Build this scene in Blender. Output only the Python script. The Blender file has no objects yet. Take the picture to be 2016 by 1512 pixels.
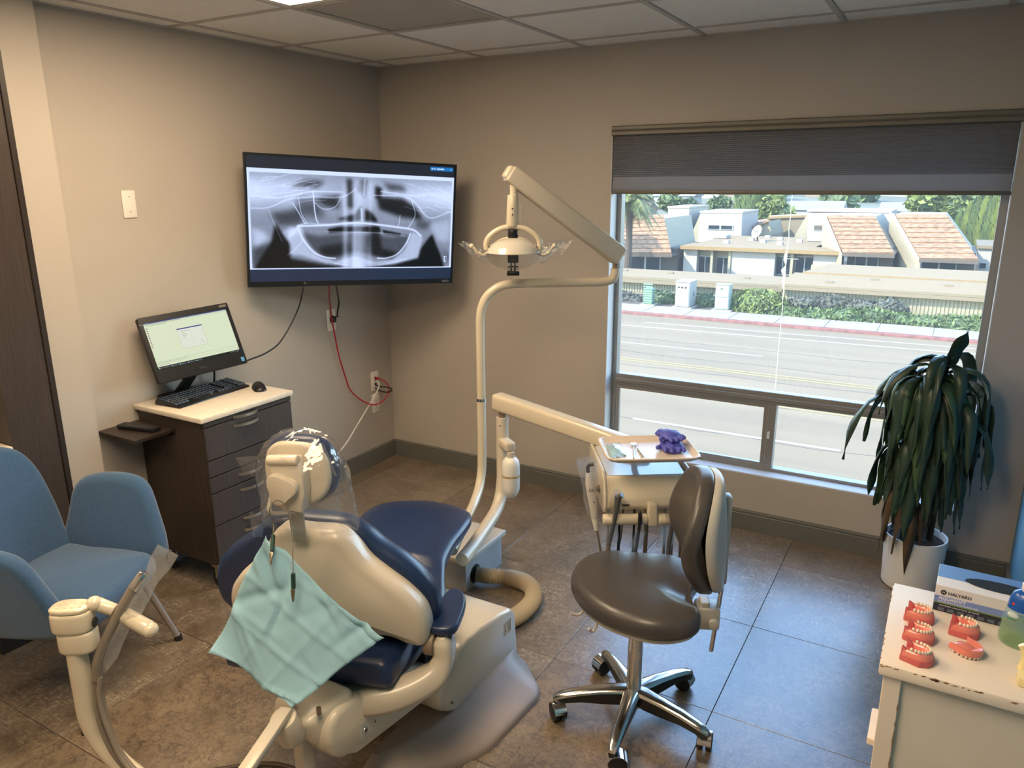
import bpy, bmesh, math, random
import numpy as np
from mathutils import Vector, Matrix, noise
V = Vector
PI = math.pi
rnd = random.Random(7)
SC = bpy.context.scene
COL = SC.collection

# ------------------------------------------------------------------ camera
cam_d = bpy.data.cameras.new('camera'); cam_d.sensor_width = 36.0; cam_d.lens = 26.538; cam_d.clip_end = 2000; cam_d.clip_start = .02
cam = bpy.data.objects.new('camera', cam_d); COL.objects.link(cam)
cam.matrix_world = Matrix(((0.86622, -0.1254, 0.48367, 3.10258), (0.49964, 0.22587, -0.83627, -3.78217), (-0.00437, 0.96605, 0.25831, 1.77587), (0, 0, 0, 1)))
SC.camera = cam

# ------------------------------------------------------------------ world, sun, exposure
SC.view_settings.view_transform = 'Standard'; SC.view_settings.look = 'None'
SC.view_settings.exposure = 0.0; SC.view_settings.gamma = 1.0; SC.view_settings.use_curve_mapping = False
world = bpy.data.worlds.new('sky'); SC.world = world; world.use_nodes = True
_n = world.node_tree.nodes; _l = world.node_tree.links
_sky = _n.new('ShaderNodeTexSky'); _sky.sky_type = 'NISHITA'; _sky.sun_disc = False
_sky.sun_elevation = math.radians(42); _sky.sun_rotation = math.radians(215); _sky.air_density = 1.3; _sky.dust_density = .25; _sky.ozone_density = 3.0
_l.new(_sky.outputs[0], _n['Background'].inputs[0]); _n['Background'].inputs[1].default_value = 1.6
sun_d = bpy.data.lights.new('sun', 'SUN'); sun_d.energy = 15.0; sun_d.angle = math.radians(.6); sun_d.color = (1.0, .90, .74)
sun = bpy.data.objects.new('sun', sun_d); COL.objects.link(sun)
sun.rotation_euler = V((.52, .62, -.60)).to_track_quat('-Z', 'Y').to_euler(); sun.location = (-20, -30, 30)
SC.cycles.max_bounces = 8; SC.cycles.diffuse_bounces = 5; SC.cycles.glossy_bounces = 4
SC.cycles.transparent_max_bounces = 24; SC.cycles.transmission_bounces = 6
SC.cycles.caustics_reflective = False; SC.cycles.caustics_refractive = False
SC.cycles.sample_clamp_indirect = 3.0
try:
    SC.cycles.use_denoising = True; SC.cycles.denoiser = 'OPENIMAGEDENOISE'
except Exception:
    pass

# ------------------------------------------------------------------ helpers
def lin(c):
    return tuple(((x/255)/12.92 if x/255 <= .04045 else (((x/255)+.055)/1.055)**2.4) for x in c)

MATS = {}
def mat(name, col, rough=.5, metal=0.0, var=.05, scale=9.0, bump=0.0, bscale=60.0, spec=.5, coat=0.0, sheen=0.0, sub=0.0, stretch=None, emit=0.0):
    if name in MATS: return MATS[name]
    m = bpy.data.materials.new(name); m.use_nodes = True
    nt = m.node_tree; b = nt.nodes['Principled BSDF']
    c = lin(col)
    tc = nt.nodes.new('ShaderNodeTexCoord')
    src = tc.outputs['Object']
    if stretch:
        mp = nt.nodes.new('ShaderNodeMapping'); mp.inputs['Scale'].default_value = stretch
        nt.links.new(src, mp.inputs[0]); src = mp.outputs[0]
    no = nt.nodes.new('ShaderNodeTexNoise'); no.inputs['Scale'].default_value = scale; no.inputs['Detail'].default_value = 4
    nt.links.new(src, no.inputs['Vector'])
    rp = nt.nodes.new('ShaderNodeValToRGB')
    rp.color_ramp.elements[0].position = .3; rp.color_ramp.elements[1].position = .7
    rp.color_ramp.elements[0].color = (*[x*(1-var) for x in c], 1); rp.color_ramp.elements[1].color = (*[min(1, x*(1+var)) for x in c], 1)
    nt.links.new(no.outputs[0], rp.inputs[0]); nt.links.new(rp.outputs[0], b.inputs['Base Color'])
    b.inputs['Roughness'].default_value = rough; b.inputs['Metallic'].default_value = metal
    b.inputs['Specular IOR Level'].default_value = spec
    b.inputs['Coat Weight'].default_value = coat; b.inputs['Coat Roughness'].default_value = .08
    b.inputs['Sheen Weight'].default_value = sheen
    if sub: b.inputs['Subsurface Weight'].default_value = sub; b.inputs['Subsurface Radius'].default_value = (.01, .006, .004)
    if bump:
        n2 = nt.nodes.new('ShaderNodeTexNoise'); n2.inputs['Scale'].default_value = bscale; n2.inputs['Detail'].default_value = 3
        nt.links.new(src, n2.inputs['Vector'])
        bp = nt.nodes.new('ShaderNodeBump'); bp.inputs['Strength'].default_value = bump; bp.inputs['Distance'].default_value = .004
        nt.links.new(n2.outputs[0], bp.inputs['Height']); nt.links.new(bp.outputs[0], b.inputs['Normal'])
    if emit:
        nt.links.new(rp.outputs[0], b.inputs['Emission Color']); b.inputs['Emission Strength'].default_value = emit
    MATS[name] = m
    return m

def clear_mat(name, tint=(1, 1, 1), haze=.04, rough=.06, gloss=.12, hazecol=(.9, .9, .9), bump=0.0, bscale=30):
    """thin clear film or pane: mostly see-through, a little scatter, a reflection that grows at grazing angles"""
    if name in MATS: return MATS[name]
    m = bpy.data.materials.new(name); m.use_nodes = True; nt = m.node_tree; nt.nodes.clear()
    out = nt.nodes.new('ShaderNodeOutputMaterial')
    tr = nt.nodes.new('ShaderNodeBsdfTransparent'); tr.inputs[0].default_value = (*tint, 1)
    di = nt.nodes.new('ShaderNodeBsdfTranslucent'); di.inputs[0].default_value = (*hazecol, 1)
    gl = nt.nodes.new('ShaderNodeBsdfGlossy'); gl.inputs['Roughness'].default_value = rough
    lw = nt.nodes.new('ShaderNodeLayerWeight'); lw.inputs['Blend'].default_value = .5
    pw = nt.nodes.new('ShaderNodeMath'); pw.operation = 'POWER'; pw.inputs[1].default_value = 4.0; nt.links.new(lw.outputs['Facing'], pw.inputs[0])
    mx = nt.nodes.new('ShaderNodeMixShader'); mx.inputs[0].default_value = haze
    mm = nt.nodes.new('ShaderNodeMath'); mm.operation = 'MULTIPLY_ADD'; mm.inputs[1].default_value = min(.6, gloss*6); mm.inputs[2].default_value = gloss*.6; mm.use_clamp = True
    m2 = nt.nodes.new('ShaderNodeMixShader')
    if bump:
        tc = nt.nodes.new('ShaderNodeTexCoord'); no = nt.nodes.new('ShaderNodeTexNoise'); no.inputs['Scale'].default_value = bscale
        bp = nt.nodes.new('ShaderNodeBump'); bp.inputs['Strength'].default_value = bump; bp.inputs['Distance'].default_value = .01
        nt.links.new(tc.outputs['Object'], no.inputs['Vector']); nt.links.new(no.outputs[0], bp.inputs['Height'])
        nt.links.new(bp.outputs[0], gl.inputs['Normal']); nt.links.new(bp.outputs[0], lw.inputs['Normal'])
    nt.links.new(tr.outputs[0], mx.inputs[1]); nt.links.new(di.outputs[0], mx.inputs[2])
    nt.links.new(pw.outputs[0], mm.inputs[0]); nt.links.new(mm.outputs[0], m2.inputs[0])
    nt.links.new(mx.outputs[0], m2.inputs[1]); nt.links.new(gl.outputs[0], m2.inputs[2])
    nt.links.new(m2.outputs[0], out.inputs[0])
    MATS[name] = m
    return m

def emit_mat(name, col, strength):
    m = bpy.data.materials.new(name); m.use_nodes = True; nt = m.node_tree; b = nt.nodes['Principled BSDF']
    b.inputs['Base Color'].default_value = (*lin(col), 1); b.inputs['Emission Color'].default_value = (*lin(col), 1)
    b.inputs['Emission Strength'].default_value = strength; b.inputs['Roughness'].default_value = .3
    MATS[name] = m
    return m

def spl(pts, n=8, closed=False):
    """smooth curve through points (Catmull-Rom)"""
    P = [V(p) for p in pts]; out = []
    m = len(P)
    rng = range(m) if closed else range(m-1)
    for i in rng:
        p1, p2 = P[i], P[(i+1) % m]
        p0 = P[(i-1) % m] if closed or i > 0 else p1*2-p2
        p3 = P[(i+2) % m] if closed or i < m-2 else p2*2-p1
        for k in range(n):
            t = k/n
            out.append(.5*((2*p1)+(p2-p0)*t+(2*p0-5*p1+4*p2-p3)*t*t+(3*p1-p0-3*p2+p3)*t**3))
    if not closed: out.append(P[-1].copy())
    return out

def frame(z, up=(0, 0, 1)):
    """3 axes with the third along z"""
    z = V(z).normalized(); u = V(up)
    if abs(z.dot(u)) > .98: u = V((1, 0, 0))
    x = u.cross(z).normalized(); y = z.cross(x)
    return x, y, z

class MB:
    def __init__(s): s.bm = bmesh.new()
    def face(s, vs):
        try: return s.bm.faces.new(vs)
        except ValueError: return None
    def hexa(s, P, bevel=0, seg=2):
        """8 corners: bottom loop then top loop"""
        v = [s.bm.verts.new(p) for p in P]
        fs = [s.face([v[i] for i in q]) for q in ((3, 2, 1, 0), (4, 5, 6, 7), (0, 1, 5, 4), (1, 2, 6, 5), (2, 3, 7, 6), (3, 0, 4, 7))]
        if bevel: s.bev(fs, bevel, seg)
        return s
    def bev(s, fs, w, seg=2):
        es = list({e for f in fs if f for e in f.edges})
        bmesh.ops.bevel(s.bm, geom=es, offset=w, segments=seg, profile=.5, affect='EDGES', clamp_overlap=True)
    def box(s, c, d, ax=None, bevel=0, seg=2):
        """centre, full size, optional axes"""
        X, Y, Z = [V(a) for a in ax] if ax else (V((1, 0, 0)), V((0, 1, 0)), V((0, 0, 1)))
        c = V(c); x, y, z = X*d[0]/2, Y*d[1]/2, Z*d[2]/2
        return s.hexa([c-x-y-z, c+x-y-z, c+x+y-z, c-x+y-z, c-x-y+z, c+x-y+z, c+x+y+z, c-x+y+z], bevel, seg)
    def bb(s, a, b, bevel=0, seg=2):
        """axis box from corner a to corner b"""
        a, b = V(a), V(b)
        return s.box((a+b)/2, (abs(b.x-a.x), abs(b.y-a.y), abs(b.z-a.z)), None, bevel, seg)
    def prism(s, pts, d, bevel=0, seg=2):
        d = V(d); a = [s.bm.verts.new(p) for p in pts]; b = [s.bm.verts.new(V(p)+d) for p in pts]; n = len(a)
        fs = [s.face(a[::-1]), s.face(b)]+[s.face([a[i], a[(i+1) % n], b[(i+1) % n], b[i]]) for i in range(n)]
        if bevel: s.bev(fs, bevel, seg)
        return s
    def loft(s, rings, caps=(True, True), closed=False):
        R = [[s.bm.verts.new(p) for p in r] for r in rings]; n = len(R[0])
        for a, b in zip(R, R[1:]):
            for i in range(n): s.face([a[i], a[(i+1) % n], b[(i+1) % n], b[i]])
        if closed:
            a, b = R[-1], R[0]
            for i in range(n): s.face([a[i], a[(i+1) % n], b[(i+1) % n], b[i]])
        else:
            if caps[0]: s.face(R[0][::-1])
            if caps[1]: s.face(R[-1])
        return s
    def tube(s, path, r, n=12, caps=True, up=(0, 0, 1), flat=1.0, closed=False):
        P = [V(p) for p in path]; m = len(P)
        rr = r if isinstance(r, (list, tuple)) else [r]*m
        rings = []; x = None
        for i, p in enumerate(P):
            if closed: t = P[(i+1) % m]-P[i-1]
            else: t = (P[min(i+1, m-1)]-P[max(i-1, 0)])
            if t.length < 1e-9: t = V((0, 0, 1))
            t.normalize()
            if x is None: x, y, _ = frame(t, up)
            x = (x-t*x.dot(t))
            if x.length < 1e-6: x = frame(t, up)[0]
            x.normalize(); y = t.cross(x)
            rings.append([p+(x*math.cos(a)+y*math.sin(a)*flat)*rr[i] for a in (2*PI*k/n for k in range(n))])
        return s.loft(rings, (caps, caps), closed)
    def cyl(s, a, b, r, r2=None, n=20, bevel=0):
        a, b = V(a), V(b); r2 = r if r2 is None else r2
        if bevel:
            d = (b-a).normalized()*bevel
            return s.tube([a, a+d*.3, a+d, b-d, b-d*.3, b], [r-bevel, r-bevel*.3, r, r2, r2-bevel*.3, r2-bevel], n)
        return s.tube([a, b], [r, r2], n)
    def lathe(s, prof, o=(0, 0, 0), ax=(0, 0, 1), n=28, up=(0, 1, 0), sx=1.0, sy=1.0):
        x, y, z = frame(ax, up); o = V(o)
        return s.loft([[o+z*h+(x*math.cos(2*PI*k/n)*sx+y*math.sin(2*PI*k/n)*sy)*max(r, 1e-5) for k in range(n)] for r, h in prof])
    def ell(s, c, r, ax=None, n=16, m=10):
        X, Y, Z = [V(a) for a in ax] if ax else (V((1, 0, 0)), V((0, 1, 0)), V((0, 0, 1)))
        c = V(c); rings = []
        for j in range(m+1):
            t = -PI/2+PI*j/m; ct = max(math.cos(t), 1e-3)
            rings.append([c+X*r[0]*ct*math.cos(2*PI*k/n)+Y*r[1]*ct*math.sin(2*PI*k/n)+Z*r[2]*math.sin(t) for k in range(n)])
        return s.loft(rings)
    def grid(s, f, nu, nv, thick=0):
        """surface f(u,v), u,v in 0..1"""
        G = [[s.bm.verts.new(f(i/nu, j/nv)) for j in range(nv+1)] for i in range(nu+1)]
        for i in range(nu):
            for j in range(nv): s.face([G[i][j], G[i+1][j], G[i+1][j+1], G[i][j+1]])
        return s
    def pad(s, outline, fmap, thick, er=.02, bulge=.02, n_in=7, back=True, er_back=None):
        """cushion: closed 2-d outline, rounded rim, crowned top; fmap(u,v,w) places it"""
        O = [V((p[0], p[1], 0)) for p in outline]; n = len(O)
        c = sum(O, V((0, 0, 0)))/n; eb = er if er_back is None else er_back
        def inset(d):
            r = []
            for i in range(n):
                t = (O[(i+1) % n]-O[i-1]).normalized(); nr = V((t.y, -t.x, 0))
                if nr.dot(O[i]-c) < 0 and n < 8: nr = -nr
                r.append(O[i]-nr*d)
            return r
        area = sum(O[i].x*O[(i+1) % n].y-O[(i+1) % n].x*O[i].y for i in range(n))
        if area < 0: O.reverse()
        rings = []
        if back:
            for k in range(5):
                a = PI/2*k/4
                rings.append([(p, eb*(1-math.sin(a))) for p in inset(eb*(1-math.cos(PI/2-(PI/2-a))) if False else eb*(1-math.sin(a)))])
            rings = [[(p, eb-eb*math.cos(PI/2*(1-k/4))) for p in inset(eb*(1-math.sin(PI/2*k/4)))] for k in range(5)]
            rings = [[(p, eb*(1-math.sin(PI/2*k/4))) for p in inset(eb*(1-math.cos(PI/2*k/4)))] for k in range(4, -1, -1)]
        else:
            rings = [[(p, 0) for p in O]]
        for k in range(6):
            a = PI/2*k/5
            rings.append([(p, thick-er+er*math.sin(a)) for p in inset(er*(1-math.cos(a)))])
        top = inset(er)
        for k in range(1, n_in+1):
            q = k/n_in; sc = 1-q
            rings.append([(c+(p-c)*max(sc, .002), thick+bulge*(1-sc*sc)) for p in top])
        s.loft([[fmap(p.x, p.y, w) for p, w in r] for r in rings])
        return s

def obj(name, mb, m=None, parent=None, smooth=35, sub=0, solid=0, kind=None, label=None, bevel=0):
    bm = mb.bm
    bmesh.ops.recalc_face_normals(bm, faces=bm.faces)
    me = bpy.data.meshes.new(name); bm.to_mesh(me); bm.free()
    if m is not None: me.materials.append(m)
    if smooth:
        for p in me.polygons: p.use_smooth = True
        me.set_sharp_from_angle(angle=math.radians(smooth))
    o = bpy.data.objects.new(name, me); COL.objects.link(o)
    if parent is not None: attach(o, parent)
    if solid:
        md = o.modifiers.new('solid', 'SOLIDIFY'); md.thickness = solid; md.offset = 0
    if sub:
        md = o.modifiers.new('sub', 'SUBSURF'); md.levels = sub; md.render_levels = sub
    if kind: o['kind'] = kind
    if label: o['label'] = label
    return o

def wloc(o):
    l = V(o.location)
    if o.parent: l = l+wloc(o.parent)
    return l
def attach(o, parent):
    o.parent = parent; o.location = V(o.location)-wloc(parent)   # only translations are used on parents

def thing(name, label, cat, loc, group=None):
    o = bpy.data.objects.new(name, None); o.empty_display_size = .05; COL.objects.link(o); o.location = loc
    return tag(o, label, cat, group)
def tag(o, label, cat, group=None, kind=None):
    o['label'] = label; o['category'] = cat
    if group: o['group'] = group
    if kind: o['kind'] = kind
    return o
def inst(o, loc=None, parent=None, name=None):
    c = o.copy(); COL.objects.link(c); c.parent = None
    if loc is not None: c.location = loc
    if parent is not None: attach(c, parent)
    return c
def text(name, body, o, X, Y, size, m, parent, depth=.0004, align='CENTER', bold=0.0):
    """flat lettering as a mesh lying on the plane o, X, Y"""
    cu = bpy.data.curves.new(name, 'FONT'); cu.body = body; cu.size = size; cu.align_x = align; cu.align_y = 'CENTER'; cu.extrude = depth; cu.offset = bold; cu.resolution_u = 3
    t = bpy.data.objects.new(name+'_tmp', cu)
    me = bpy.data.meshes.new_from_object(t); bpy.data.objects.remove(t)
    X = V(X).normalized(); Y = V(Y).normalized(); Z = X.cross(Y); o = V(o)
    for v in me.vertices: v.co = o+X*v.co.x+Y*v.co.y+Z*v.co.z
    me.materials.clear(); me.materials.append(m); me.name = name
    ob = bpy.data.objects.new(name, me); COL.objects.link(ob)
    attach(ob, parent)
    return ob

# ------------------------------------------------------------------ interior lamps are built with their fixtures; materials of the room
H = 2.4353
WALL = mat('wall_paint', (182, 174, 164), .62, var=.02, scale=3, bump=.05, bscale=220)
WALLB = mat('wall_paint_blue', (92, 148, 186), .6, var=.02, scale=3, bump=.05, bscale=220)
CEIL = mat('ceiling_tile_board', (246, 243, 237), .9, var=.03, scale=30, bump=.25, bscale=300)
GRID = mat('ceiling_grid_paint', (196, 190, 184), .6, var=.02)
BASE = mat('baseboard_paint', (104, 104, 98), .45, var=.03)
ALU = mat('window_aluminium', (150, 148, 144), .4, metal=.35, var=.03)
SILL = mat('sill_paint', (206, 204, 202), .5, var=.02)
DARKWOOD = mat('dark_wood_laminate', (60, 50, 44), .45, var=.22, scale=14, stretch=(9, 9, .5), bump=.05, bscale=60)
DARKWOOD_H = mat('dark_wood_drawer', (62, 54, 50), .45, var=.2, scale=14, stretch=(9, 9, .5), bump=.05, bscale=60)
DARKEDGE = mat('dark_edge_band', (44, 36, 31), .4, var=.1)
GAP = mat('dark_joint', (22, 20, 19), .8, var=.1)

def floor_material():
    m = bpy.data.materials.new('vinyl_floor_tile'); m.use_nodes = True; nt = m.node_tree; N = nt.nodes; L = nt.links; b = N['Principled BSDF']
    tc = N.new('ShaderNodeTexCoord'); oi = N.new('ShaderNodeObjectInfo')
    ad = N.new('ShaderNodeVectorMath'); ad.operation = 'ADD'; L.new(tc.outputs['Object'], ad.inputs[0])
    sc = N.new('ShaderNodeVectorMath'); sc.operation = 'SCALE'; sc.inputs['Scale'].default_value = 3.7; L.new(oi.outputs['Location'], sc.inputs[0]); L.new(sc.outputs[0], ad.inputs[1])
    co = ad.outputs[0]
    def noise_(scale, detail=4, vec=None, rough=.6, dist=0):
        n = N.new('ShaderNodeTexNoise'); n.inputs['Scale'].default_value = scale; n.inputs['Detail'].default_value = detail; n.inputs['Roughness'].default_value = rough; n.inputs['Distortion'].default_value = dist
        L.new(vec or co, n.inputs['Vector']); return n.outputs[0]
    def mth(op, a, b_=None, v=None, clamp=False):
        k = N.new('ShaderNodeMath'); k.operation = op; k.use_clamp = clamp
        if isinstance(a, (int, float)): k.inputs[0].default_value = a
        else: L.new(a, k.inputs[0])
        if b_ is not None: L.new(b_, k.inputs[1])
        if v is not None: k.inputs[1].default_value = v
        return k.outputs[0]
    def rng(v, a, b_, lo=0, hi=1):
        k = N.new('ShaderNodeMapRange'); k.inputs[1].default_value = a; k.inputs[2].default_value = b_; k.inputs[3].default_value = lo; k.inputs[4].default_value = hi; L.new(v, k.inputs[0]); return k.outputs[0]
    # crackle veins
    wv = N.new('ShaderNodeTexNoise'); wv.inputs['Scale'].default_value = 20; wv.inputs['Detail'].default_value = 6; wv.inputs['Roughness'].default_value = .65; L.new(co, wv.inputs['Vector'])
    sub = N.new('ShaderNodeVectorMath'); sub.operation = 'MULTIPLY_ADD'; sub.inputs[1].default_value = (.14, .14, .0); L.new(wv.outputs['Color'], sub.inputs[0]); L.new(co, sub.inputs[2])
    vo = N.new('ShaderNodeTexVoronoi'); vo.feature = 'DISTANCE_TO_EDGE'; vo.inputs['Scale'].default_value = 30; L.new(sub.outputs[0], vo.inputs['Vector'])
    vein = rng(vo.outputs['Distance'], .0, .105, 1, 0)
    vein = mth('MULTIPLY', vein, rng(noise_(13), .34, .48))
    # woven streaks along both directions
    def streak(sx, sy):
        mp = N.new('ShaderNodeMapping'); mp.inputs['Scale'].default_value = (sx, sy, 1); L.new(co, mp.inputs[0])
        return rng(noise_(1.0, 2, mp.outputs[0]), .49, .64)
    st = mth('MULTIPLY', mth('MAXIMUM', streak(14, 230), streak(230, 14)), rng(noise_(7, 3), .36, .52))
    st = mth('MULTIPLY', st, rng(noise_(60, 2), .35, .6))
    # each tile mixes the two prints in its own share
    w = rng(oi.outputs['Random'], .35, .65); pat = rng(noise_(2.2, 2), .4, .6)
    w2 = mth('ADD', mth('MULTIPLY', w, v=.75), mth('MULTIPLY', pat, v=.25))
    vein = mth('MULTIPLY', vein, rng(w2, 0, 1, .2, 1)); st = mth('MULTIPLY', st, rng(w2, 0, 1, 1, .1))
    base = N.new('ShaderNodeValToRGB'); base.color_ramp.elements[0].color = (*lin((90, 77, 62)), 1); base.color_ramp.elements[1].color = (*lin((140, 121, 97)), 1)
    base.color_ramp.elements[0].position = .3; base.color_ramp.elements[1].position = .72
    L.new(noise_(5, 6, rough=.7), base.inputs[0])
    br = N.new('ShaderNodeMix'); br.data_type = 'RGBA'; br.blend_type = 'MULTIPLY'; br.inputs[0].default_value = 1
    tone = N.new('ShaderNodeCombineColor'); tv = rng(oi.outputs['Random'], 0, 1, .86, 1.12)
    for i in range(3): L.new(tv, tone.inputs[i])
    L.new(base.outputs[0], br.inputs[6]); L.new(tone.outputs[0], br.inputs[7])
    m1 = N.new('ShaderNodeMix'); m1.data_type = 'RGBA'; L.new(mth('MULTIPLY', vein, v=.85), m1.inputs[0]); L.new(br.outputs[2], m1.inputs[6]); m1.inputs[7].default_value = (*lin((46, 38, 32)), 1)
    m2 = N.new('ShaderNodeMix'); m2.data_type = 'RGBA'; L.new(mth('MULTIPLY', st, v=.9, clamp=True), m2.inputs[0]); L.new(m1.outputs[2], m2.inputs[6]); m2.inputs[7].default_value = (*lin((196, 184, 166)), 1)
    L.new(m2.outputs[2], b.inputs['Base Color'])
    L.new(rng(noise_(40), .3, .7, .30, .40), b.inputs['Roughness']); b.inputs['Specular IOR Level'].default_value = .9; b.inputs['Coat Weight'].default_value = 1.0; b.inputs['Coat Roughness'].default_value = .30; b.inputs['Coat IOR'].default_value = 1.65
    bp = N.new('ShaderNodeBump'); bp.inputs['Strength'].default_value = .12; bp.inputs['Distance'].default_value = .002
    L.new(mth('SUBTRACT', st, vein), bp.inputs['Height']); L.new(bp.outputs[0], b.inputs['Normal'])
    return m

# floor with its tiles
RX0, RX1, RY0, RY1 = 0.0, 3.5, -5.2, 0.0
floor = obj('floor', MB().bb((-.2, -5.4, -.25), (3.7, .16, -.004)), GAP, kind='structure')
FT = floor_material()
TP, TQ = .612, .5965
tile_cache = {}
xs = [RX0]+[2.58-TP*k for k in range(4, -2, -1) if 0.02 < 2.58-TP*k < 3.49]+[RX1]
ys = [RY0]+[-.31-TQ*k for k in range(0, 9) if -.31-TQ*k > RY0+.03]+[RY1+0]
ys = sorted(set(ys))
for i in range(len(xs)-1):
    for j in range(len(ys)-1):
        w, d = xs[i+1]-xs[i]-.0022, ys[j+1]-ys[j]-.0022
        k = (round(w, 3), round(d, 3)); loc = V(((xs[i]+xs[i+1])/2, (ys[j]+ys[j+1])/2, 0))
        if k not in tile_cache:
            t = obj('floor_tile', MB().box((0, 0, -.002), (w, d, .004), None, .0008, 1), FT, smooth=0); tile_cache[k] = t; t.location = loc; attach(t, floor)
        else: inst(tile_cache[k], loc, floor)

# walls
WX0, WX1, WZ0, WZ1 = 1.515, 3.285, .300, 2.052
wl = obj('wall_left', MB().bb((-.16, -5.4, -.25), (0, .16, 2.9)), WALL, kind='structure', smooth=0)
wr = obj('wall_right', MB().bb((3.5, -5.4, -.25), (3.66, .16, 2.9)), WALLB, kind='structure', smooth=0)
obj('wall_back', MB().bb((-.16, -5.4, -.25), (3.66, -5.2, 2.9)), WALL, kind='structure', smooth=0)
b = MB()
b.bb((0, 0, -.25), (WX0, .16, 2.9)).bb((WX1, 0, -.25), (3.5, .16, 2.9)).bb((WX0, 0, -.25), (WX1, .16, WZ0)).bb((WX0, 0, WZ1), (WX1, .16, 2.9))
obj('wall_window', b, WALL, kind='structure', smooth=0)
# short partition stub on the left, with the end panel of the dark joinery beside it
obj('wall_partition', MB().bb((0, -2.2, 0), (.1, -2.05, H+.02)), WALL, kind='structure', smooth=0)

def board(name, p0, p1, nrm, parent=None):
    p0, p1, nrm = V(p0), V(p1), V(nrm)
    prof = [(0, .0), (.013, 0), (.013, .088), (.011, .091), (.011, .094), (.014, .097), (.014, .103), (.009, .108), (0, .109)]
    return obj(name, MB().prism([p0+nrm*a+V((0, 0, z)) for a, z in prof], p1-p0), BASE, kind='structure', smooth=20)
board('baseboard_left', (0, -2.05, 0), (0, 0, 0), (1, 0, 0))
board('baseboard_window', (0, 0, 0), (3.5, 0, 0), (0, -1, 0))
board('baseboard_right', (3.5, -5.2, 0), (3.5, -.0, 0), (-1, 0, 0))

# ceiling: board tiles laid in a visible bar grid
ceil = obj('ceiling', MB().bb((-.16, -5.4, 2.62), (3.66, .16, 2.8)), GAP, kind='structure', smooth=0)
T = .6096
gx = [0]+[.137+T*k for k in range(6)]+[3.5]
gy = [0]+[-.2-.6112*k for k in range(9)]
gy = [g for g in gy if g > -5.2]+[-5.2]
bw = .012
for x in gx[1:-1]:
    obj('grid_bar', MB().bb((x-bw, -5.2, H-.001), (x+bw, 0, H+.03)), GRID, ceil, smooth=0)
for y in gy[1:-1]:
    obj('grid_bar', MB().bb((0, y-bw, H-.0005), (3.5, y+bw, H+.0295)), GRID, ceil, smooth=0)
for x in (0.006, 3.494): obj('grid_bar', MB().bb((x-.006, -5.2, H-.001), (x+.006, 0, H+.03)), GRID, ceil, smooth=0)
obj('grid_bar', MB().bb((0, -.012, H-.001), (3.5, 0, H+.03)), GRID, ceil, smooth=0)
LIGHTS = {(2, 3), (2, 4), (4, 5), (4, 6), (1, 7)}
cc = {}
for i in range(len(gx)-1):
    for j in range(len(gy)-1):
        if (i, j) in LIGHTS or (i, j) == (2, 2): continue
        x0, x1, y1, y0 = gx[i]+bw, gx[i+1]-bw, gy[j]-bw, gy[j+1]+bw
        if x1-x0 < .02 or y1-y0 < .02: continue
        k = (round(x1-x0, 3), round(y1-y0, 3)); loc = V(((x0+x1)/2, (y0+y1)/2, H))
        if k not in cc:
            t = obj('ceiling_tile', MB().box((0, 0, .014), (x1-x0, y1-y0, .02), None, .003, 1), CEIL, smooth=0); cc[k] = t; t.location = loc; attach(t, ceil)
        else: inst(cc[k], loc, ceil)

# ceiling lamps (prismatic lens lit by its lamp) and the air return
LENS = emit_mat('lamp_lens', (255, 227, 190), 22.5)
WHITE_M = mat('white_enamel', (232, 228, 220), .4, var=.02)
def troffer(cells, label):
    i0, j0 = cells[0]; j1 = cells[-1][1]
    x0, x1, y1, y0 = gx[i0]+bw, gx[i0+1]-bw, gy[j0]-bw, gy[j1+1]+bw
    t = thing('ceiling_light', label, 'ceiling light', ((x0+x1)/2, (y0+y1)/2, H))
    b = MB()
    for a, c in (((x0, y0), (x0+.02, y1)), ((x1-.02, y0), (x1, y1)), ((x0+.02, y0), (x1-.02, y0+.02)), ((x0+.02, y1-.02), (x1-.02, y1))): b.bb((*a, H+.001), (*c, H+.02))
    b.bb((x0+.02, y0+.02, H+.075), (x1-.02, y1-.02, H+.09))
    obj('frame', b, WHITE_M, t, smooth=0)
    obj('lens', MB().bb((x0+.02, y0+.02, H+.004), (x1-.02, y1-.02, H+.009)), LENS, t, smooth=0)
troffer([(2, 3), (2, 4)], 'glowing rectangular ceiling light set beside the air grille')
troffer([(4, 5), (4, 6)], 'second ceiling light further back toward the room entrance')
troffer([(1, 7)], 'square ceiling light at the rear left of the room')
VENT = mat('vent_paint', (176, 172, 160), .6, var=.06, scale=5)
i, j = 2, 2; x0, x1, y1, y0 = gx[i]+bw, gx[i+1]-bw, gy[j]-bw, gy[j+1]+bw
t = thing('ceiling_vent', 'square grey perforated air grille in the ceiling grid', 'vent', ((x0+x1)/2, (y0+y1)/2, H))
obj('perforated_face', MB().bb((x0+.03, y0+.03, H+.003), (x1-.03, y1-.03, H+.006)), VENT, t, smooth=0)
b = MB()
for a, c in (((x0, y0), (x0+.03, y1)), ((x1-.03, y0), (x1, y1)), ((x0+.03, y0), (x1-.03, y0+.03)), ((x0+.03, y1-.03), (x1-.03, y1))): b.bb((*a, H-.002), (*c, H+.012))
obj('frame', b, VENT, t, smooth=0)
obj('duct', MB().bb((x0+.04, y0+.04, H+.05), (x1-.04, y1-.04, H+.06)), GAP, t, smooth=0)

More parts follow.
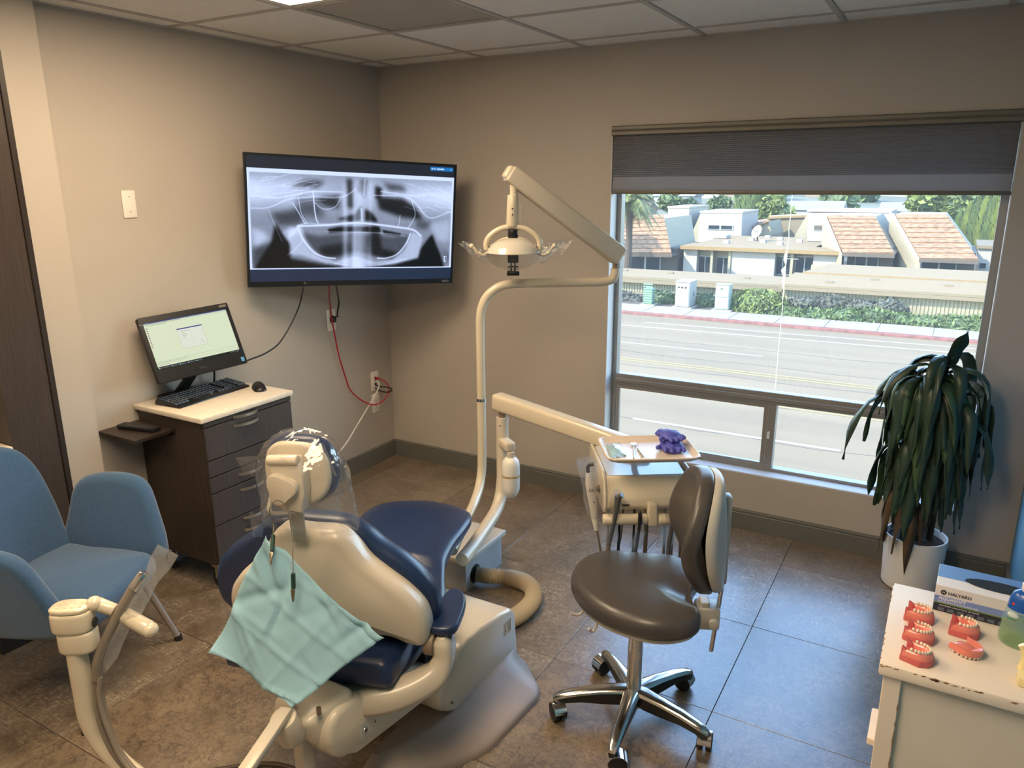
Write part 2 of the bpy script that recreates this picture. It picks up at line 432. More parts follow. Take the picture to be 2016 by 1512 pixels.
# ------------------------------------------------------------------ window
GLASS = clear_mat('window_glass', (.97, .985, .985), haze=.018, gloss=.04, rough=.0, hazecol=(.95, .97, 1))
win = obj('window_1', MB().bb((WX0, .085, WZ0), (WX0+.03, .135, WZ1)).bb((WX1-.035, .085, WZ0), (WX1, .135, WZ1)).bb((WX0+.03, .085, WZ0), (WX1-.035, .135, WZ0+.028)).bb((WX0+.03, .085, WZ1-.04), (WX1-.035, .135, WZ1)), ALU, kind='structure', smooth=0)
b = MB(); b.bb((WX0+.03, .08, .672), (WX1-.035, .135, .735), .003, 1).bb((WX0+.03, .068, .69), (WX1-.035, .08, .712), .003, 1)
obj('transom_rail', b, ALU, win, smooth=0)
b = MB(); b.bb((2.385, .08, WZ0+.028), (2.425, .135, .672), .003, 1)
obj('mullion', b, ALU, win, smooth=0)
b = MB(); x0, x1, z0, z1 = WX0+.03, 2.385, WZ0+.028, .672
b.bb((x0, .088, z0), (x0+.022, .108, z1)).bb((x1-.022, .088, z0), (x1, .108, z1)).bb((x0+.022, .088, z0), (x1-.022, .108, z0+.022)).bb((x0+.022, .088, z1-.022), (x1-.022, .108, z1))
sash = obj('sliding_sash', b, ALU, win, smooth=0)
obj('pane', MB().bb((x0+.02, .096, z0+.02), (x1-.02, .1, z1-.02)), GLASS, sash, smooth=0)
b = MB(); b.bb((2.392, .07, .49), (2.404, .08, .53), .003, 1); obj('latch', b, WHITE_M, sash)
obj('pane', MB().bb((WX0+.03, .108, .735), (WX1-.035, .112, WZ1-.04)), GLASS, win, smooth=0)
obj('pane', MB().bb((2.425, .118, WZ0+.028), (WX1-.035, .122, .672)), GLASS, win, smooth=0)
obj('sill', MB().bb((WX0, -.0, WZ0-.0), (WX1, .085, WZ0+.012), .003, 2), SILL, win)
b = MB(); b.bb((WX0-.0005, .0, WZ0+.012), (WX0+.004, .085, WZ1)); b.bb((WX1-.004, .0, WZ0+.012), (WX1+.0005, .085, WZ1)); b.bb((WX0+.004, .0, WZ1-.004), (WX1-.004, .085, WZ1+.0005))
obj('jamb_lining', b, SILL, win, smooth=0)
# torn seam of film that runs down the upper pane
FILM = clear_mat('yellowed_seam', (.9, .85, .7), haze=.8, gloss=.02, rough=.3, hazecol=(1, .93, .72))
b = MB(); X0 = 2.405
pts = [(X0+.0012*math.sin(k*1.7)+.0008*math.sin(k*5), 1.72-k*.0245) for k in range(41)]
def seamw(k): return .0016+(.012 if k in (12, 13) else .02 if k in (15,) else .009 if k in (16, 17, 18) else 0)
L_ = [V((x-seamw(k)*1.0, .1035, z)) for k, (x, z) in enumerate(pts)]; R_ = [V((x+.0016, .1035, z)) for k, (x, z) in enumerate(pts)]
b.prism(L_+R_[::-1], (0, .0012, 0)); b.bb((X0, .1035, 1.408), (X0+.055, .1045, 1.411))
obj('seam_strip', b, FILM, win, smooth=0)

# cellular shade
SHADE = mat('shade_fabric', (156, 154, 154), .85, var=.03, scale=200)
nt = SHADE.node_tree; tl = nt.nodes.new('ShaderNodeBsdfTranslucent'); tl.inputs[0].default_value = (.5, .5, .52, 1); mx = nt.nodes.new('ShaderNodeMixShader'); mx.inputs[0].default_value = .34
nt.links.new(nt.nodes['Principled BSDF'].outputs[0], mx.inputs[1]); nt.links.new(tl.outputs[0], mx.inputs[2]); nt.links.new(mx.outputs[0], nt.nodes['Material Output'].inputs[0])
RAIL = mat('shade_rail', (112, 108, 98), .45, metal=.2, var=.04)
sh = thing('window_shade', 'grey pleated cellular shade pulled partly down over the window top', 'window shade', (2.4, .03, 2.05))
x0, x1 = WX0+.008, WX1-.006
prof = [(-.012, 2.002), (-.018, 2.006), (-.018, 2.02), (-.014, 2.026), (-.018, 2.032), (-.018, 2.045), (-.012, 2.05), (.05, 2.05), (.05, 2.002)]
obj('head_rail', MB().prism([(x0-.004, y, z) for y, z in prof], (x1-x0+.008, 0, 0)), RAIL, sh, smooth=20)
n = 22; zt, zb = 2.002, 1.80; fr = []; bk = []
for k in range(n+1):
    z = zt-(zt-zb)*k/n
    fr.append((.0+0.006, z)); bk.append((.034, z))
    if k < n: z2 = z-(zt-zb)/n/2; fr.append((-.004, z2)); bk.append((.044, z2))
fr += [(.0, 1.788), (-.008, 1.765), (-.008, 1.745), (-.004, 1.732)]; bk += [(.036, 1.788), (.044, 1.765), (.044, 1.745), (.04, 1.732)]
obj('pleated_fabric', MB().prism([(x0+.004, y, z) for y, z in fr+bk[::-1]], (x1-x0-.008, 0, 0)), SHADE, sh, smooth=0)
obj('bottom_rail', MB().bb((x0, -.008, 1.714), (x1, .042, 1.732), .004, 2), RAIL, sh)
for x in (1.87, 2.66):
    obj('clip', MB().bb((x-.02, -.013, 1.712), (x+.02, -.007, 1.724), .002, 1), RAIL, sh)

# ------------------------------------------------------------------ outside: street, carports, townhouses, hill
GZ = -4.4
OUT = .25   # dims the bright street view through colour: all outdoor base colours scaled down
def omat(name, col, *a, **k):
    return mat(name, tuple(255*((x*OUT*12.92) if x*OUT <= .0031308 else (1.055*(x*OUT)**(1/2.4)-.055)) for x in lin(col)), *a, **k)
ASPH = omat('asphalt', (184, 158, 118), .9, var=.12, scale=.6, stretch=(.25, 1.6, 1), bump=.2, bscale=40)
CONC = omat('sidewalk_concrete', (214, 202, 178), .9, var=.06, scale=2)
REDC = omat('red_curb_paint', (178, 116, 108), .8, var=.34, scale=3.5)
LINEW = omat('road_line_white', (236, 232, 226), .8, var=.05)
LINEY = omat('road_line_yellow', (216, 190, 112), .8, var=.08)
SOIL = omat('bed_soil', (130, 110, 86), .95, var=.15, scale=3)
STUCCO = omat('stucco_white', (236, 228, 214), .9, var=.05, scale=2.2)
CREAM = omat('stucco_cream', (218, 206, 172), .9, var=.05, scale=2)
CORR = omat('corrugated_cream', (224, 212, 172), .8, var=.04, scale=1)
TANROOF = omat('tan_gravel_roof', (196, 164, 112), .95, var=.14, scale=9)
TANFAS = omat('tan_fascia', (178, 160, 126), .8, var=.05)
SHINGLE = omat('brown_shingles', (206, 160, 118), .9, var=.42, scale=3.2, stretch=(1, .8, 3))
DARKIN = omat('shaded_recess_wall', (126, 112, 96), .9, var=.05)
GLASSD = omat('far_window_glass', (70, 80, 88), .12, var=.15, scale=1.2, spec=.8)
FRAMEW = omat('far_white_frame', (230, 228, 222), .6, var=.02)
LEAF1 = omat('leaf_green', (124, 150, 76), .7, var=.35, scale=1.2)
LEAF2 = omat('leaf_bright_green', (152, 170, 74), .7, var=.35, scale=1.0)
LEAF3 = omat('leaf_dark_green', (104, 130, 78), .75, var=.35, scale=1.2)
LEAF4 = omat('leaf_grey_green', (122, 124, 104), .8, var=.3, scale=1.2)
LEAFY = omat('palm_leaf', (142, 150, 66), .6, var=.3, scale=.8)
BARK = omat('bark', (104, 88, 72), .9, var=.2, scale=5)
MINT = omat('mint_box_paint', (150, 196, 164), .6, var=.03)
PALEBOX = omat('white_box_paint', (226, 226, 220), .55, var=.03)
PALEG = omat('pale_green_box_paint', (200, 218, 206), .55, var=.05, scale=1.4)

gnd = obj('ground_outside', MB().bb((-120, 1.5, GZ-1.2), (120, 200, GZ-1.0)), SOIL, kind='structure', smooth=0)
road = obj('road', MB().bb((-70, 1.2, GZ-.2), (60, 30.25, GZ)), ASPH, kind='structure', smooth=0)
def stripe(y, x0, x1, w, m, z=GZ+.004, slope=0.0):
    obj('lane_line', MB().prism([(x0, y+slope*(x0), z), (x1, y+slope*x1, z), (x1, y+w+slope*x1, z), (x0, y+w+slope*x0, z)], (0, 0, .004)), m, road, smooth=0)
stripe(27.78, -60, 50, .16, LINEW, slope=.05)
stripe(28.9, -8.6, 50, .13, LINEW, slope=.05)
for x in np.arange(-60, 50, 10.6): stripe(23.98, x-.9, x+4.6, .13, LINEW, slope=.015)
stripe(21.0, -60, 50, .12, LINEY); stripe(21.3, -60, 50, .12, LINEY)
stripe(17.65, -60, 50, .12, LINEY); stripe(17.95, -60, 50, .12, LINEY)
for x in np.arange(-63, 50, 7.4): stripe(14.6, x, x+5.2, .13, LINEW)
# tar-sealed cracks in the asphalt
TAR = omat('tar_seal', (112, 107, 104), .8, var=.1)
for s in range(9):
    r_ = random.Random(s); y = 4.5+s*2.6+r_.uniform(-.6, .6); P_ = []
    x = -14.0
    while x < 9:
        P_.append((x, y+r_.uniform(-.14, .14), GZ+.002)); x += r_.uniform(.5, 1.4)
    w = .018+.002*s
    obj('tar_crack', MB().prism([V(p) for p in P_]+[V(p)+V((0, w, 0)) for p in P_[::-1]], (0, 0, .002)), TAR, road, smooth=0)

side = obj('sidewalk', MB().bb((-70, 30.45, GZ-.2), (60, 32.5, GZ+.12)), CONC, kind='structure', smooth=0)
for k in range(22):
    x = -32+k*2.05
    obj('slab', MB().bb((x, 30.47, GZ+.12), (x+2.03, 32.46, GZ+.142), .01, 1), CONC, side, smooth=0)
curb = obj('curb', MB().bb((-70, 30.25, GZ-.1), (60, 30.46, GZ+.13), .03, 2), REDC, kind='structure', smooth=0)
obj('planting_bed', MB().bb((-70, 32.5, GZ-.2), (60, 36, GZ+.12)), SOIL, kind='structure', smooth=0)

def leaves(mb, c, r, n, size, rr, shell=.55, up=0):
    c = V(c)
    for _ in range(n):
        d = V((rr.gauss(0, 1), rr.gauss(0, 1), rr.gauss(0, 1))).normalized(); q = rr.uniform(shell, 1.0)
        p = c+V((d.x*r[0], d.y*r[1], d.z*r[2]))*q
        a = V((rr.uniform(-1, 1), rr.uniform(-1, 1), rr.uniform(-.6, 1)+up)).normalized(); b_ = a.cross(V((rr.uniform(-1, 1), rr.uniform(-1, 1), rr.uniform(-1, 1)))).normalized()
        s = size*rr.uniform(.6, 1.3)
        vs = [mb.bm.verts.new(x) for x in (p-a*s, p+b_*s*.45, p+a*s, p-b_*s*.45)]
        mb.face(vs)
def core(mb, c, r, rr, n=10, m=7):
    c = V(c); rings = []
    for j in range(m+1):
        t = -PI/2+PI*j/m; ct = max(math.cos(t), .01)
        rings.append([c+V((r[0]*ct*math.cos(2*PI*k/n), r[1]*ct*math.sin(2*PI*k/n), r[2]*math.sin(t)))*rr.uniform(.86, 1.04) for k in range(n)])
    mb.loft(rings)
def fin(name, mb, m, parent=None, **k):
    bm = mb.bm; me = bpy.data.meshes.new(name); bm.to_mesh(me); bm.free(); me.materials.append(m)
    o = bpy.data.objects.new(name, me); COL.objects.link(o)
    if parent is not None: attach(o, parent)
    if name == 'foliage': o['kind'] = 'stuff'
    return o

# roadside shrubs and hedge
def shrub(name, blobs, m, label, cat, size=.16, dens=500, seed=1, group=None, mcore=None):
    rr = random.Random(seed); b = MB(); f = MB()
    for c, r in blobs: core(b, c, [x*.86 for x in r], rr); leaves(f, c, r, int(dens*r[0]*max(r[2], .4)), size, rr, .82, up=.4)
    lo = min((c[2]-r[2]) for c, r in blobs)
    t = thing(name, label, cat, (blobs[0][0][0], blobs[0][0][1], GZ+.12), group)
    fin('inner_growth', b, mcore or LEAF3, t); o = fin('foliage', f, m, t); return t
hz = GZ+.1
def at(x, y, z): return (x, y, z)
shrub('round_shrub', [((-4.794,33.6,-4.015), (1.5, 1.1, .78)), ((-5.705,33.4,-4.206), (.9, .8, .5))], LEAF2, 'big round bright green bush behind the pale green utility cabinet', 'bush', .13, 1300, 3, mcore=LEAF1)
shrub('ivy_hedge', [((x, 33.2+.2*math.sin(x), hz+.05), (1.25, .75, .40+.12*math.sin(x*1.3+2)+(.06 if x > 0 else 0))) for x in np.arange(-5.2, 7, 1.1)], LEAF1, 'long low dark green ivy hedge along the sidewalk under the carport wall', 'hedge', .12, 1300, 4)
shrub('grey_shrub', [((x, 33.9, hz+.5), (.9, .5, .36+.1*math.sin(x*3))) for x in (-2.6, -1.5, -.2, .9)], LEAF4, 'grey woody shrub rising behind the ivy hedge', 'bush', .12, 900, 5, mcore=LEAF4)
shrub('woody_shrub', [((-11.793,33.8,-4.405), (.8, .7, .6)), ((-11.105,33.8,-4.436), (.6, .6, .45))], LEAF4, 'dry grey shrub left of the mint green box', 'bush', .12, 1000, 6, mcore=LEAF4)
shrub('small_shrub', [((-9.617,33.9,-4.207), (.95, .7, .55)), ((-10.093,34.0,-4.201), (.6, .6, .5))], LEAF1, 'small green shrub between the mint box and the tall white cabinet', 'bush', .12, 1000, 7)
shrub('leafy_shrub', [((-7.406,33.9,-4.176), (.75, .7, .55))], LEAF1, 'small green shrub between the two tall utility cabinets', 'bush', .12, 1000, 8)

# utility cabinets
def cabinet_box(name, px0, px1, top, m, label, dy, extra):
    (x0, y0, z0), (x1, _, _) = px0, px1
    t = thing(name, label, 'utility box', ((x0+x1)/2, y0+dy/2, GZ+.12))
    obj('pad', MB().bb((x0-.15, y0-.1, GZ+.1), (x1+.15, y0+dy+.15, GZ+.2), .02, 1), CONC, t)
    obj('housing', MB().bb((x0, y0, GZ+.2), (x1, y0+dy, top), .03, 1), m, t)
    extra(t, x0, x1, y0, dy, top)
    return t
def ex_mint(t, x0, x1, y0, dy, top):
    for k in range(8): obj('louvre', MB().bb((x0-.02, y0-.03, GZ+.33+k*.12), (x1+.02, y0+.02, GZ+.39+k*.12), .008, 1), MINT, t)
def ex_white(t, x0, x1, y0, dy, top):
    obj('cap', MB().bb((x0-.03, y0-.03, top), (x1+.03, y0+dy+.03, top+.05), .015, 1), PALEBOX, t)
    obj('door', MB().bb((x0+.05, y0-.02, GZ+.3), (x1-.05, y0+.02, top-.1), .008, 1), PALEBOX, t)
    obj('side_vent', MB().bb((x1-.01, y0+dy*.55, top-.75), (x1+.012, y0+dy*.62, top-.5)), GAP, t)
    for k in range(3): obj('notice', MB().bb((x0+.12+k*.17, y0-.028, top-.28), (x0+.22+k*.17, y0-.018, top-.2)), GLASSD, t)
def ex_pale(t, x0, x1, y0, dy, top):
    obj('cap', MB().bb((x0-.02, y0-.02, top), (x1+.02, y0+dy+.02, top+.03), .01, 1), PALEG, t)
    obj('door', MB().bb((x0+.04, y0-.02, GZ+.28), (x1-.04, y0+.02, top-.62), .008, 1), PALEBOX, t)
    obj('door', MB().bb((x0+.04, y0-.02, top-.58), (x1-.04, y0+.02, top-.05), .008, 1), PALEG, t)
    obj('handle', MB().bb((x0+.25, y0-.04, top-.2), (x0+.35, y0-.02, top-.16)), GLASSD, t)
cabinet_box('utility_box', (-10.135,32.4,-4.327), (-9.679,32.4,-4.292), (-9.932,32.4,-3.413)[2], MINT, 'small mint green louvred utility box by the sidewalk', .45, ex_mint)
cabinet_box('utility_cabinet', (-8.462,32.3,-4.262), (-7.744,32.3,-4.256), (-8.222,32.3,-2.992)[2], PALEBOX, 'tall white utility cabinet with dark side vent by the sidewalk', 1.15, ex_white)
cabinet_box('utility_cabinet', (-6.522,32.4,-4.25), (-5.841,32.4,-4.221), (-6.263,32.4,-3.007)[2], PALEG, 'tall pale green utility cabinet next to the round bush', .5, ex_pale)

# carports
def corrugated(mb, x0, x1, y, z0, z1, pitch=.16, dep=.035):
    n = int((x1-x0)/pitch); top = []; 
    for k in range(n+1):
        x = x0+k*pitch
        top += [V((x, y, z0)), V((x+pitch*.62, y, z0)), V((x+pitch*.68, y+dep, z0)), V((x+pitch*.94, y+dep, z0))]
    a = [mb.bm.verts.new(p) for p in top]; b_ = [mb.bm.verts.new((p.x, p.y, z1)) for p in top]
    for i in range(len(a)-1): mb.face([a[i], a[i+1], b_[i+1], b_[i]])
def carport(label, x0, x1, yf, zb, zt, yr, zr, yr2, zr2, wally, gaps, seed):
    t = thing('carport', label, 'carport', ((x0+x1)/2, yf, GZ))
    xs_ = [x0]+[g for gg in gaps for g in gg]+[x1]
    for k in range(0, len(xs_), 2):
        b = MB(); corrugated(b, xs_[k], xs_[k+1], wally, GZ+.1, zb+.3); b.bb((xs_[k], wally+.05, GZ), (xs_[k+1], wally+.1, zb+.3)); obj('corrugated_wall', b, CORR, t, smooth=0)
    for g0, g1 in gaps:
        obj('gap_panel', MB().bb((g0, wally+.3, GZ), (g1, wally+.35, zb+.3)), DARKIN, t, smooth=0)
        obj('gate_sign', MB().bb(((g0*.7+g1*.3), wally+.02, GZ+.55), ((g0*.25+g1*.75), wally+.05, GZ+1.15)), FRAMEW, t, smooth=0)
        for gx_ in (g0, g1): obj('post', MB().bb((gx_-.05, wally-.03, GZ), (gx_+.05, wally+.12, zb+.2)), TANFAS, t, smooth=0)
    h = zt-zb
    obj('fascia', MB().bb((x0-.1, yf-.06, zb), (x1+.1, yf+.1, zt-h*.45)), TANFAS, t, smooth=0)
    obj('fascia', MB().bb((x0-.1, yf-.02, zt-h*.45), (x1+.1, yf+.1, zt), .01, 1), TANFAS, t, smooth=0)
    obj('roof', MB().prism([(x0-.1, yf, zt), (x0-.1, yr, zr), (x0-.1, yr, zr-.15), (x0-.1, yf, zt-.12)], (x1-x0+.2, 0, 0)), TANROOF, t, smooth=0)
    if yr2: obj('roof', MB().prism([(x0+.3, yr-.1, zr+.06), (x0+1.0, yr2, zr2), (x0+1.0, yr2, zr2-.2), (x0+.3, yr-.1, zr-.12)], (x1-x0-.2, 0, 0)), TANROOF, t, smooth=0)
    rr = random.Random(seed)
    for k in range(7):
        q = rr.uniform(.2, .85); x = x0+(x1-x0)*(k+rr.uniform(.2, .8))/7
        y = yf+(yr-yf)*q; z = zt+(zr-zt)*q
        obj('roof_vent', MB().bb((x-.16, y-.1, z), (x+.16, y+.1, z+.09)), TANFAS, t, smooth=0)
    obj('back_wall', MB().bb((x0, yr2 or yr, GZ), (x1, (yr2 or yr)+.2, (zr2 if yr2 else zr)-.1)), CREAM, t, smooth=0)
carport('near tan roofed carport with cream corrugated wall on the right', (-3.897,34.6,-3.463)[0], 16, 34.6, (-3.387,34.6,-3.33)[2], (-3.413,34.6,-3.037)[2], 38.5, (-4.129,38.5,-2.909)[2], 43, (-4.665,43.0,-2.834)[2], 34.95, [((0.685,35.0,-3.798)[0], (1.084,35.0,-3.768)[0])], 1)
carport('further tan roofed carport with cream corrugated wall on the left', -32, (-4.337,36.6,-3.741)[0], 36.6, (-7.883,36.6,-3.731)[2], (-7.906,36.6,-3.379)[2], 41.5, (-9.273,41.5,-3.52)[2], None, 0, 37.0, [], 2)

# townhouses
def far_window(parent, px0, px1, y, split=1, frame=True):
    (x0, _, z1), (x1, _, z0) = px0, px1
    f = obj('window', MB().bb((x0, y-.07, z0), (x1, y+.05, z1)), FRAMEW if frame else DARKIN, parent, smooth=0)
    w = (x1-x0)/split
    for k in range(split): obj('pane', MB().bb((x0+k*w+w*.07, y-.09, z0+.06), (x0+(k+1)*w-w*.07, y-.06, z1-.06)), GLASSD, f, smooth=0)
def front(name, pts, d, m, parent): return obj(name, MB().prism(pts, d), m, parent, smooth=0)

lh = thing('townhouse', 'low flat roofed townhouse row with white stucco bays and tall windows', 'townhouse', (-8, 50, GZ))
X0, X1, RZ = (-13.915,48.0,-3.055)[0]+.25, (-3.124,49.0,-2.692)[0]-.1, (-8.223,50.0,-2.638)[2]
obj('wall', MB().bb((X0, 50.6, GZ-1), (X1, 52.2, RZ-.1)), CREAM, lh, smooth=0)
obj('flat_roof', MB().bb((X0-.1, 49.4, RZ-.25), (X1, 52.4, RZ)).bb((X0+.3, 52.4, RZ-.25), (X1-1.9, 61.5, RZ)), TANROOF, lh, smooth=0)
for a, c in (((X0+.02, 50, (-14.476,50.0,-2.91)[2]), (-12.64,50.0,-4.861)), ((-10.249,50.0,-2.749), (-7.259,50.0,-4.557)), ((-4.842,50.0,-2.71), (X1-.02, 50, 0))):
    obj('stucco_bay', MB().bb((a[0], 49.9, GZ-1), (c[0], 51, a[2]-.02), .03, 1), STUCCO, lh, smooth=0)
for a in ((-11.572,50.0,-3.19), (-10.327,50.0,-3.138), (-6.17,50.0,-2.965)):
    obj('pillar', MB().bb((a[0]-.09, 49.8, GZ-1), (a[0]+.09, 50.7, RZ-.2)), CREAM, lh, smooth=0)
far_window(lh, (-12.707,50.55,-3.39), (-11.727,50.55,-4.868), 50.55, 2); far_window(lh, (-11.384,50.55,-3.405), (-10.424,50.55,-4.795), 50.55, 2)
far_window(lh, (-7.418,50.55,-3.165), (-6.304,50.55,-4.458), 50.55, 2); far_window(lh, (-6.023,50.55,-3.139), (-4.875,50.55,-4.31), 50.55, 2)
for k, u in enumerate((1395, 1430, 1448, 1470, 1490, 1520, 1545, 1590, 1610)):
    x = X0+(X1-X0)*(u-1322)/342; y = 53+(k*7 % 5)*1.6
    obj('roof_vent', MB().bb((x-.2, y-.2, RZ), (x+.2, y+.2, RZ+.22)), FRAMEW, lh, smooth=0)
for a in ((-13.059,58.0,-2.648), (-5.928,58.0,-2.461)): obj('skylight', MB().bb((a[0]-.55, 57.2, RZ), (a[0]+.55, 58.4, RZ+.3), .05, 1), FRAMEW, lh, smooth=0)
dish = thing('satellite_dish', 'white satellite dish on the flat townhouse roof', 'satellite dish', ((-9.826,56.0,-2.154)[0], 56, RZ))
c0 = V((-9.878,56.0,-1.966)); ax = V((-.5, -.7, .35)).normalized()
obj('reflector', MB().lathe([(.0, 0), (.25, .03), (.48, .13), (.5, .14), (.48, .16), (.25, .06), (.0, .03)], c0, ax, 18), FRAMEW, dish)
obj('mast', MB().cyl((c0.x, c0.y, RZ), (c0.x, c0.y, c0.z), .05), GLASSD, dish); obj('feed_arm', MB().cyl(c0, c0+ax*.5, .025), GLASSD, dish)

def tower(label, face, y, depth, win, slant=None, split=2):
    t = thing('roof_tower', label, 'building', (face[0][0], y, RZ))
    front('wall', face, (0, depth, 0), STUCCO, t)
    zt_ = max(p[2] for p in face); xs_ = [p[0] for p in face if abs(p[2]-zt_) < .3]
    obj('parapet', MB().bb((min(xs_)-.06, y-.06, zt_-.04), (max(xs_)+.06, y+depth, zt_+.1)), STUCCO, t, smooth=0)
    if slant: front('side_wall', slant, (0, depth, 0), CREAM, t)  # cream tone carries the different light on the slanted side
    if win: far_window(t, win[0], win[1], y, split)
    return t
tower('white roof tower at the left with one small window', [(-19.041,62.0,-0.455), (-17.13,62.0,-0.432), (-17.1,62.0,-3.335), (-18.753,62.0,-3.391)], 62, 6, ((-18.823,62.0,-2.024), (-17.923,62.0,-2.484)), None, 1)
tower('white roof tower with a long double window and sloping side', [(-16.125,62.0,-0.846), (-12.591,62.0,-0.791), (-12.495,62.0,-3.264), (-16.238,62.0,-3.393)], 62, 6, ((-15.402,62.0,-1.815), (-13.25,62.0,-2.229)), [(-16.137,62.05,-0.89), (-16.253,62.05,-3.397), (-16.929,62.05,-3.42), (-16.834,62.05,-2.718)])
tower('wide white roof tower behind the middle shingled roof', [(-7.556,63.0,-0.749), (-1.436,63.0,-0.617), (-1.147,63.0,-3.808), (-7.331,63.0,-4.065)], 63, 6, ((-7.0,63.0,-1.672), (-6.061,63.0,-2.135)), [(-7.56,63.05,-0.792), (-7.415,63.05,-3.244), (-8.533,63.05,-3.283), (-8.394,63.05,-2.572)], 1)
t = thing('small_gable', 'small brown gabled roof between the white towers', 'building', ((-12.127,66.0,-2.727)[0], 66, RZ))
front('wall', [(-13.495,66.0,-2.855), (-11.21,66.0,-1.65), (-10.816,66.0,-2.777), (-10.809,66.0,-3.392), (-13.449,66.0,-3.481)], (0, 5, 0), CREAM, t)
front('roof', [(-13.52,65.7,-2.749), (-14.857,71.0,-2.141), (-12.382,71.0,-1.805), (-11.106,65.7,-1.635)], (0, 0, .15), SHINGLE, t)
t = thing('tan_block', 'plain tan building block behind the satellite dish', 'building', ((-10.671,72.0,-2.564)[0], 72, RZ))
front('wall', [(-12.409,72.0,-1.755), (-8.861,72.0,-1.548), (-8.644,72.0,-3.91), (-12.224,72.0,-4.035)], (0, 6, 0), TANFAS, t)
front('roof', [(-12.419,71.8,-1.7), (-8.834,71.8,-1.493), (-9.199,74.0,-1.399), (-12.738,74.0,-1.653)], (0, 0, .2), TANROOF, t)

def mansard(label, tl, tr, br, bl, lowz, side, wins, extra=None):
    tl, tr, br, bl = V(tl), V(tr), V(br), V(bl)
    t = thing('shingled_house', label, 'house', ((bl.x+br.x)/2, bl.y, GZ))
    nrm = (tr-tl).cross(bl-tl).normalized()
    if nrm.y < 0: nrm = -nrm
    # shingle courses, each row lapped over the one below
    R_ = 9
    for k in range(R_):
        a, c = k/R_, (k+1)/R_
        p = [tl.lerp(bl, a), tr.lerp(br, a), tr.lerp(br, c), tl.lerp(bl, c)]
        obj('shingle_course', MB().hexa([p[0]+nrm*.02, p[1]+nrm*.02, p[2]-nrm*.05, p[3]-nrm*.05, p[0]+nrm*.165, p[1]+nrm*.165, p[2]+nrm*.2, p[3]+nrm*.2]), SHINGLE, t, smooth=0)
    b = MB().prism([tl+V((.02, .3, -.1)), bl+V((.02, .5, 0)), bl+V((.02, 8, 0)), tl+V((.02, 7, -.1))], (tr.x-tl.x-.04, 0, 0)); obj('attic', b, CREAM, t, smooth=0)
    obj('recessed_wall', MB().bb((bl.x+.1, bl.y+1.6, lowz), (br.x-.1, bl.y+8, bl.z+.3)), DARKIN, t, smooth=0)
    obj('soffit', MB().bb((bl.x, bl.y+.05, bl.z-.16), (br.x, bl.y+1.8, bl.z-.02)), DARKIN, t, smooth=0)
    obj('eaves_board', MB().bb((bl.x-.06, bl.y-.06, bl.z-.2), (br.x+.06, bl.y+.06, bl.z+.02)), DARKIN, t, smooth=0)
    if side: obj('side_wall', MB().prism(side, (.35, 0, 0)), CREAM, t, smooth=0)
    for w in wins: far_window(t, w[0], w[1], bl.y+1.58, 2)
    return t
def fin_side(tl, bl, low, fwd=0.0):
    tl, bl = V(tl), V(bl); x = bl.x
    return [V((x-.36, tl.y+.2, tl.z+.12)), V((x-.36, bl.y-fwd, bl.z+.1)), V((x-.36, bl.y-fwd, low)), V((x-.36, tl.y+6, low)), V((x-.36, tl.y+6, tl.z+.12))]
tl_, bl_ = (-4.694,53.0,-0.488), (-2.944,49.0,-2.685)
mansard('middle house with a steep brown shingled roof over a glazed balcony', tl_, (-1.711,53.0,-0.472), (-0.037,49.0,-2.566), bl_, GZ-1, None, [((-2.37,50.55,-2.949), (-0.968,50.55,-3.637))])
t = thing('gable_wall', 'cream sloping wall on the left of the middle shingled roof', 'wall', (bl_[0], 49, GZ))
front('wall', [(-4.759,53.0,-0.489), (-2.998,49.0,-2.751), (-2.942,49.0,-4.206), (-4.417,53.0,-4.717)], (-.3, .5, 0), CREAM, t)
tl_, bl_ = (-0.504,53.0,-0.353), (1.479,48.0,-2.755)
mansard('right house with the largest steep brown shingled roof', tl_, (2.446,53.0,-0.306), (4.445,48.0,-2.652), bl_, GZ-1, None, [((1.532,49.55,-3.042), (3.429,49.55,-3.596))])
t = thing('gable_wall', 'cream sloping wall on the left of the right shingled roof', 'wall', (bl_[0], 48, GZ))
front('wall', [(-0.568,53.0,-0.321), (1.455,48.0,-2.787), (1.582,48.0,-3.843), (-0.279,53.0,-4.482)], (-.3, .5, 0), CREAM, t)
tl_, bl_ = (-18.993,52.0,-0.803), (-17.549,48.0,-3.168)
mansard('left house with a brown shingled roof under the palm', tl_, (-16.006,52.0,-0.564), (-13.915,48.0,-3.055), bl_, GZ-1, None, [((-17.558,49.55,-3.514), (-15.195,49.55,-4.588))])
t = thing('white_annex', 'white flat building at the far right beside the cypress row', 'building', ((5.194,52.0,-2.965)[0], 52, GZ))
front('wall', [(4.574,57.0,-2.64), (6.662,57.0,-2.629), (6.998,57.0,-5.008), (4.907,57.0,-5.137)], (0, 6, 0), STUCCO, t)
far_window(t, (4.765,57.0,-3.624), (5.211,57.0,-4.083), 57, 1)
obj('roof', MB().bb(((4.511,56.8,-2.628)[0], 56.8, (5.269,56.8,-2.599)[2]-.1), ((6.782,56.8,-2.543)[0], 63, (5.269,56.8,-2.599)[2]+.1)), TANFAS, t, smooth=0)

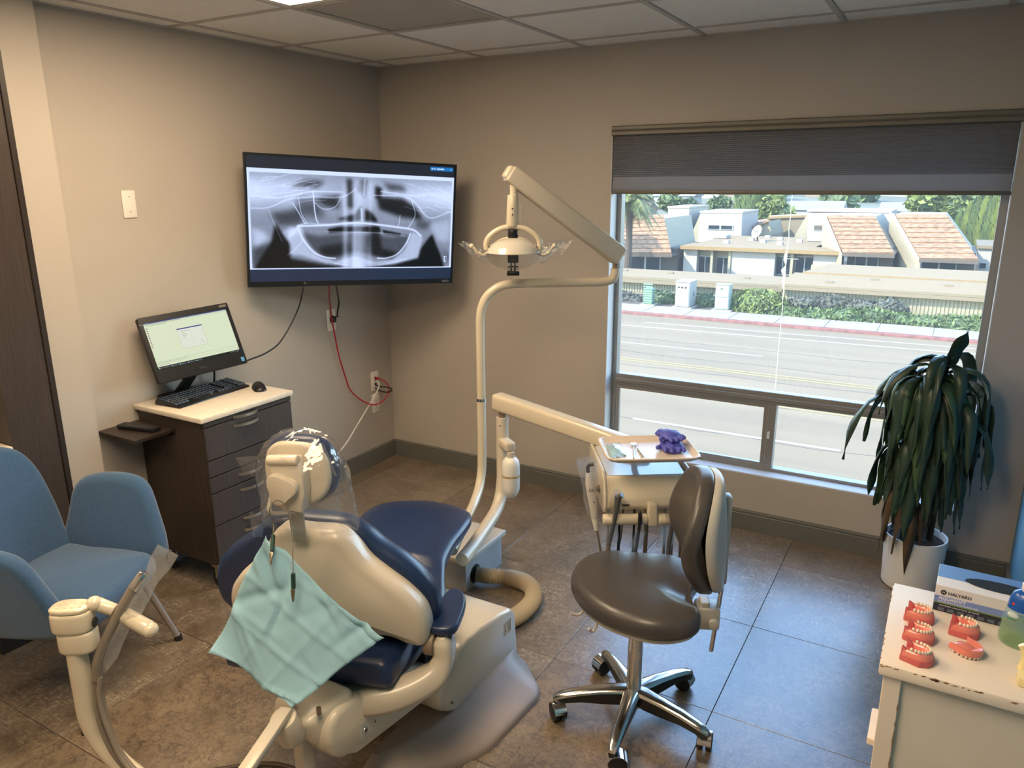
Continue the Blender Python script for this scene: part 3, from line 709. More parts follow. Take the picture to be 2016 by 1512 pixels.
# trees
def tree(label, c, r, m, n, size, seed, trunk=True, cat='tree', name='tree', blobs=5, group=None):
    rr = random.Random(seed); f = MB(); c = V(c)
    t = thing(name, label, cat, (c.x, c.y, GZ), group)
    k = MB()
    for q in range(blobs):
        o = V((rr.uniform(-.55, .55)*r[0], rr.uniform(-.4, .4)*r[1], rr.uniform(-.45, .5)*r[2])) if blobs > 1 else V((0, 0, 0))
        s = rr.uniform(.5, .75) if blobs > 1 else 1
        core(k, c+o, [x*s*.8 for x in r], rr); leaves(f, c+o, [x*s for x in r], n//blobs, size, rr, .75)
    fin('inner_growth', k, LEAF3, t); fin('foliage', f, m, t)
    obj('trunk', MB().tube([(c.x, c.y, GZ-1), (c.x+.1, c.y, c.z-r[2]*.3), (c.x, c.y, c.z)], [.3, .2, .1], 8), BARK, t)
    return t
def conifer(label, base, top, w, m, seed, name='cypress', cat='tree', n=1300, group=None, size=.3):
    rr = random.Random(seed); base, top = V(base), V(top); t = thing(name, label, cat, (base.x, base.y, GZ), group); f = MB(); h = top.z-base.z
    prof = [(0.12, 0), (.75, .08), (1, .25), (.9, .5), (.6, .75), (.25, .93), (.02, 1)]
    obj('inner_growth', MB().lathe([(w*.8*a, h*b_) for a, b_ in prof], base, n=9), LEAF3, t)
    for _ in range(n):
        q = rr.random()**1.15; i = max(k for k in range(6) if prof[k][1] <= q); a = prof[i]; b_ = prof[i+1]
        r = w*(a[0]+(b_[0]-a[0])*(q-a[1])/(b_[1]-a[1])); an = rr.uniform(0, 2*PI)
        p = base+V((math.cos(an)*r, math.sin(an)*r, h*q)); s = size*rr.uniform(.5, 1.2)
        d = V((math.cos(an)*.35, math.sin(an)*.35, 1)).normalized(); e = V((-math.sin(an), math.cos(an), 0))
        f.face([f.bm.verts.new(x) for x in (p-d*s, p+e*s*.35, p+d*s, p-e*s*.35)])
    fin('foliage', f, m, t)
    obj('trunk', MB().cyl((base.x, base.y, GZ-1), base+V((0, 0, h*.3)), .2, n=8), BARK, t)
conifer('dark broad conifer rising behind the low roofs in the middle', (-18.218,91.0,-3.876), (-18.52,91.0,0.869), 2.8, LEAF1, 11, 'conifer', n=1800, size=.5)
tree('round light green tree right of the tall conifer', (-13.894,81.0,-1.431), (2.0, 2, 1.9), LEAF2, 1000, .4, 12)
tree('yellow green tree low behind the double window tower', (-15.202,75.5,-2.059), (1.4, 1.3, 1.1), LEAF2, 700, .35, 13)
tree('dark tree between the two left white towers', (-23.263,84.0,-1.79), (1.3, 1.3, 1.7), LEAF3, 900, .4, 14)
tree('broad green tree behind the left white towers', (-25.539,99.0,-1.637), (2.4, 2, 1.4), LEAF1, 1100, .4, 15)
tree('grey green tree behind the palm at the left', (-27.837,90.0,-0.903), (2.2, 2, 1.2), LEAF1, 1000, .4, 16)
tree('bright green spreading tree left of the cypress row', (1.217,86.0,-0.874), (2.6, 2, 3.2), LEAF2, 1700, .45, 17)
for k, (u, v, w, lab) in enumerate(((1882, 420, 1.0, 'shortest cypress at the left end of the cypress row'), (1899, 402, 1.0, 'second cypress from the left in the row'), (1915, 388, 1.1, 'third cypress from the left in the row'), (1931, 380, 1.1, 'fourth cypress from the left in the row'), (1947, 374, 1.2, 'fifth cypress from the left in the row'), (1963, 366, 1.2, 'sixth cypress from the left beside the window frame'), (1981, 360, 1.3, 'last cypress at the right end by the window frame'))):
    yy = 74-k*1.6
    p_ = [(3.334,74.0,-4.158), (3.97,72.4,-4.011), (4.537,70.8,-3.866), (5.073,69.2,-3.723), (5.58,67.6,-3.581), (6.057,66.0,-3.44), (6.569,64.4,-3.298)][k]
    q_ = [(3.074,74.0,-0.932), (3.623,72.4,-0.196), (4.079,70.8,0.421), (4.542,69.2,0.769), (4.99,67.6,1.023), (5.433,66.0,1.34), (5.892,64.4,1.567)][k]
    conifer(lab, p_, q_, w*.62, LEAF2 if k % 2 else LEAF1, 20+k, n=1400, group='row of cypresses', size=.34)

def palm(label, c, seed, L=3.0, nf=30):
    rr = random.Random(seed); c = V(c); t = thing('palm_tree', label, 'palm', (c.x, c.y, GZ))
    obj('trunk', MB().tube([(c.x, c.y, GZ), (c.x+.05, c.y, (GZ+c.z)/2), c], [.26, .2, .22], 10), BARK, t)
    for k in range(nf):
        an = 2*PI*k/nf*1.618*2; el = rr.uniform(-.5, 1.15); l = L*rr.uniform(.8, 1.1)
        d = V((math.cos(an), math.sin(an), 0)); P_ = []
        for q in range(9):
            s = q/8; P_.append(c+d*l*(s*math.cos(el)*.95)+V((0, 0, l*(math.sin(el)*s-.75*s*s))))
        f = MB(); f.tube(P_, [.03*(1-s/9) for s in range(9)], 4)
        e = V((-d.y, d.x, 0))
        for q in range(1, 34):
            s = q/34; i = min(int(s*8), 7); p = P_[i].lerp(P_[i+1], s*8-i); tn = (P_[i+1]-P_[i]).normalized(); w = l*.22*math.sin(PI*min(1, s*.9+.12))
            for sg in (1, -1):
                tip = p+e*sg*w+tn*w*.5+V((0, 0, -w*rr.uniform(.25, .7)))
                f.face([f.bm.verts.new(x) for x in (p-tn*.045, p+tn*.045, tip)])
        fin('frond', f, LEAFY if rr.random() < .55 else LEAF1, t)
palm('green palm crown at the left edge of the window view', (-15.348,43.4,0.687), 31, 2.5, 44)
palm('tall palm outside that shades the left house', ((-16.572,49.0,-2.224)[0]-4.4, 43.6, (-16.572,49.0,-2.224)[2]+5.0), 32, 2.4, 30)

# far hillside with houses and trees
HILL = omat('hillside', (150, 152, 128), .95, var=.25, scale=.05)
def hz_(y): return -9+(y-110)*.06+max(0, y-300)*.05
b = MB(); b.grid(lambda u, v: V((-420+u*900, 95+v*640, hz_(95+v*640)+3*math.sin(u*19+v*5))), 40, 24)
hill = obj('hillside', b, HILL, kind='structure', smooth=80)
HW = [omat('hill_house_white', (228, 226, 220), .9), omat('hill_house_tan', (206, 184, 160), .9)]
HR = [omat('hill_roof_grey', (188, 184, 180), .9), omat('hill_roof_brown', (176, 140, 116), .9)]
rr = random.Random(5); protos = []
for k in range(2):
    t = thing('hill_house', 'small pale house among trees on the far hillside', 'house', (0, 0, 0), 'houses on the far hillside')
    obj('wall', MB().bb((-4.2, -3, -3), (4.2, 3, 2.4)), HW[k], t, smooth=0)
    obj('roof', MB().prism([(-4.6, -3.4, 2.4), (-4.6, 3.4, 2.4), (-4.6, 0, 3.9)], (9.2, 0, 0)), HR[k], t, smooth=0)
    protos.append(t)
f = MB(); k_ = MB(); core(k_, (0, 0, 2), (3.2, 3.2, 3.6), rr, 8, 6); leaves(f, (0, 0, 2), (3.8, 3.8, 4.4), 160, 1.0, rr, .8)
tp = thing('hill_tree', 'small dark green tree on the far hillside', 'tree', (0, 0, 0), 'trees on the far hillside'); fin('inner_growth', k_, LEAF3, tp); fin('foliage', f, LEAF1, tp)
def dup(t, loc):
    c = t.copy(); COL.objects.link(c); c.location = loc
    for ch in t.children:
        d = ch.copy(); COL.objects.link(d); d.parent = c
    return c
spots = []
for k in range(4000):
    y = 120+420*rr.random()**.8; a0, a1 = -.70, .12
    x = 3.1+(y+3.8)*rr.uniform(a0, a1)
    if all((x-a)**2+(y-b_)**2 > 125 for a, b_ in spots): spots.append((x, y))
    if len(spots) >= 300: break
first = {0: True, 1: True, 2: True}
for k, (x, y) in enumerate(spots):
    z = hz_(y)+3*math.sin((x+420)/900*19+(y-95)/640*5)
    kind = 2 if k % 5 in (0, 3) else (0 if k % 2 else 1)
    src_ = tp if kind == 2 else protos[kind]
    if first[kind]: src_.location = (x, y, z); first[kind] = False
    else: dup(src_, (x, y, z))

# ------------------------------------------------------------------ joinery at the left edge
t = thing('tall_cabinet', 'tall dark wood cabinet end panel beside the cream wall stub', 'cabinet', (.06, -2.3, 0))
obj('side_panel', MB().bb((.004, -2.395, 0), (.118, -2.222, 2.235), .002, 1), DARKWOOD, t, smooth=0)
obj('edge_strip', MB().bb((.004, -2.222, 0), (.124, -2.2005, 2.235), .002, 1), DARKEDGE, t, smooth=0)
t = thing('wall_counter', 'ivory counter top at the far left edge behind the blue chair', 'counter', (.06, -2.8, 0))
obj('counter_top', MB().bb((.002, -2.56, .79), (.13, -2.397, .822), .004, 2), mat('ivory_counter', (222, 212, 192), .35, var=.03), t)
obj('base_panel', MB().bb((.004, -2.55, 0), (.09, -2.399, .79)), DARKEDGE, t, smooth=0)

# wall plates and outlets
PLATE = mat('white_plate_plastic', (232, 226, 216), .35, var=.01)
SLOT = mat('outlet_slot', (40, 36, 34), .5, var=.05)
def plate(name, label, y0, y1, z0, z1, cat):
    t = thing(name, label, cat, (0, (y0+y1)/2, (z0+z1)/2))
    obj('cover', MB().bb((0.0005, y0, z0), (.006, y1, z1), .003, 2), PLATE, t)
    return t
t = plate('blank_plate', 'blank white wall plate high on the left wall', -1.743, -1.68, 1.634, 1.749, 'wall plate')
for z in (1.66, 1.723): obj('screw', MB().cyl((.006, -1.7115, z), (.0075, -1.7115, z), .003, n=10), mat('screw_steel', (180, 176, 168), .3, metal=.8), t)
def outlet(label, y, z, name='wall_outlet', data=False):
    t = plate(name, label, y-.036, y+.036, z-.063, z+.063, 'outlet')
    obj('insert', MB().bb((.0055, y-.017, z-.034), (.0085, y+.017, z+.034), .002, 1), PLATE, t)
    if data:
        for q in (-.018, .004, .022): obj('jack', MB().bb((.008, y-.008, z+q-.007), (.0095, y+.008, z+q+.007)), SLOT, t, smooth=0)
    else:
        for zz in (z-.018, z+.018):
            for dy in (-.006, .006): obj('slot', MB().bb((.008, y+dy-.0012, zz-.004), (.0092, y+dy+.0012, zz+.005)), SLOT, t, smooth=0)
            obj('slot', MB().cyl((.008, y, zz-.010), (.0092, y, zz-.010), .0024, n=8), SLOT, t)
    return t
outlet('white power outlet on the wall under the television', -.5335, 1.001)
outlet('white data jack plate with red and white cables plugged in', -.1775, .5515, 'data_outlet', True)
outlet('white power outlet just below the data jack plate', -.178, .4065)

# ------------------------------------------------------------------ screens painted in code
def new_image(name, arr):
    h, w, _ = arr.shape
    im = bpy.data.images.new(name, w, h, alpha=False, float_buffer=False)
    a = np.ones((h, w, 4), np.float32); a[..., :3] = np.clip(arr, 0, 1)
    im.pixels.foreach_set(a[::-1].ravel()); im.update(); im.pack()
    return im
def screen(name, o, X, Y, w, h, im, strength, parent):
    X, Y, o = V(X).normalized(), V(Y).normalized(), V(o)
    me = bpy.data.meshes.new(name)
    me.from_pydata([o-X*w/2-Y*h/2, o+X*w/2-Y*h/2, o+X*w/2+Y*h/2, o-X*w/2+Y*h/2], [], [(0, 1, 2, 3)])
    uv = me.uv_layers.new(name='uv')
    for i, c in enumerate(((0, 0), (1, 0), (1, 1), (0, 1))): uv.data[i].uv = c
    m = bpy.data.materials.new(name+'_picture'); m.use_nodes = True; nt = m.node_tree; b = nt.nodes['Principled BSDF']
    tx = nt.nodes.new('ShaderNodeTexImage'); tx.image = im
    b.inputs['Base Color'].default_value = (.01, .01, .012, 1); b.inputs['Roughness'].default_value = .22
    nt.links.new(tx.outputs[0], b.inputs['Emission Color']); b.inputs['Emission Strength'].default_value = strength
    me.materials.append(m)
    ob = bpy.data.objects.new(name, me); COL.objects.link(ob); attach(ob, parent); return ob

def paint_xray(w=720, h=372):
    yy, xx = np.mgrid[0:h, 0:w].astype(np.float32)
    # canvas in the pixel units of a 1785 x 900 print
    X = xx/w*1785; Y = yy/h*900
    def blur(a, s):
        r = max(1, int(s*w/1785)); k = np.exp(-.5*(np.arange(-2*r, 2*r+1)/r)**2); k /= k.sum()
        p = np.pad(a, ((2*r, 2*r), (2*r, 2*r)), mode='edge')
        p = np.apply_along_axis(lambda v: np.convolve(v, k, 'valid'), 0, p)
        return np.apply_along_axis(lambda v: np.convolve(v, k, 'valid'), 1, p)
    def poly(pts):
        ins = np.zeros((h, w), bool); n = len(pts)
        for i in range(n):
            (x0, y0), (x1, y1) = pts[i], pts[(i+1) % n]
            if y0 == y1: continue
            c = ((y0 > Y) != (y1 > Y)) & (X < (x1-x0)*(Y-y0)/(y1-y0)+x0); ins ^= c
        return ins.astype(np.float32)
    def line(pts, wd):
        d = np.full((h, w), 1e9, np.float32)
        P = [(p.x, p.y) for p in spl([(a, b_, 0) for a, b_ in pts], 6)]
        for (x0, y0), (x1, y1) in zip(P, P[1:]):
            l = (x1-x0)**2+(y1-y0)**2+1e-6; t_ = np.clip(((X-x0)*(x1-x0)+(Y-y0)*(y1-y0))/l, 0, 1)
            d = np.minimum(d, np.hypot(X-x0-t_*(x1-x0), Y-y0-t_*(y1-y0)))
        return np.exp(-(d/(wd*.8))**2)
    g = np.full((h, w), .52, np.float32)
    g += .30*np.exp(-((Y-190)/150)**2)*(np.abs(X-890)/900)**.6
    R = np.random.RandomState(3)
    def dark(pts, a, s):
        nonlocal g; g = g*(1-a*blur(poly(pts), s))
    def light(pts, a, s):
        nonlocal g; m_ = blur(poly(pts), s)*a; g = g*(1-m_)+m_
    # soft cheeks and neck
    dark([(30, 900), (180, 640), (210, 480), (330, 680), (320, 780), (380, 900)], .97, 14)
    dark([(1430, 900), (1490, 700), (1530, 640), (1590, 560), (1620, 640), (1680, 780), (1720, 900)], .97, 14)
    dark([(20, 900), (20, 700), (180, 640), (120, 800)], .5, 25); dark([(1765, 900), (1765, 640), (1640, 620)], .4, 25)
    dark([(330, 800), (560, 850), (760, 880), (760, 900), (340, 900)], .9, 18); dark([(960, 880), (1250, 860), (1460, 800), (1460, 900), (960, 900)], .96, 14)
    # nasal and sinus air
    dark([(800, 60), (850, 60), (870, 330), (800, 320)], .7, 16); dark([(920, 60), (985, 60), (960, 230), (900, 160)], .65, 16); dark([(1050, 110), (1110, 130), (1100, 240), (1050, 220)], .85, 14)
    dark([(720, 430), (870, 380), (930, 300), (930, 440), (840, 455)], .93, 12); dark([(960, 330), (1020, 360), (1080, 450), (960, 440)], .93, 12)
    dark([(1060, 210), (1300, 220), (1420, 300), (1500, 420), (1300, 400), (1090, 330)], .8, 20); dark([(540, 240), (740, 210), (740, 330), (620, 320)], .66, 20)
    dark([(380, 250), (560, 250), (620, 420), (420, 400)], .45, 30); dark([(330, 150), (480, 80), (620, 90), (560, 150)], .55, 20); dark([(1120, 80), (1300, 100), (1340, 150), (1180, 150)], .55, 20)
    dark([(170, 390), (330, 360), (420, 330), (430, 480), (240, 500)], .5, 26); dark([(1420, 420), (1580, 440), (1540, 520), (1440, 500)], .4, 24)
    # mouth gap and inside of the jaw arch
    dark([(640, 525), (760, 500), (900, 495), (1090, 500), (1100, 545), (880, 545), (650, 560)], .9, 9); dark([(1120, 525), (1290, 560), (1290, 580), (1130, 560)], .85, 9)
    dark([(430, 560), (560, 590), (860, 560), (1200, 590), (1370, 570), (1320, 740), (1200, 800), (880, 740), (620, 790), (500, 730)], .42, 18)
    dark([(560, 700), (820, 640), (860, 740), (700, 800), (600, 780)], .6, 22); dark([(1010, 480), (1090, 500), (1110, 700), (1280, 760), (1180, 810), (1020, 770), (990, 620)], .68, 18)
    # bone: lower jaw band, palate line, ramus
    light([(310, 540), (420, 480), (450, 620), (560, 770), (700, 830), (880, 780), (1060, 840), (1220, 810), (1340, 690), (1400, 540), (1500, 600), (1470, 720), (1460, 800), (1200, 870), (900, 880), (620, 850), (420, 770), (320, 760)], .34, 10)
    light([(300, 640), (420, 540), (330, 500), (260, 560)], .28, 12); light([(20, 520), (130, 560), (160, 640), (40, 700)], .4, 22); light([(1560, 460), (1765, 420), (1765, 760), (1680, 700)], .3, 26)
    for pts, wd, a in (([(400, 500), (620, 490), (780, 470), (900, 462), (1020, 470), (1200, 490), (1400, 520), (1480, 580)], 12, .75), ([(330, 590), (430, 480), (560, 480), (700, 480)], 10, .3),
        ([(390, 500), (430, 620), (520, 740), (620, 790), (700, 800)], 9, .75), ([(1380, 560), (1340, 660), (1260, 760), (1160, 800), (1080, 800)], 9, .75), ([(640, 550), (900, 552), (1180, 560), (1330, 585)], 6, .35),
        ([(440, 620), (380, 700), (300, 770)], 6, .3), ([(700, 850), (880, 875), (1100, 868), (1350, 810)], 10, .35), ([(20, 350), (160, 340), (330, 260), (520, 235), (760, 225), (880, 150)], 9, .4), ([(20, 240), (250, 250), (500, 190), (760, 180)], 8, .4),
        ([(1040, 200), (1300, 200), (1420, 260), (1560, 400), (1765, 330)], 8, .45), ([(1100, 160), (1400, 190), (1600, 170), (1765, 230)], 8, .4), ([(350, 290), (400, 380), (450, 480)], 5, .7), ([(520, 180), (530, 340), (545, 440), (560, 470)], 6, .9), ([(400, 240), (420, 380), (470, 480)], 4, .6),
        ([(530, 280), (600, 340), (700, 320), (750, 240)], 5, .55), ([(1390, 250), (1420, 380), (1360, 500)], 5, .55), ([(1280, 380), (1270, 470), (1250, 500)], 5, .5), ([(160, 360), (200, 480), (260, 640)], 6, .3), ([(930, 330), (935, 440)], 12, .55), ([(960, 60), (950, 200)], 10, .4)):
        m_ = np.minimum(line(pts, wd)*a, 1); g = g*(1-m_)+m_*.95
    # hair-fine strands
    for s in (0, 1):
        for k in range(26):
            x0, y0 = (R.uniform(60, 480), R.uniform(60, 300)) if s == 0 else (R.uniform(1300, 1740), R.uniform(60, 330))
            l = R.uniform(90, 260); a = R.uniform(-.5, .2) if s == 0 else R.uniform(-.1, .7)
            m_ = line([(x0, y0), (x0+l*.5, y0+l*.5*a+R.uniform(-16, 16)), (x0+l, y0+l*a)], 3.2)*R.uniform(.2, .5); g = g*(1-m_)+m_*.92
    for c, wd, a in ((905, 60, .42), (790, 26, .4), (1010, 20, .18), (870, 18, .25)):
        m_ = a*np.exp(-((X-c)/wd)**2)*np.clip((Y-40)/160, 0, 1); g = g*(1-m_)+m_*.95
    light([(860, 40), (1040, 40), (1040, 330), (960, 300), (900, 240)], .25, 40)
    g = g+blur(R.uniform(-1, 1, (h, w)).astype(np.float32), 6)*.10+blur(R.uniform(-1, 1, (h, w)).astype(np.float32), 30)*.35
    ed = np.minimum(np.minimum(X-18, 1767-X), np.minimum(Y-34, 888-Y)); g = np.where(ed < 0, .93, g*np.clip(.80+ed/60, 0, 1)+(1-np.clip(.80+ed/60, 0, 1))*.8)
    g = np.clip(g, 0, 1)
    m_ = poly([(1712, 780), (1736, 780), (1736, 838), (1712, 838)])*(1-poly([(1720, 786), (1733, 786), (1733, 832), (1720, 832)])); g = np.maximum(g, m_*.95)
    g = np.clip(g*1.3-.06, 0, 1); return np.stack([g*.80, g*.86, g*1.0], 2)
def paint_tv():
    W_, H_ = 960, 540; a = np.zeros((H_, W_, 3), np.float32)
    ramp = np.linspace(0, 1, H_)[:, None]
    a[...] = np.array([.115, .125, .165]); a[430:] = np.array([.115, .16, .25])
    xr = paint_xray(W_, 434); a[51:485] = xr
    a[6:24, 836:952] = (.10, .42, .70); a[11:19, 842:848] = (.75, .85, .95); a[12:18, 941:945] = (.7, .85, .95)
    R = np.random.RandomState(1); x = 852
    while x < 905:
        wd = R.randint(2, 5); a[12:18, x:x+wd] = (.85, .92, .98); x += wd+1+(3 if R.rand() < .18 else 0)
    return a**1.0
def paint_pc():
    W_, H_ = 640, 360; a = np.zeros((H_, W_, 3), np.float32); a[...] = (.86, .90, .78)
    R = np.random.RandomState(2)
    def txt(x, y, n, hgt=4, col=(.45, .48, .42)):
        for _ in range(n):
            wd = R.randint(3, 9); a[y:y+hgt, x:x+wd] = a[y:y+hgt, x:x+wd]*.4+np.array(col)*.6; x += wd+2
    a[:8] = (.25, .30, .52); txt(8, 2, 5, 4, (.8, .84, .9)); a[8:20] = (.80, .84, .74); txt(14, 12, 34); txt(14, 22, 22)
    for k in range(9): a[38+k*18:47+k*18, 10:20] = R.rand(3)*.35+.35
    x0, y0, x1, y1 = 222, 84, 418, 242
    a[y0:y1, x0:x1] = (.88, .90, .84); a[y0:y0+9, x0:x1] = (.22, .26, .56)
    for q in (y0, y1-1): a[q, x0:x1] = (.55, .58, .55)
    for q in (x0, x1-1): a[y0:y1, q] = (.55, .58, .55)
    txt(x0+26, y0+22, 8, 4); 
    for k in range(4): txt(x0+30, y0+36+k*11, 3+k % 3, 4)
    a[y0+22:y1-20, x0+96] = (.7, .73, .68); txt(x1-46, y1-40, 3); txt(x1-40, y1-24, 3)
    a[300:302] = (.68, .72, .62); txt(14, 308, 30); a[318:320] = (.72, .76, .66); txt(14, 324, 12)
    a[338:] = (.05, .09, .08); a[343:353, 6:16] = (.7, .8, .8)
    for k in range(5): a[346:351, 24+k*14:30+k*14] = R.rand(3)*.4+.5
    for k in range(4): a[345:352, 100+k*62:106+k*62] = (.85, .9, .9); txt(108+k*62, 346, 6, 4, (.7, .76, .74)); a[352:354, 98+k*62:150+k*62] = (.3, .5, .6)
    txt(560, 344, 4, 3, (.8, .84, .84)); txt(590, 350, 4, 3, (.8, .84, .84)); a[344:350, 620:628] = (.8, .84, .84)
    return a

BLACKP = mat('black_plastic', (24, 25, 28), .32, var=.08)
BLACKM = mat('black_matte_plastic', (30, 30, 32), .5, var=.08)
BLACKR = mat('black_rubber', (26, 25, 25), .6, var=.1)
def plane_axes(yaw, tilt, roll):
    n = V((math.cos(yaw)*math.cos(tilt), math.sin(yaw)*math.cos(tilt), math.sin(tilt))); r = V((-math.sin(yaw), math.cos(yaw), 0)); u = n.cross(r)
    return r*math.cos(roll)+u*math.sin(roll), u*math.cos(roll)-r*math.sin(roll), n

# television on its arm in the corner
c = V((.400, -.713, 1.573)); X, Y, N = plane_axes(math.radians(-31.3), math.radians(-3.0), math.radians(-2.64)); w, h = 1.11, .645
t = thing('television', 'wide black television showing a panoramic jaw x-ray in the corner', 'television', (c.x, c.y, 1.25))
b = MB(); b.box(c-N*.012, (w, h, .024), (X, Y, N), .004, 2); obj('housing', b, BLACKP, t)
b = MB(); b.box(c-N*.045-Y*.04, (w*.62, h*.72, .05), (X, Y, N), .015, 2); obj('rear_bulge', b, BLACKM, t)
b = MB()
for o, d in ((Y*(h/2-.006), (w, .012, .006)), (-Y*(h/2-.013), (w, .026, .006)), (X*(w/2-.006), (.012, h-.038, .006)), (-X*(w/2-.006), (.012, h-.038, .006))):
    b.box(c+o+N*.002+(Y*.007 if d[0] < .1 else V((0, 0, 0))), d, (X, Y, N))
obj('bezel', b, BLACKP, t, smooth=0)
screen('screen', c+N*.0008+Y*.007, X, Y, w-.024, h-.038, new_image('xray_picture', paint_tv()), 1.15, t)
text('logo', 'VIZIO', c+X*(w/2-.045)-Y*(h/2-.012)+N*.0052, X, Y, .016, mat('logo_silver', (205, 205, 205), .3, metal=.4), t)
text('logo_mark', 'VIZIO', c-X*(w*.24)-Y*(h/2-.012)+N*.0052, X, Y, .009, mat('logo_dim', (70, 72, 76), .4), t)
b = MB(); p1 = c-N*.07-Y*.02; wall_p = V((.012, p1.y+.0, p1.z))
b.box(p1, (.2, .2, .01), (X, Y, N)); b.tube([p1, p1+V((-.10, .14, 0)), wall_p+V((0, .12, 0))], .022, 10); b.bb((.001, wall_p.y+.04, p1.z-.12), (.014, wall_p.y+.2, p1.z+.12), .003, 1)
obj('wall_arm', b, BLACKM, t)

# cables round the television
def cable(name, pts, r, m, label, plug=None, n=9):
    t = thing(name, label, 'cable', pts[0])
    obj('cord', MB().tube(spl(pts, n), r, 8), m, t, smooth=60)
    if plug: obj('plug', plug, m, t)
    return t
REDCAB = mat('red_cable', (176, 26, 40), .4, var=.04); WHITECAB = mat('white_cable', (228, 224, 216), .4, var=.02); BLACKCAB = mat('black_cable', (22, 22, 24), .4, var=.04)
cable('network_cable', [(0.3,-0.841,1.263), (0.16,-0.701,1.169), (0.09,-0.624,1.105), (0.05,-0.577,1.024), (0.035,-0.545,0.916), (0.03,-0.514,0.778), (0.03,-0.469,0.637), (0.03,-0.436,0.556), (0.05,-0.363,0.476), (0.07,-0.28,0.428), (0.09,-0.204,0.441), (0.09,-0.145,0.494), (0.06,-0.135,0.538), (0.03,-0.172,0.573), (0.014,-0.182,0.577)], .0042, REDCAB, 'red network cable looping from the television to the data jack', MB().bb((.009, -.185, .560), (.028, -.171, .572), .002, 1))
cable('power_cord', [(0.3,-0.792,1.258), (0.14,-0.611,1.17), (0.07,-0.532,1.108), (0.05,-0.523,1.058), (0.05,-0.529,1.041), (0.05,-0.526,1.028), (0.03,-0.53,1.021), (0.02,-0.544,1.029)], .0048, BLACKCAB, 'short black power cord hanging from television to outlet', MB().bb((.009, -.55, .99), (.034, -.52, 1.02), .005, 2))
cable('white_cable', [(0.014,-0.184,0.554), (0.045,-0.191,0.553), (0.055,-0.2,0.529), (0.05,-0.227,0.485), (0.05,-0.322,0.406), (0.07,-0.455,0.327), (0.08,-0.535,0.274), (0.1,-0.641,0.234), (0.13,-0.795,0.201), (0.2,-0.941,0.198), (0.3,-1.124,0.219)], .0042, WHITECAB, 'white cable running from the data jack down toward the floor', MB().bb((.009, -.184, .543), (.022, -.172, .554), .002, 1))
cable('black_loop_cable', [(0.014,-0.191,0.532), (0.05,-0.185,0.522), (0.09,-0.173,0.521), (0.1,-0.141,0.508), (0.1,-0.132,0.489), (0.09,-0.161,0.484), (0.06,-0.189,0.494), (0.014,-0.188,0.508)], .0042, BLACKCAB, 'small black cable loop at the data jack plate', None)
cable('monitor_cable', [(0.3,-1.013,1.291), (0.2,-0.938,1.221), (0.14,-0.912,1.141), (0.12,-0.96,1.051), (0.12,-1.024,0.989), (0.12,-1.073,0.957), (0.12,-1.154,0.933), (0.11,-1.239,0.92), (0.09,-1.293,0.908)], .0042, BLACKCAB, 'thin black cable from the television to the desktop monitor', None)

# ------------------------------------------------------------------ drawer cart with its computer
STONE = mat('ivory_quartz', (226, 216, 198), .28, var=.05, scale=26)
STEEL = mat('brushed_steel', (190, 184, 172), .3, metal=.9, var=.06, scale=30, stretch=(1, 8, 8))
CHROME = mat('chrome', (226, 226, 226), .09, metal=1.0, var=.02)
WHEELB = mat('wheel_black', (20, 20, 21), .4, var=.1)
cx0, cx1, cy0, cy1 = .012, .432, -1.806, -1.308
t = thing('drawer_cart', 'dark wood drawer cart on casters with ivory top by the left wall', 'cabinet', ((cx0+cx1)/2, (cy0+cy1)/2, 0))
obj('body', MB().bb((cx0, cy0, .125), (cx1, cy1, .797), .001, 1), DARKWOOD, t, smooth=0)
obj('top', MB().bb((.003, -1.820, .797), (.458, -1.298, .82), .003, 2), STONE, t)
zz = [.795, .772, .621, .544, .469, .317, .128]
for k in range(6):
    d = obj('drawer', MB().bb((cx1, cy0+.003, zz[k+1]+.002), (.45, cy1-.002, zz[k]-.002), .0015, 1), DARKWOOD_H, t, smooth=0)
    zc = (.793, .741, .512, .438, .30, .22)[k] if k < 5 else .24
    if k == 0: zc = .7815
    P_ = [V((.45+.024*math.sin(PI*q/12)**.6, -1.652+.138*q/12, zc)) for q in range(13)]
    b = MB(); rings = []
    for q, p in enumerate(P_): rings.append([p+V((a, 0, c_)) for a, c_ in ((-.003, -.006), (.003, -.006), (.003, .006), (-.003, .006))])
    b.loft(rings); obj('handle', b, STEEL, d, smooth=30)
sh_ = obj('side_shelf', MB().bb((.004, -1.998, .730), (.262, cy0-.001, .745), .001, 1), DARKEDGE, t, smooth=0)
obj('support_rail', MB().bb((.02, -1.83, .712), (.24, cy0-.0005, .730)), DARKEDGE, t, smooth=0)
for x in (cx0+.05, cx1-.035):
    for y in (cy0+.04, cy1-.04):
        w_ = obj('caster', MB().box((x, y, .112), (.05, .05, .026), None, .003, 1).bb((x-.012, y-.016, .04), (x+.012, y-.012, .1)).bb((x-.012, y+.012, .04), (x+.012, y+.016, .1)), STEEL, t)
        obj('wheel', MB().cyl((x, y-.011, .04), (x, y+.011, .04), .04, n=18, bevel=.004), WHEELB, w_)
remote = thing('remote_control', 'black remote control lying on the cart side shelf', 'remote control', (.13, -1.9, .745))
a = V((.235, -1.868, 0))-V((.045, -1.905, 0)); a.normalize(); e = V((-a.y, a.x, 0)); o = V((.135, -1.892, .7455))
obj('body', MB().box(o+V((0, 0, .009)), (.2, .05, .018), (a, e, V((0, 0, 1))), .006, 2), BLACKP, remote)
for i in range(9):
    for j in range(3): obj('button', MB().box(o+a*(-.08+i*.018)+e*(-.014+j*.014)+V((0, 0, .0186)), (.009, .007, .002), (a, e, V((0, 0, 1))), .001, 1), mat('remote_button', (60, 60, 64), .5), remote, smooth=0)

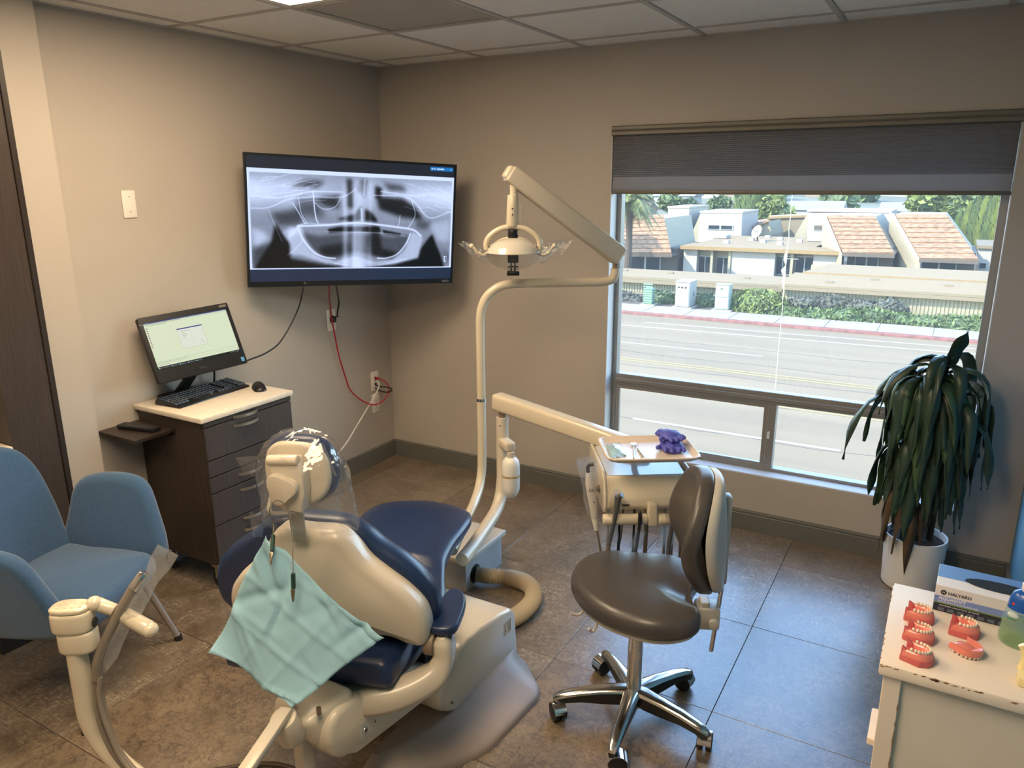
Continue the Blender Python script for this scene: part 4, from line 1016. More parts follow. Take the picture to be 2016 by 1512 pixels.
# all-in-one computer
c = V((.1725, -1.5945, 1.0827)); X, Y, N = plane_axes(math.radians(-16.26), math.radians(23.76), math.radians(3.72)); w, h = .42, .30
t = thing('desktop_computer', 'black all-in-one computer tilted back on the drawer cart', 'computer', (.09, -1.59, .82))
obj('housing', MB().box(c-N*.012, (w, h, .024), (X, Y, N), .008, 3), BLACKP, t)
obj('rear_cover', MB().box(c-N*.032-Y*.004, (w*.93, h*.9, .03), (X, Y, N), .014, 3), BLACKM, t)
b = MB()
for o_, d_ in ((Y*(h/2-.0135), (w-.012, .027, .004)), (-Y*(h/2-.029), (w-.012, .058, .004)), (X*(w/2-.0135), (.015, h-.097, .004)), (-X*(w/2-.0135), (.015, h-.097, .004))):
    off = Y*.0155 if d_[0] < .1 else V((0, 0, 0)); b.box(c+o_+off+N*.0015, d_, (X, Y, N))
obj('bezel', b, BLACKP, t, smooth=0)
screen('screen', c+N*.0006+Y*.0155, X, Y, w-.042, h-.085, new_image('desktop_picture', paint_pc()), .95, t)
text('logo', 'DELL', c-Y*(h/2-.026)+N*.0036, X, Y, .014, mat('logo_grey', (92, 96, 104), .3, metal=.5), t)
obj('sticker', MB().box(c+X*(w/2-.022)-Y*(h/2-.022)+N*.0036, (.015, .02, .0006), (X, Y, N)), mat('blue_sticker', (90, 150, 196), .4), t, smooth=0)
obj('badge', MB().box(c+X*(w/2-.032)+Y*(h/2-.012)+N*.0036, (.034, .01, .0006), (X, Y, N)), mat('grey_badge', (120, 112, 98), .4), t, smooth=0)
obj('webcam', MB().cyl(c+Y*(h/2-.013)+N*.0034, c+Y*(h/2-.013)+N*.0042, .003, n=10), SLOT, t)
nb = c-Y*.10-N*.05; p0 = V((.046, nb.y-.02, .832))
obj('stand_neck', MB().hexa([p0+V((-.012, -.035, 0)), p0+V((.012, -.035, 0)), p0+V((.012, .035, 0)), p0+V((-.012, .035, 0)), nb-X*.03-N*.01, nb-X*.03+N*.012, nb+X*.03+N*.012, nb+X*.03-N*.01], .003, 1), BLACKM, t)
obj('stand_base', MB().box((.040, nb.y-.02, .8275), (.068, .19, .015), None, .006, 2), BLACKM, t)
obj('cord', MB().tube(spl([(.1, -1.42, .99), (.06, -1.42, .94), (.055, -1.415, .88), (.05, -1.42, .824)], 6), .005, 8), BLACKCAB, t)

# keyboard and mouse
kc = V((.158, -1.562, .8205)); a = V((.246, -1.783, 0)); e_ = V((.217, -1.361, 0)); A = (e_-a).normalized(); B = V((A.y, -A.x, 0)); Zu = V((0, 0, 1)); Bt = (B-Zu*.10).normalized(); Zt = A.cross(Bt); Zt = Zt if Zt.z > 0 else -Zt
t = thing('keyboard', 'black full size keyboard on the ivory cart top', 'keyboard', (kc.x, kc.y, .82))
L, D = .418, .158
obj('tray', MB().hexa([kc-A*L/2-B*D/2, kc+A*L/2-B*D/2, kc+A*L/2+B*D/2, kc-A*L/2+B*D/2, kc-A*(L/2-.004)-B*(D/2-.004)+Zu*.024, kc+A*(L/2-.004)-B*(D/2-.004)+Zu*.024, kc+A*(L/2-.004)+B*(D/2-.004)+Zu*.009, kc-A*(L/2-.004)+B*(D/2-.004)+Zu*.009], .003, 2), BLACKP, t)
KEY = mat('key_black', (34, 34, 37), .38, var=.06)
kb_ = MB(); kb_.hexa([(-.0085, -.0085, 0), (.0085, -.0085, 0), (.0085, .0085, 0), (-.0085, .0085, 0), (-.0065, -.007, .006), (.0065, -.007, .006), (.0065, .006, .006), (-.0065, .006, .006)])
bm_ = kb_.bm
R3 = Matrix((A, Bt, Zt)).transposed()
for v in bm_.verts: v.co = R3 @ v.co
key0 = obj('key', kb_, KEY, None, smooth=0); used = False
top = lambda u, v: kc+A*u+B*v+Zu*(.024-.015*((v+D/2-.004)/(D-.008)))
LEG = mat('key_legend', (190, 190, 190), .5)
lb = MB(); lb.box((0, 0, 0), (.0035, .004, .0003), (A, Bt, Zt)); leg0 = obj('legend', lb, LEG, None, smooth=0); lused = False
for r_ in range(6):
    v = -.062+r_*.0205
    cols = [(-.195+q*.0188) for q in range(15)]+[(.103+q*.0188) for q in range(3)]+[(.168+q*.0165) for q in range(3)]
    if r_ == 5: cols = [-.195, -.176, -.157, -.138, .0, .05, .069, .088]+cols[15:]
    for u in cols:
        p = top(u, v)
        if not used: key0.location = p; attach(key0, t); used = True; kk = key0
        else: kk = inst(key0, p, t)
        q_ = p+Zt*.0062+A*-.002-Bt*.001
        if not lused: leg0.location = q_; attach(leg0, kk); lused = True
        else: inst(leg0, q_, kk)
sp_ = MB(); sp_.box(top(-.055, .0405)+Zt*.003, (.105, .015, .006), (A, Bt, Zt), .001, 1); obj('space_bar', sp_, KEY, t)
t = thing('computer_mouse', 'black computer mouse on the right end of the cart top', 'mouse', (.296, -1.36, .82))
mc = V((.300, -1.362, .8205)); ma = V((.85, -.53, 0)); me_ = V((.53, .85, 0))
prof = [(-.055, .012, .010), (-.050, .022, .024), (-.03, .030, .033), (0, .031, .036), (.03, .029, .028), (.048, .024, .016), (.055, .012, .008)]
b = MB(); b.loft([[mc+ma*x+me_*(wd*math.cos(q))+Zu*(hh*max(0, math.sin(q))) for q in [PI*k/12 for k in range(13)]] for x, wd, hh in prof]); obj('shell', b, BLACKP, t, smooth=60)
obj('wheel', MB().cyl(mc+ma*.03-me_*.004+Zu*.027, mc+ma*.03+me_*.004+Zu*.027, .006, n=12), BLACKR, t)

# ------------------------------------------------------------------ blue armchair
BLUEF = mat('blue_felt', (60, 90, 122), .95, var=.10, scale=120, bump=.25, bscale=500, sheen=.35, spec=.2)
LEGM = mat('grey_leg_paint', (168, 162, 158), .35, metal=.5, var=.03)
ch0 = V((.470, -2.479, 0)); F = V((.9315, .3637, 0)); Lt = V((-.3637, .9315, 0))
def cl(f, l, z): return ch0+F*f+Lt*l+V((0, 0, z))
t = thing('armchair', 'blue felt armchair with splayed grey legs at the left', 'chair', ch0)
out = spl([(-.2, -.235, 0), (-.05, -.25, 0), (.12, -.245, 0), (.235, -.20, 0), (.262, 0, 0), (.235, .20, 0), (.12, .245, 0), (-.05, .25, 0), (-.2, .235, 0)], 5, True)
obj('seat', MB().pad([(p.x, p.y) for p in out], lambda f, l, w: cl(f, l, .325+w+.012*max(0, -f)*0), .09, .04, .018, er_back=.03), BLUEF, t, smooth=60)
def backmap(l, z, w):
    lean = .20+.10*((z-.36)/.5); curve = .16*(l/.3)**2*.5
    return cl(-lean+curve-.0+w-.06, l, z)
out = spl([(-.235, .37, 0), (-.255, .48, 0), (-.25, .62, 0), (-.225, .76, 0), (-.16, .835, 0), (0, .868, 0), (.16, .835, 0), (.225, .76, 0), (.25, .62, 0), (.255, .48, 0), (.235, .37, 0)], 5, True)
obj('backrest', MB().pad([(p.x, p.y) for p in out], backmap, .07, .03, .008, er_back=.03), BLUEF, t, smooth=60)
for sgn in (-1, 1):
    out = spl([(-.20, .38, 0), (-.175, .52, 0), (-.15, .625, 0), (-.10, .668, 0), (.0, .685, 0), (.10, .678, 0), (.158, .64, 0), (.20, .54, 0), (.235, .43, 0), (.225, .37, 0), (.10, .345, 0), (-.1, .345, 0)], 4, True)
    def armmap(f, z, w, s=sgn): return cl(f+.004, s*(.232+.06*max(0, (z-.40)/.28)+(.065-w if s < 0 else .0)+(w if s > 0 else 0)), z)
    obj('armrest', MB().pad([(p.x, p.y) for p in out], armmap, .065, .028, .004, er_back=.03), BLUEF, t, smooth=60)
for f0, l0, f1, l1 in ((.16, .19, .239, .27), (.16, -.19, .239, -.27), (-.15, .19, -.27, .25), (-.15, -.19, -.27, -.25)):
    lg = obj('leg', MB().tube([cl(f0, l0, .335), cl(f1, l1, .012)], [.014, .0115], 12), LEGM, t)
    obj('foot', MB().cyl(cl(f1, l1, .0), cl(f1, l1, .022), .016, .013, n=12), BLACKR, lg)
b = MB(); b.box(cl(0, 0, .325), (.34, .4, .02), (F, Lt, Zu)); obj('underframe', b, LEGM, t)

# ------------------------------------------------------------------ plant in its white pot
POT = mat('white_pot', (226, 224, 220), .45, var=.02)
DRAC = mat('dracaena_leaf', (48, 68, 52), .42, var=.35, scale=6, coat=.06)
DRAC2 = mat('dracaena_leaf_light', (66, 92, 58), .42, var=.35, scale=6, coat=.06)
DRY = mat('dry_leaf', (84, 64, 46), .7, var=.3, scale=9)
pc = V((3.12, -.20, 0)); ph = .245
t = thing('potted_plant', 'tall drooping dark green leafy plant in a white cylinder pot by the window', 'plant', pc)
obj('pot', MB().lathe([(.001, .0), (.110, 0), (.118, .008), (.127, ph-.006), (.126, ph), (.120, ph), (.118, ph-.004), (.112, .04), (.001, .035)], pc, n=40), POT, t)
obj('soil', MB().lathe([(.001, ph-.03), (.06, ph-.02), (.117, ph-.03), (.117, ph-.06), (.001, ph-.06)], pc, n=24), mat('potting_soil', (52, 42, 34), .95, var=.3, scale=60, bump=.6, bscale=90), t)
rr = random.Random(8); canes = [((.01, .0), (.02, -.03), 1.04), ((-.05, -.02), (-.05, -.05), .96), ((.05, .03), (.05, -.03), .90)]
for (ax_, ay_), (bx_, by_), ht in canes:
    P_ = spl([pc+V((ax_, ay_, ph-.05)), pc+V(((ax_+bx_)/2+.006, (ay_+by_)/2, (ph+ht)/2)), pc+V((bx_, by_, ht))], 8)
    obj('cane', MB().tube(P_, [.017-.006*k/16 for k in range(len(P_))], 10), BARK, t)
def leaf(base, az, l, rise, droop, wd, m=DRAC, tw=0.0):
    d = V((math.cos(az), math.sin(az), 0)); n_ = 12; e = V((-d.y, d.x, 0)); P_ = []; p = V(base); el = rise
    for k in range(n_+1):
        P_.append(p.copy()); el -= droop/n_*(1.6 if k < n_*.5 else .55); el = max(el, -1.52)
        p = p+(d*math.cos(el)+V((0, 0, math.sin(el))))*(l/n_)
    f = MB(); Ls, Cs, Rs = [], [], []
    for k, p in enumerate(P_):
        s = k/n_; ww = wd*(.35+1.1*math.sin(PI*min(1, s*.78+.08))**.8)*(1-s**5) if s < 1 else .0005
        tn = (P_[min(k+1, n_)]-P_[max(k-1, 0)]).normalized(); up = e.cross(tn); a_ = tw*s; ee = e*math.cos(a_)+up*math.sin(a_)
        wav = .006*math.sin(s*11+az*3)
        Ls.append(f.bm.verts.new(p-ee*ww+up*(.25*ww+wav))); Cs.append(f.bm.verts.new(p-up*.10*ww)); Rs.append(f.bm.verts.new(p+ee*ww+up*(.25*ww-wav)))
    for k in range(n_):
        f.face([Ls[k], Cs[k], Cs[k+1], Ls[k+1]]); f.face([Cs[k], Rs[k], Rs[k+1], Cs[k+1]])
    o = fin('leaf', f, m, t)
    for q in o.data.polygons: q.use_smooth = True
    md = o.modifiers.new('solid', 'SOLIDIFY'); md.thickness = .0012
def okdir(base, az, l):
    # keep the leaves on the room side of the wall and off the right wall
    tip = base+V((math.cos(az), math.sin(az), 0))*l*.62
    return tip.y < -.03 and tip.x < 3.46
cnt = 0; k = 0
while cnt < 185 and k < 2000:
    k += 1; q = rr.choice((0, 0, 1, 1, 2)); (ax_, ay_), (bx_, by_), ht = canes[q]
    z = rr.uniform(.60, ht+.02); s = (z-ph)/(ht-ph); base = pc+V((ax_+(bx_-ax_)*s, ay_+(by_-ay_)*s, z)); az = rr.uniform(-PI*1.02, .12) if rr.random() < .85 else rr.uniform(0, 2*PI)
    high = z > ht-.12; l = rr.uniform(.28, .44); l_eff = l*.55
    if not okdir(base, az, l_eff): continue
    leaf(base, az, l, rr.uniform(.75, 1.25) if high else rr.uniform(.3, 1.0), rr.uniform(2.5, 3.3), rr.uniform(.013, .023), DRAC if rr.random() < .8 else DRAC2, rr.uniform(-1.6, 1.6)); cnt += 1
leaf(pc+V((-.06, -.04, .84)), math.radians(184), .52, 1.05, 2.55, .020, DRAC, .5)
leaf(pc+V((.03, -.03, 1.0)), math.radians(-8), .42, 1.0, 2.9, .028, DRAC, .3)
leaf(pc+V((.03, -.02, 1.02)), math.radians(-60), .2, 1.5, .6, .022, DRAC, .2)
for az, l, z in ((3.5, .36, .50), (3.8, .42, .52), (4.2, .34, .46), (4.75, .40, .44), (3.3, .30, .44), (5.3, .30, .42)):
    leaf(pc+V((-.03, -.03, z)), az, l, .25, 2.3, .017, DRY, rr.uniform(-.9, .9))

# ------------------------------------------------------------------ white painted cabinet with the dental models
CHIPW = mat('chipped_white_paint', (228, 216, 202), .5, var=.03, scale=6)
CHIP = mat('bare_wood_chip', (142, 110, 86), .8, var=.2, scale=40)
SHADEW = mat('white_cabinet_panel', (214, 206, 194), .5, var=.02)
x0, y0, y1, zt = 3.078, -2.208, -1.828, .80
t = thing('white_cabinet', 'chipped white painted cabinet at the lower right corner', 'cabinet', (3.29, -2.02, 0))
obj('top', MB().bb((x0, y0, zt-.028), (3.495, y1, zt), .004, 2), CHIPW, t)
obj('body', MB().bb((x0+.012, y0+.020, .06), (3.494, y1-.01, zt-.028), .002, 1), SHADEW, t, smooth=0)
obj('stile', MB().bb((x0+.010, y0+.010, .0), (x0+.045, y0+.0199, zt-.028), .0015, 1), CHIPW, t, smooth=0)
obj('stile', MB().bb((3.45, y0+.010, .0), (3.494, y0+.0199, zt-.028), .0015, 1), CHIPW, t, smooth=0)
obj('lower_ledge', MB().bb((x0-.006, -2.10, .515), (x0+.0119, -1.98, .535), .003, 1), CHIPW, t)
obj('plinth', MB().bb((x0+.016, y0+.022, 0), (3.494, y1-.012, .06)), SHADEW, t, smooth=0)
rr = random.Random(4)
for k in range(26):
    x = rr.uniform(x0, 3.42); s = rr.uniform(.002, .008); z = zt-.001-rr.uniform(0, .003)
    obj('paint_chip', MB().prism([(x-s, y0-.0004, z-rr.uniform(.001, .004)), (x+s*.3, y0-.0004, z-rr.uniform(.002, .005)), (x+s, y0-.0004, z-.001), (x, y0-.0004, z)], (0, .001, 0)), CHIP, t, smooth=0)
for k in range(12):
    y = rr.uniform(y0, y1); s = rr.uniform(.002, .007)
    obj('paint_chip', MB().prism([(x0-.0003, y-s, zt-.002), (x0+.003*rr.random(), y, zt+.0003), (x0-.0003, y+s, zt-.002), (x0-.0003, y, zt-rr.uniform(.004, .008))], (.001, 0, .0002)), CHIP, t, smooth=0)
for z, s in ((.70, .012), (.62, .03), (.56, .02), (.66, .008)): obj('paint_chip', MB().prism([(x0+.0445, y0+.0094, z-s), (x0+.0455, y0+.0094, z-s*.4), (x0+.0455, y0+.0094, z+s*.5), (x0+.0445, y0+.0094, z+s), (x0+.0425, y0+.0094, z)], (0, .001, 0)), CHIP, t, smooth=0)

# glove box
bx0 = V((3.167, -1.921, zt)); bx1 = V((3.400, -1.930, zt)); A = (bx1-bx0).normalized(); B = Zu.cross(A); h = .066; dpt = .116; L = (bx1-bx0).length
CARD = mat('glove_box_white', (226, 224, 228), .4, var=.01); CBLUE = mat('glove_box_blue', (96, 140, 206), .4, var=.03); CDARK = mat('glove_box_navy', (34, 40, 58), .4, var=.04); CMID = mat('glove_box_mid_blue', (124, 146, 206), .4, var=.03); CGREEN = mat('glove_box_green', (120, 150, 70), .45); INKD = mat('ink_dark', (30, 32, 40), .5); INKW = mat('ink_white', (236, 236, 240), .5)
t = thing('glove_box', 'white and blue carton of exam gloves with an oval opening', 'box', bx0+A*L/2+B*dpt/2)
ct = bx0+A*L/2+B*dpt/2+Zu*h/2
obj('carton', MB().box(ct, (L, dpt, h), (A, B, Zu), .001, 1), CARD, t, smooth=0)
obj('blue_top_band', MB().box(bx0+A*L/2+B*(dpt-.035)+Zu*(h+.0002), (L-.001, .069, .0004), (A, B, Zu)), CBLUE, t, smooth=0)
def strip(z0_, z1_, m, name): obj(name, MB().box(bx0+A*L/2-B*.0002+Zu*(z0_+z1_)/2, (L-.0006, .0004, z1_-z0_), (A, B, Zu)), m, t, smooth=0)
strip(.0005, .021, CDARK, 'dark_band'); strip(.021, .0235, CGREEN, 'green_line'); strip(.0235, .040, CMID, 'blue_band')
obj('end_band', MB().box(bx0-A*.0002+B*dpt/2+Zu*.0215, (.0004, dpt-.001, .042), (A, B, Zu)), CDARK, t, smooth=0)
n_ = 32; oc = bx0+A*.128+B*.056+Zu*(h+.0006)
obj('opening', MB().prism([oc+A*.072*math.cos(2*PI*k/n_)+B*.026*math.sin(2*PI*k/n_) for k in range(n_)], Zu*.0004), mat('box_opening_dark', (14, 18, 34), .8), t, smooth=0)
fo = lambda u, z: bx0+A*u-B*.0006+Zu*z
obj('emblem', MB().cyl(fo(.017, .050)+B*.0004, fo(.017, .050), .0062, n=24), INKD, t, smooth=0)
text('emblem_letter', 'H', fo(.017, .050)-B*.0004, A, Zu, .008, INKW, t, .0002)
text('brand_lettering', 'HALYARD', fo(.026, .0495), A, Zu, .0105, INKD, t, .0002, 'LEFT', .0002)
text('product_lettering', 'AQUASOFT', fo(.009, .0345), A, Zu, .0105, INKW, t, .0002, 'LEFT', .0002)
text('small_lettering', 'NITRILE EXAM GLOVES POWDER-FREE', fo(.009, .0265), A, Zu, .0046, INKW, t, .0002, 'LEFT')
text('small_lettering', 'NON-STERILE  AMBIDEXTROUS  200 GLOVES', fo(.012, .0165), A, Zu, .004, INKW, t, .0002, 'LEFT')
for k in range(7): obj('icon', MB().box(fo(.016+k*.020, .007), (.013, .0004, .008), (A, B, Zu)), mat('icon_grey', (90, 98, 116), .5), t, smooth=0)

# pump bottle
bc = V((3.338, -1.985, zt)); PL = clear_mat('clear_green_bottle', (.90, .97, .95), haze=.22, gloss=.05, rough=.08, hazecol=(.80, .92, .90)); LIQ = clear_mat('green_liquid', (.93, .96, .78), haze=.40, gloss=.02, hazecol=(.88, .94, .70))
t = thing('pump_bottle', 'clear green pump bottle with blue label at the right edge', 'bottle', bc)
obj('bottle_body', MB().lathe([(.001, .001), (.040, .001), (.044, .006), (.045, .02), (.042, .06), (.037, .085), (.034, .108), (.028, .122), (.015, .128), (.013, .134)], bc, n=32, sy=.75), PL, t, smooth=60)
obj('liquid', MB().lathe([(.001, .004), (.038, .004), (.042, .01), (.043, .02), (.0415, .048), (.001, .048)], bc, n=32, sy=.74), LIQ, t, smooth=60)
obj('label', MB().lathe([(.0372, .086), (.0345, .107), (.0285, .1225), (.0155, .1285)], bc, n=32, sy=.76), mat('blue_label', (22, 84, 170), .25, var=.03), t, smooth=60)
obj('cap', MB().lathe([(.016, .128), (.017, .130), (.017, .143), (.012, .146), (.0085, .147), (.0085, .158), (.001, .158)], bc, n=24), INKW, t)
obj('pump_head', MB().cyl(bc+Zu*.156, bc+Zu*.170, .011, n=20, bevel=.002).tube([bc+Zu*.164, bc+V((.03, .01, .164)), bc+V((.036, .012, .158))], .005, 10), INKW, t)
obj('dip_tube', MB().cyl(bc+Zu*.006, bc+Zu*.128, .0025, n=8), PL, t)
vd = V((-.45, -.89, 0)); vs = V((.89, -.45, 0))
obj('red_logo', MB().ell(bc+vd*.0255-vs*.013+Zu*.098, (.0085, .0028, .0075), (vs, vd, Zu), 16, 8), mat('logo_red', (196, 40, 44), .4), t)
obj('label_stripe', MB().ell(bc+vd*.0285-vs*.016+Zu*.064, (.0095, .003, .0014), (vs, vd, Zu), 12, 6), mat('label_green', (40, 130, 80), .4), t)
obj('label_panel', MB().ell(bc+vd*.0268-vs*.015+Zu*.073, (.0115, .003, .007), (vs, vd, Zu), 12, 6), INKW, t)

# dental models
WAX = mat('red_model_base', (198, 98, 98), .4, var=.05, scale=20, sub=.1); GUM = mat('denture_pink', (226, 132, 118), .22, var=.06, scale=25, sub=.15, coat=.4); TOOTH = mat('denture_tooth', (238, 226, 204), .25, var=.03, coat=.3)
def horseshoe(c, ax, ay, r, w, h, z0, n=22, open_=2.35):
    """raised U-shaped ridge, closed end toward ax"""
    rings = []
    for k in range(n+1):
        a_ = -open_+2*open_*k/n
        pos = lambda rr_: c+ax*(rr_*1.12*math.cos(a_) if abs(a_) < PI/2 else rr_*1.5*math.cos(a_))+ay*(rr_*math.sin(min(max(a_, -PI/2), PI/2)))
        p_, q_ = pos(r-w), pos(r+w)
        rings.append([p_+Zu*z0, q_+Zu*z0, pos(r+w*.75)+Zu*(z0+h*.75), pos(r)+Zu*(z0+h), pos(r-w*.75)+Zu*(z0+h*.75)])
    return rings
def model(label, c, yaw, base=True, group=None, tooth_col=True, lift=0.0, flip=False):
    c = V((c[0], c[1], zt)); ax = V((math.cos(yaw), math.sin(yaw), 0)); ay = V((-ax.y, ax.x, 0))
    t = thing('denture_model', label, 'dental model', c, group)
    z0 = 0.0
    if base:
        poly = [(-.030, -.025), (.010, -.028), (.026, -.016), (.030, 0), (.026, .016), (.010, .028), (-.030, .025)]
        obj('cast_base', MB().prism([c+ax*x+ay*y+Zu*.0003 for x, y in poly], Zu*.014, .002, 2), WAX, t)
        # raised back corners of the cast
        for s in (-1, 1): obj('cast_heel', MB().hexa([c+ax*-.029+ay*(s*.012)+Zu*.013, c+ax*-.012+ay*(s*.012)+Zu*.013, c+ax*-.012+ay*(s*.023)+Zu*.013, c+ax*-.029+ay*(s*.023)+Zu*.013, c+ax*-.029+ay*(s*.013)+Zu*.032, c+ax*-.018+ay*(s*.013)+Zu*.026, c+ax*-.018+ay*(s*.021)+Zu*.026, c+ax*-.029+ay*(s*.021)+Zu*.032], .002, 2), WAX, t)
        z0 = .013
    obj('gum_arch', MB().loft(horseshoe(c, ax, ay, .0185, .0068, .014, z0)), GUM, t, smooth=50)
    for k in range(14):
        a_ = -1.95+3.9*k/13; r = .0185
        p = c+ax*(r*1.12*math.cos(a_) if abs(a_) < PI/2 else r*1.5*math.cos(a_))+ay*(r*math.sin(min(max(a_, -PI/2), PI/2)))+Zu*(z0+.0165)
        tn = V((-math.sin(a_)*1.12, math.cos(a_), 0)) if abs(a_) < PI/2 else V((1, 0, 0)); tn = (ax*tn.x+ay*tn.y).normalized(); big = abs(k-6.5) > 3.5
        obj('tooth', MB().ell(p, (.0034 if big else .0029, .0034 if big else .0022, .0046 if big else .0054), (tn, tn.cross(Zu), Zu), 8, 6), TOOTH, t, smooth=80)
    return t
model('denture on a red cast, farthest left one near the glove box', (3.143, -1.985), -.15)
model('denture on a red cast, middle one of the left row', (3.146, -2.072), -.2)
model('denture on a red cast, nearest one at the front of the left row', (3.147, -2.158), -.25)
model('denture on a red cast standing alone before the glove box', (3.232, -1.998), -.1)
dc = V((3.236, -2.078, zt)); t = thing('upper_denture', 'loose pink upper denture lying teeth down without a cast', 'denture', dc)
ax = V((.80, -.60, 0)); ay = V((.6, .8, 0))
rings = []
for k in range(23):
    a_ = -2.2+4.4*k/22; f_ = lambda rr_: dc+ax*(rr_*1.1*math.cos(a_) if abs(a_) < PI/2 else rr_*1.4*math.cos(a_))+ay*(rr_*math.sin(min(max(a_, -PI/2), PI/2)))
    rings.append([f_(.027)+Zu*.007, f_(.0285)+Zu*.014, f_(.026)+Zu*.021, f_(.021)+Zu*.0195, f_(.014)+Zu*.013, f_(.006)+Zu*.0145, f_(.006)+Zu*.011, f_(.018)+Zu*.007])
obj('palate_plate', MB().loft(rings), GUM, t, smooth=60)
obj('palate', MB().ell(dc-ax*.006+Zu*.0115, (.020, .018, .0045), (ax, ay, Zu), 16, 8), GUM, t, smooth=80)
for k in range(14):
    a_ = -1.95+3.9*k/13; p = dc+ax*(.0245*1.1*math.cos(a_) if abs(a_) < PI/2 else .0245*1.4*math.cos(a_))+ay*(.0245*math.sin(min(max(a_, -PI/2), PI/2)))+Zu*.0052
    tn = (ax*(-math.sin(a_))+ay*math.cos(a_)).normalized(); obj('tooth', MB().ell(p, (.0031, .0026, .005), (tn, tn.cross(Zu), Zu), 8, 6), TOOTH, t, smooth=80)
JAW = mat('ivory_model', (232, 216, 160), .35, var=.04)
jc = V((3.352, -2.135, zt)); t = thing('jaw_model', 'ivory jaw demonstration model cut off at the right edge', 'dental model', jc)
obj('base_block', MB().prism([jc+V(p) for p in ((-.030, -.022, .0003), (.02, -.026, .0003), (.03, 0, .0003), (.02, .026, .0003), (-.03, .012, .0003))], (0, 0, .02), .003, 2), JAW, t)
obj('ramus', MB().tube(spl([jc+V((-.02, .02, .015)), jc+V((-.018, .022, .04)), jc+V((-.022, .024, .058)), jc+V((-.028, .026, .068))], 5), [.011, .011, .010, .010, .009, .009, .009, .009, .009, .009, .008, .008, .008, .008, .0085, .008], 10), JAW, t, smooth=60)
for k in range(5): obj('pin', MB().cyl(jc+V((-.012+k*.007, -.018, .018)), jc+V((-.012+k*.007, -.018, .030)), .0016, n=6), SLOT, t)

# ------------------------------------------------------------------ dental chair
IVORY = mat('ivory_plastic', (200, 190, 172), .3, var=.03, scale=4, coat=.15)
IVORY2 = mat('warm_ivory_enamel', (208, 197, 174), .25, var=.03, scale=4, coat=.2)
NAVY = mat('navy_vinyl', (26, 44, 78), .36, var=.08, scale=10, bump=.05, bscale=260, coat=.06)
TAUPE = mat('taupe_foot_plate', (150, 136, 126), .42, var=.08, scale=7)
BOLT = mat('bolt_steel', (150, 142, 128), .25, metal=.9, var=.05)
GREYV = mat('grey_vinyl', (70, 66, 64), .36, var=.08, scale=10, bump=.05, bscale=260, coat=.08)
PLIGHT = mat('light_grey_plastic', (186, 182, 172), .38, var=.03)
BRASS = mat('taupe_tube', (128, 112, 92), .45, var=.05)
TUBEG = mat('grey_tubing', (122, 112, 100), .45, var=.05)
FILMB = clear_mat('clear_film', (.985, .985, .985), haze=.06, gloss=.11, rough=.07, bump=.6, bscale=26)
FILMS = clear_mat('clear_sleeve', (.97, .97, .97), haze=.16, gloss=.14, rough=.08, bump=.6, bscale=60)
C0 = V((1.6145, -2.331, 0)); CL = V((.951, .309, 0)); CF = V((-.309, .951, 0))
def dc_(l, f, z): return C0+CL*l+CF*f+V((0, 0, z))
def f0(z): return -.02-.14*(z-.5)
def sym(pts, n=5):
    """closed smooth outline from its right half, top to bottom"""
    full = pts+[(-a, b_) for a, b_ in pts[::-1] if abs(a) > 1e-6]
    return [(p.x, p.y) for p in spl([(a, b_, 0) for a, b_ in full], n, True)]
ch = thing('dental_chair', 'navy upholstered dental patient chair seen from behind with ivory shell', 'dental chair', (1.6, -2.1, 0))
# floor pan and base cover
b = MB()
out_p = [(1.36, -1.60), (1.86, -1.602), (1.905, -1.612), (2.005, -1.70), (2.03, -1.75), (2.012, -2.03), (1.99, -2.10), (1.94, -2.18), (1.80, -2.335), (1.75, -2.35), (1.72, -2.33), (1.72, -2.10), (1.36, -2.10)]
in_p = [(1.38, -1.62), (1.85, -1.625), (1.866, -1.64), (1.868, -1.72), (1.868, -1.76), (1.866, -2.03), (1.862, -2.08), (1.85, -2.14), (1.775, -2.30), (1.755, -2.31), (1.74, -2.30), (1.74, -2.12), (1.38, -2.12)]
def ringp(q, z0, z1): return [V((a[0]+(c[0]-a[0])*q, a[1]+(c[1]-a[1])*q, z0+(z1-z0)*1.0 if k in range(1, 8) else z0+(z1-z0)*.6)) for k, (a, c) in enumerate(zip(out_p, in_p))]
b.loft([ringp(0, 0, 0), ringp(0, .012, .012), ringp(.04, .02, .022), ringp(.12, .026, .030), ringp(.5, .04, .052), ringp(.9, .055, .080), ringp(1, .06, .088)]); obj('foot_plate', b, TAUPE, ch, smooth=50)
prof = [(-1.605, .05), (-1.622, .225), (-1.635, .25), (-1.66, .267), (-1.75, .288), (-1.86, .304), (-1.93, .307), (-1.975, .300), (-2.02, .278), (-2.06, .247), (-2.095, .215), (-2.112, .18), (-2.117, .15), (-2.10, .125), (-2.07, .11), (-2.0, .06)]
b = MB(); b.prism([(1.345, y, z) for y, z in prof], (.52, 0, 0), .018, 3); obj('base_cover', b, IVORY, ch, smooth=50)
b = MB(); b.bb((1.40, -2.085, .262), (1.79, -1.90, .3125), .01, 2); obj('cover_lid', b, IVORY, ch)
b = MB(); b.bb((1.395, -2.09, .26), (1.795, -1.895, .3085), .002, 1); obj('lid_joint', b, GAP, ch)
em = MB(); ec = V((1.8655, -1.685, .205))
for a_, d_ in (((0, .022, 0), (.0012, .0025, .05)), ((0, -.022, 0), (.0012, .0025, .05)), ((0, 0, .024), (.0012, .046, .0025)), ((0, 0, -.024), (.0012, .046, .0025))): em.box(ec+V(a_), d_)
obj('emblem_frame', em, mat('emblem_grey', (150, 136, 116), .4), ch, smooth=0)
b = MB()
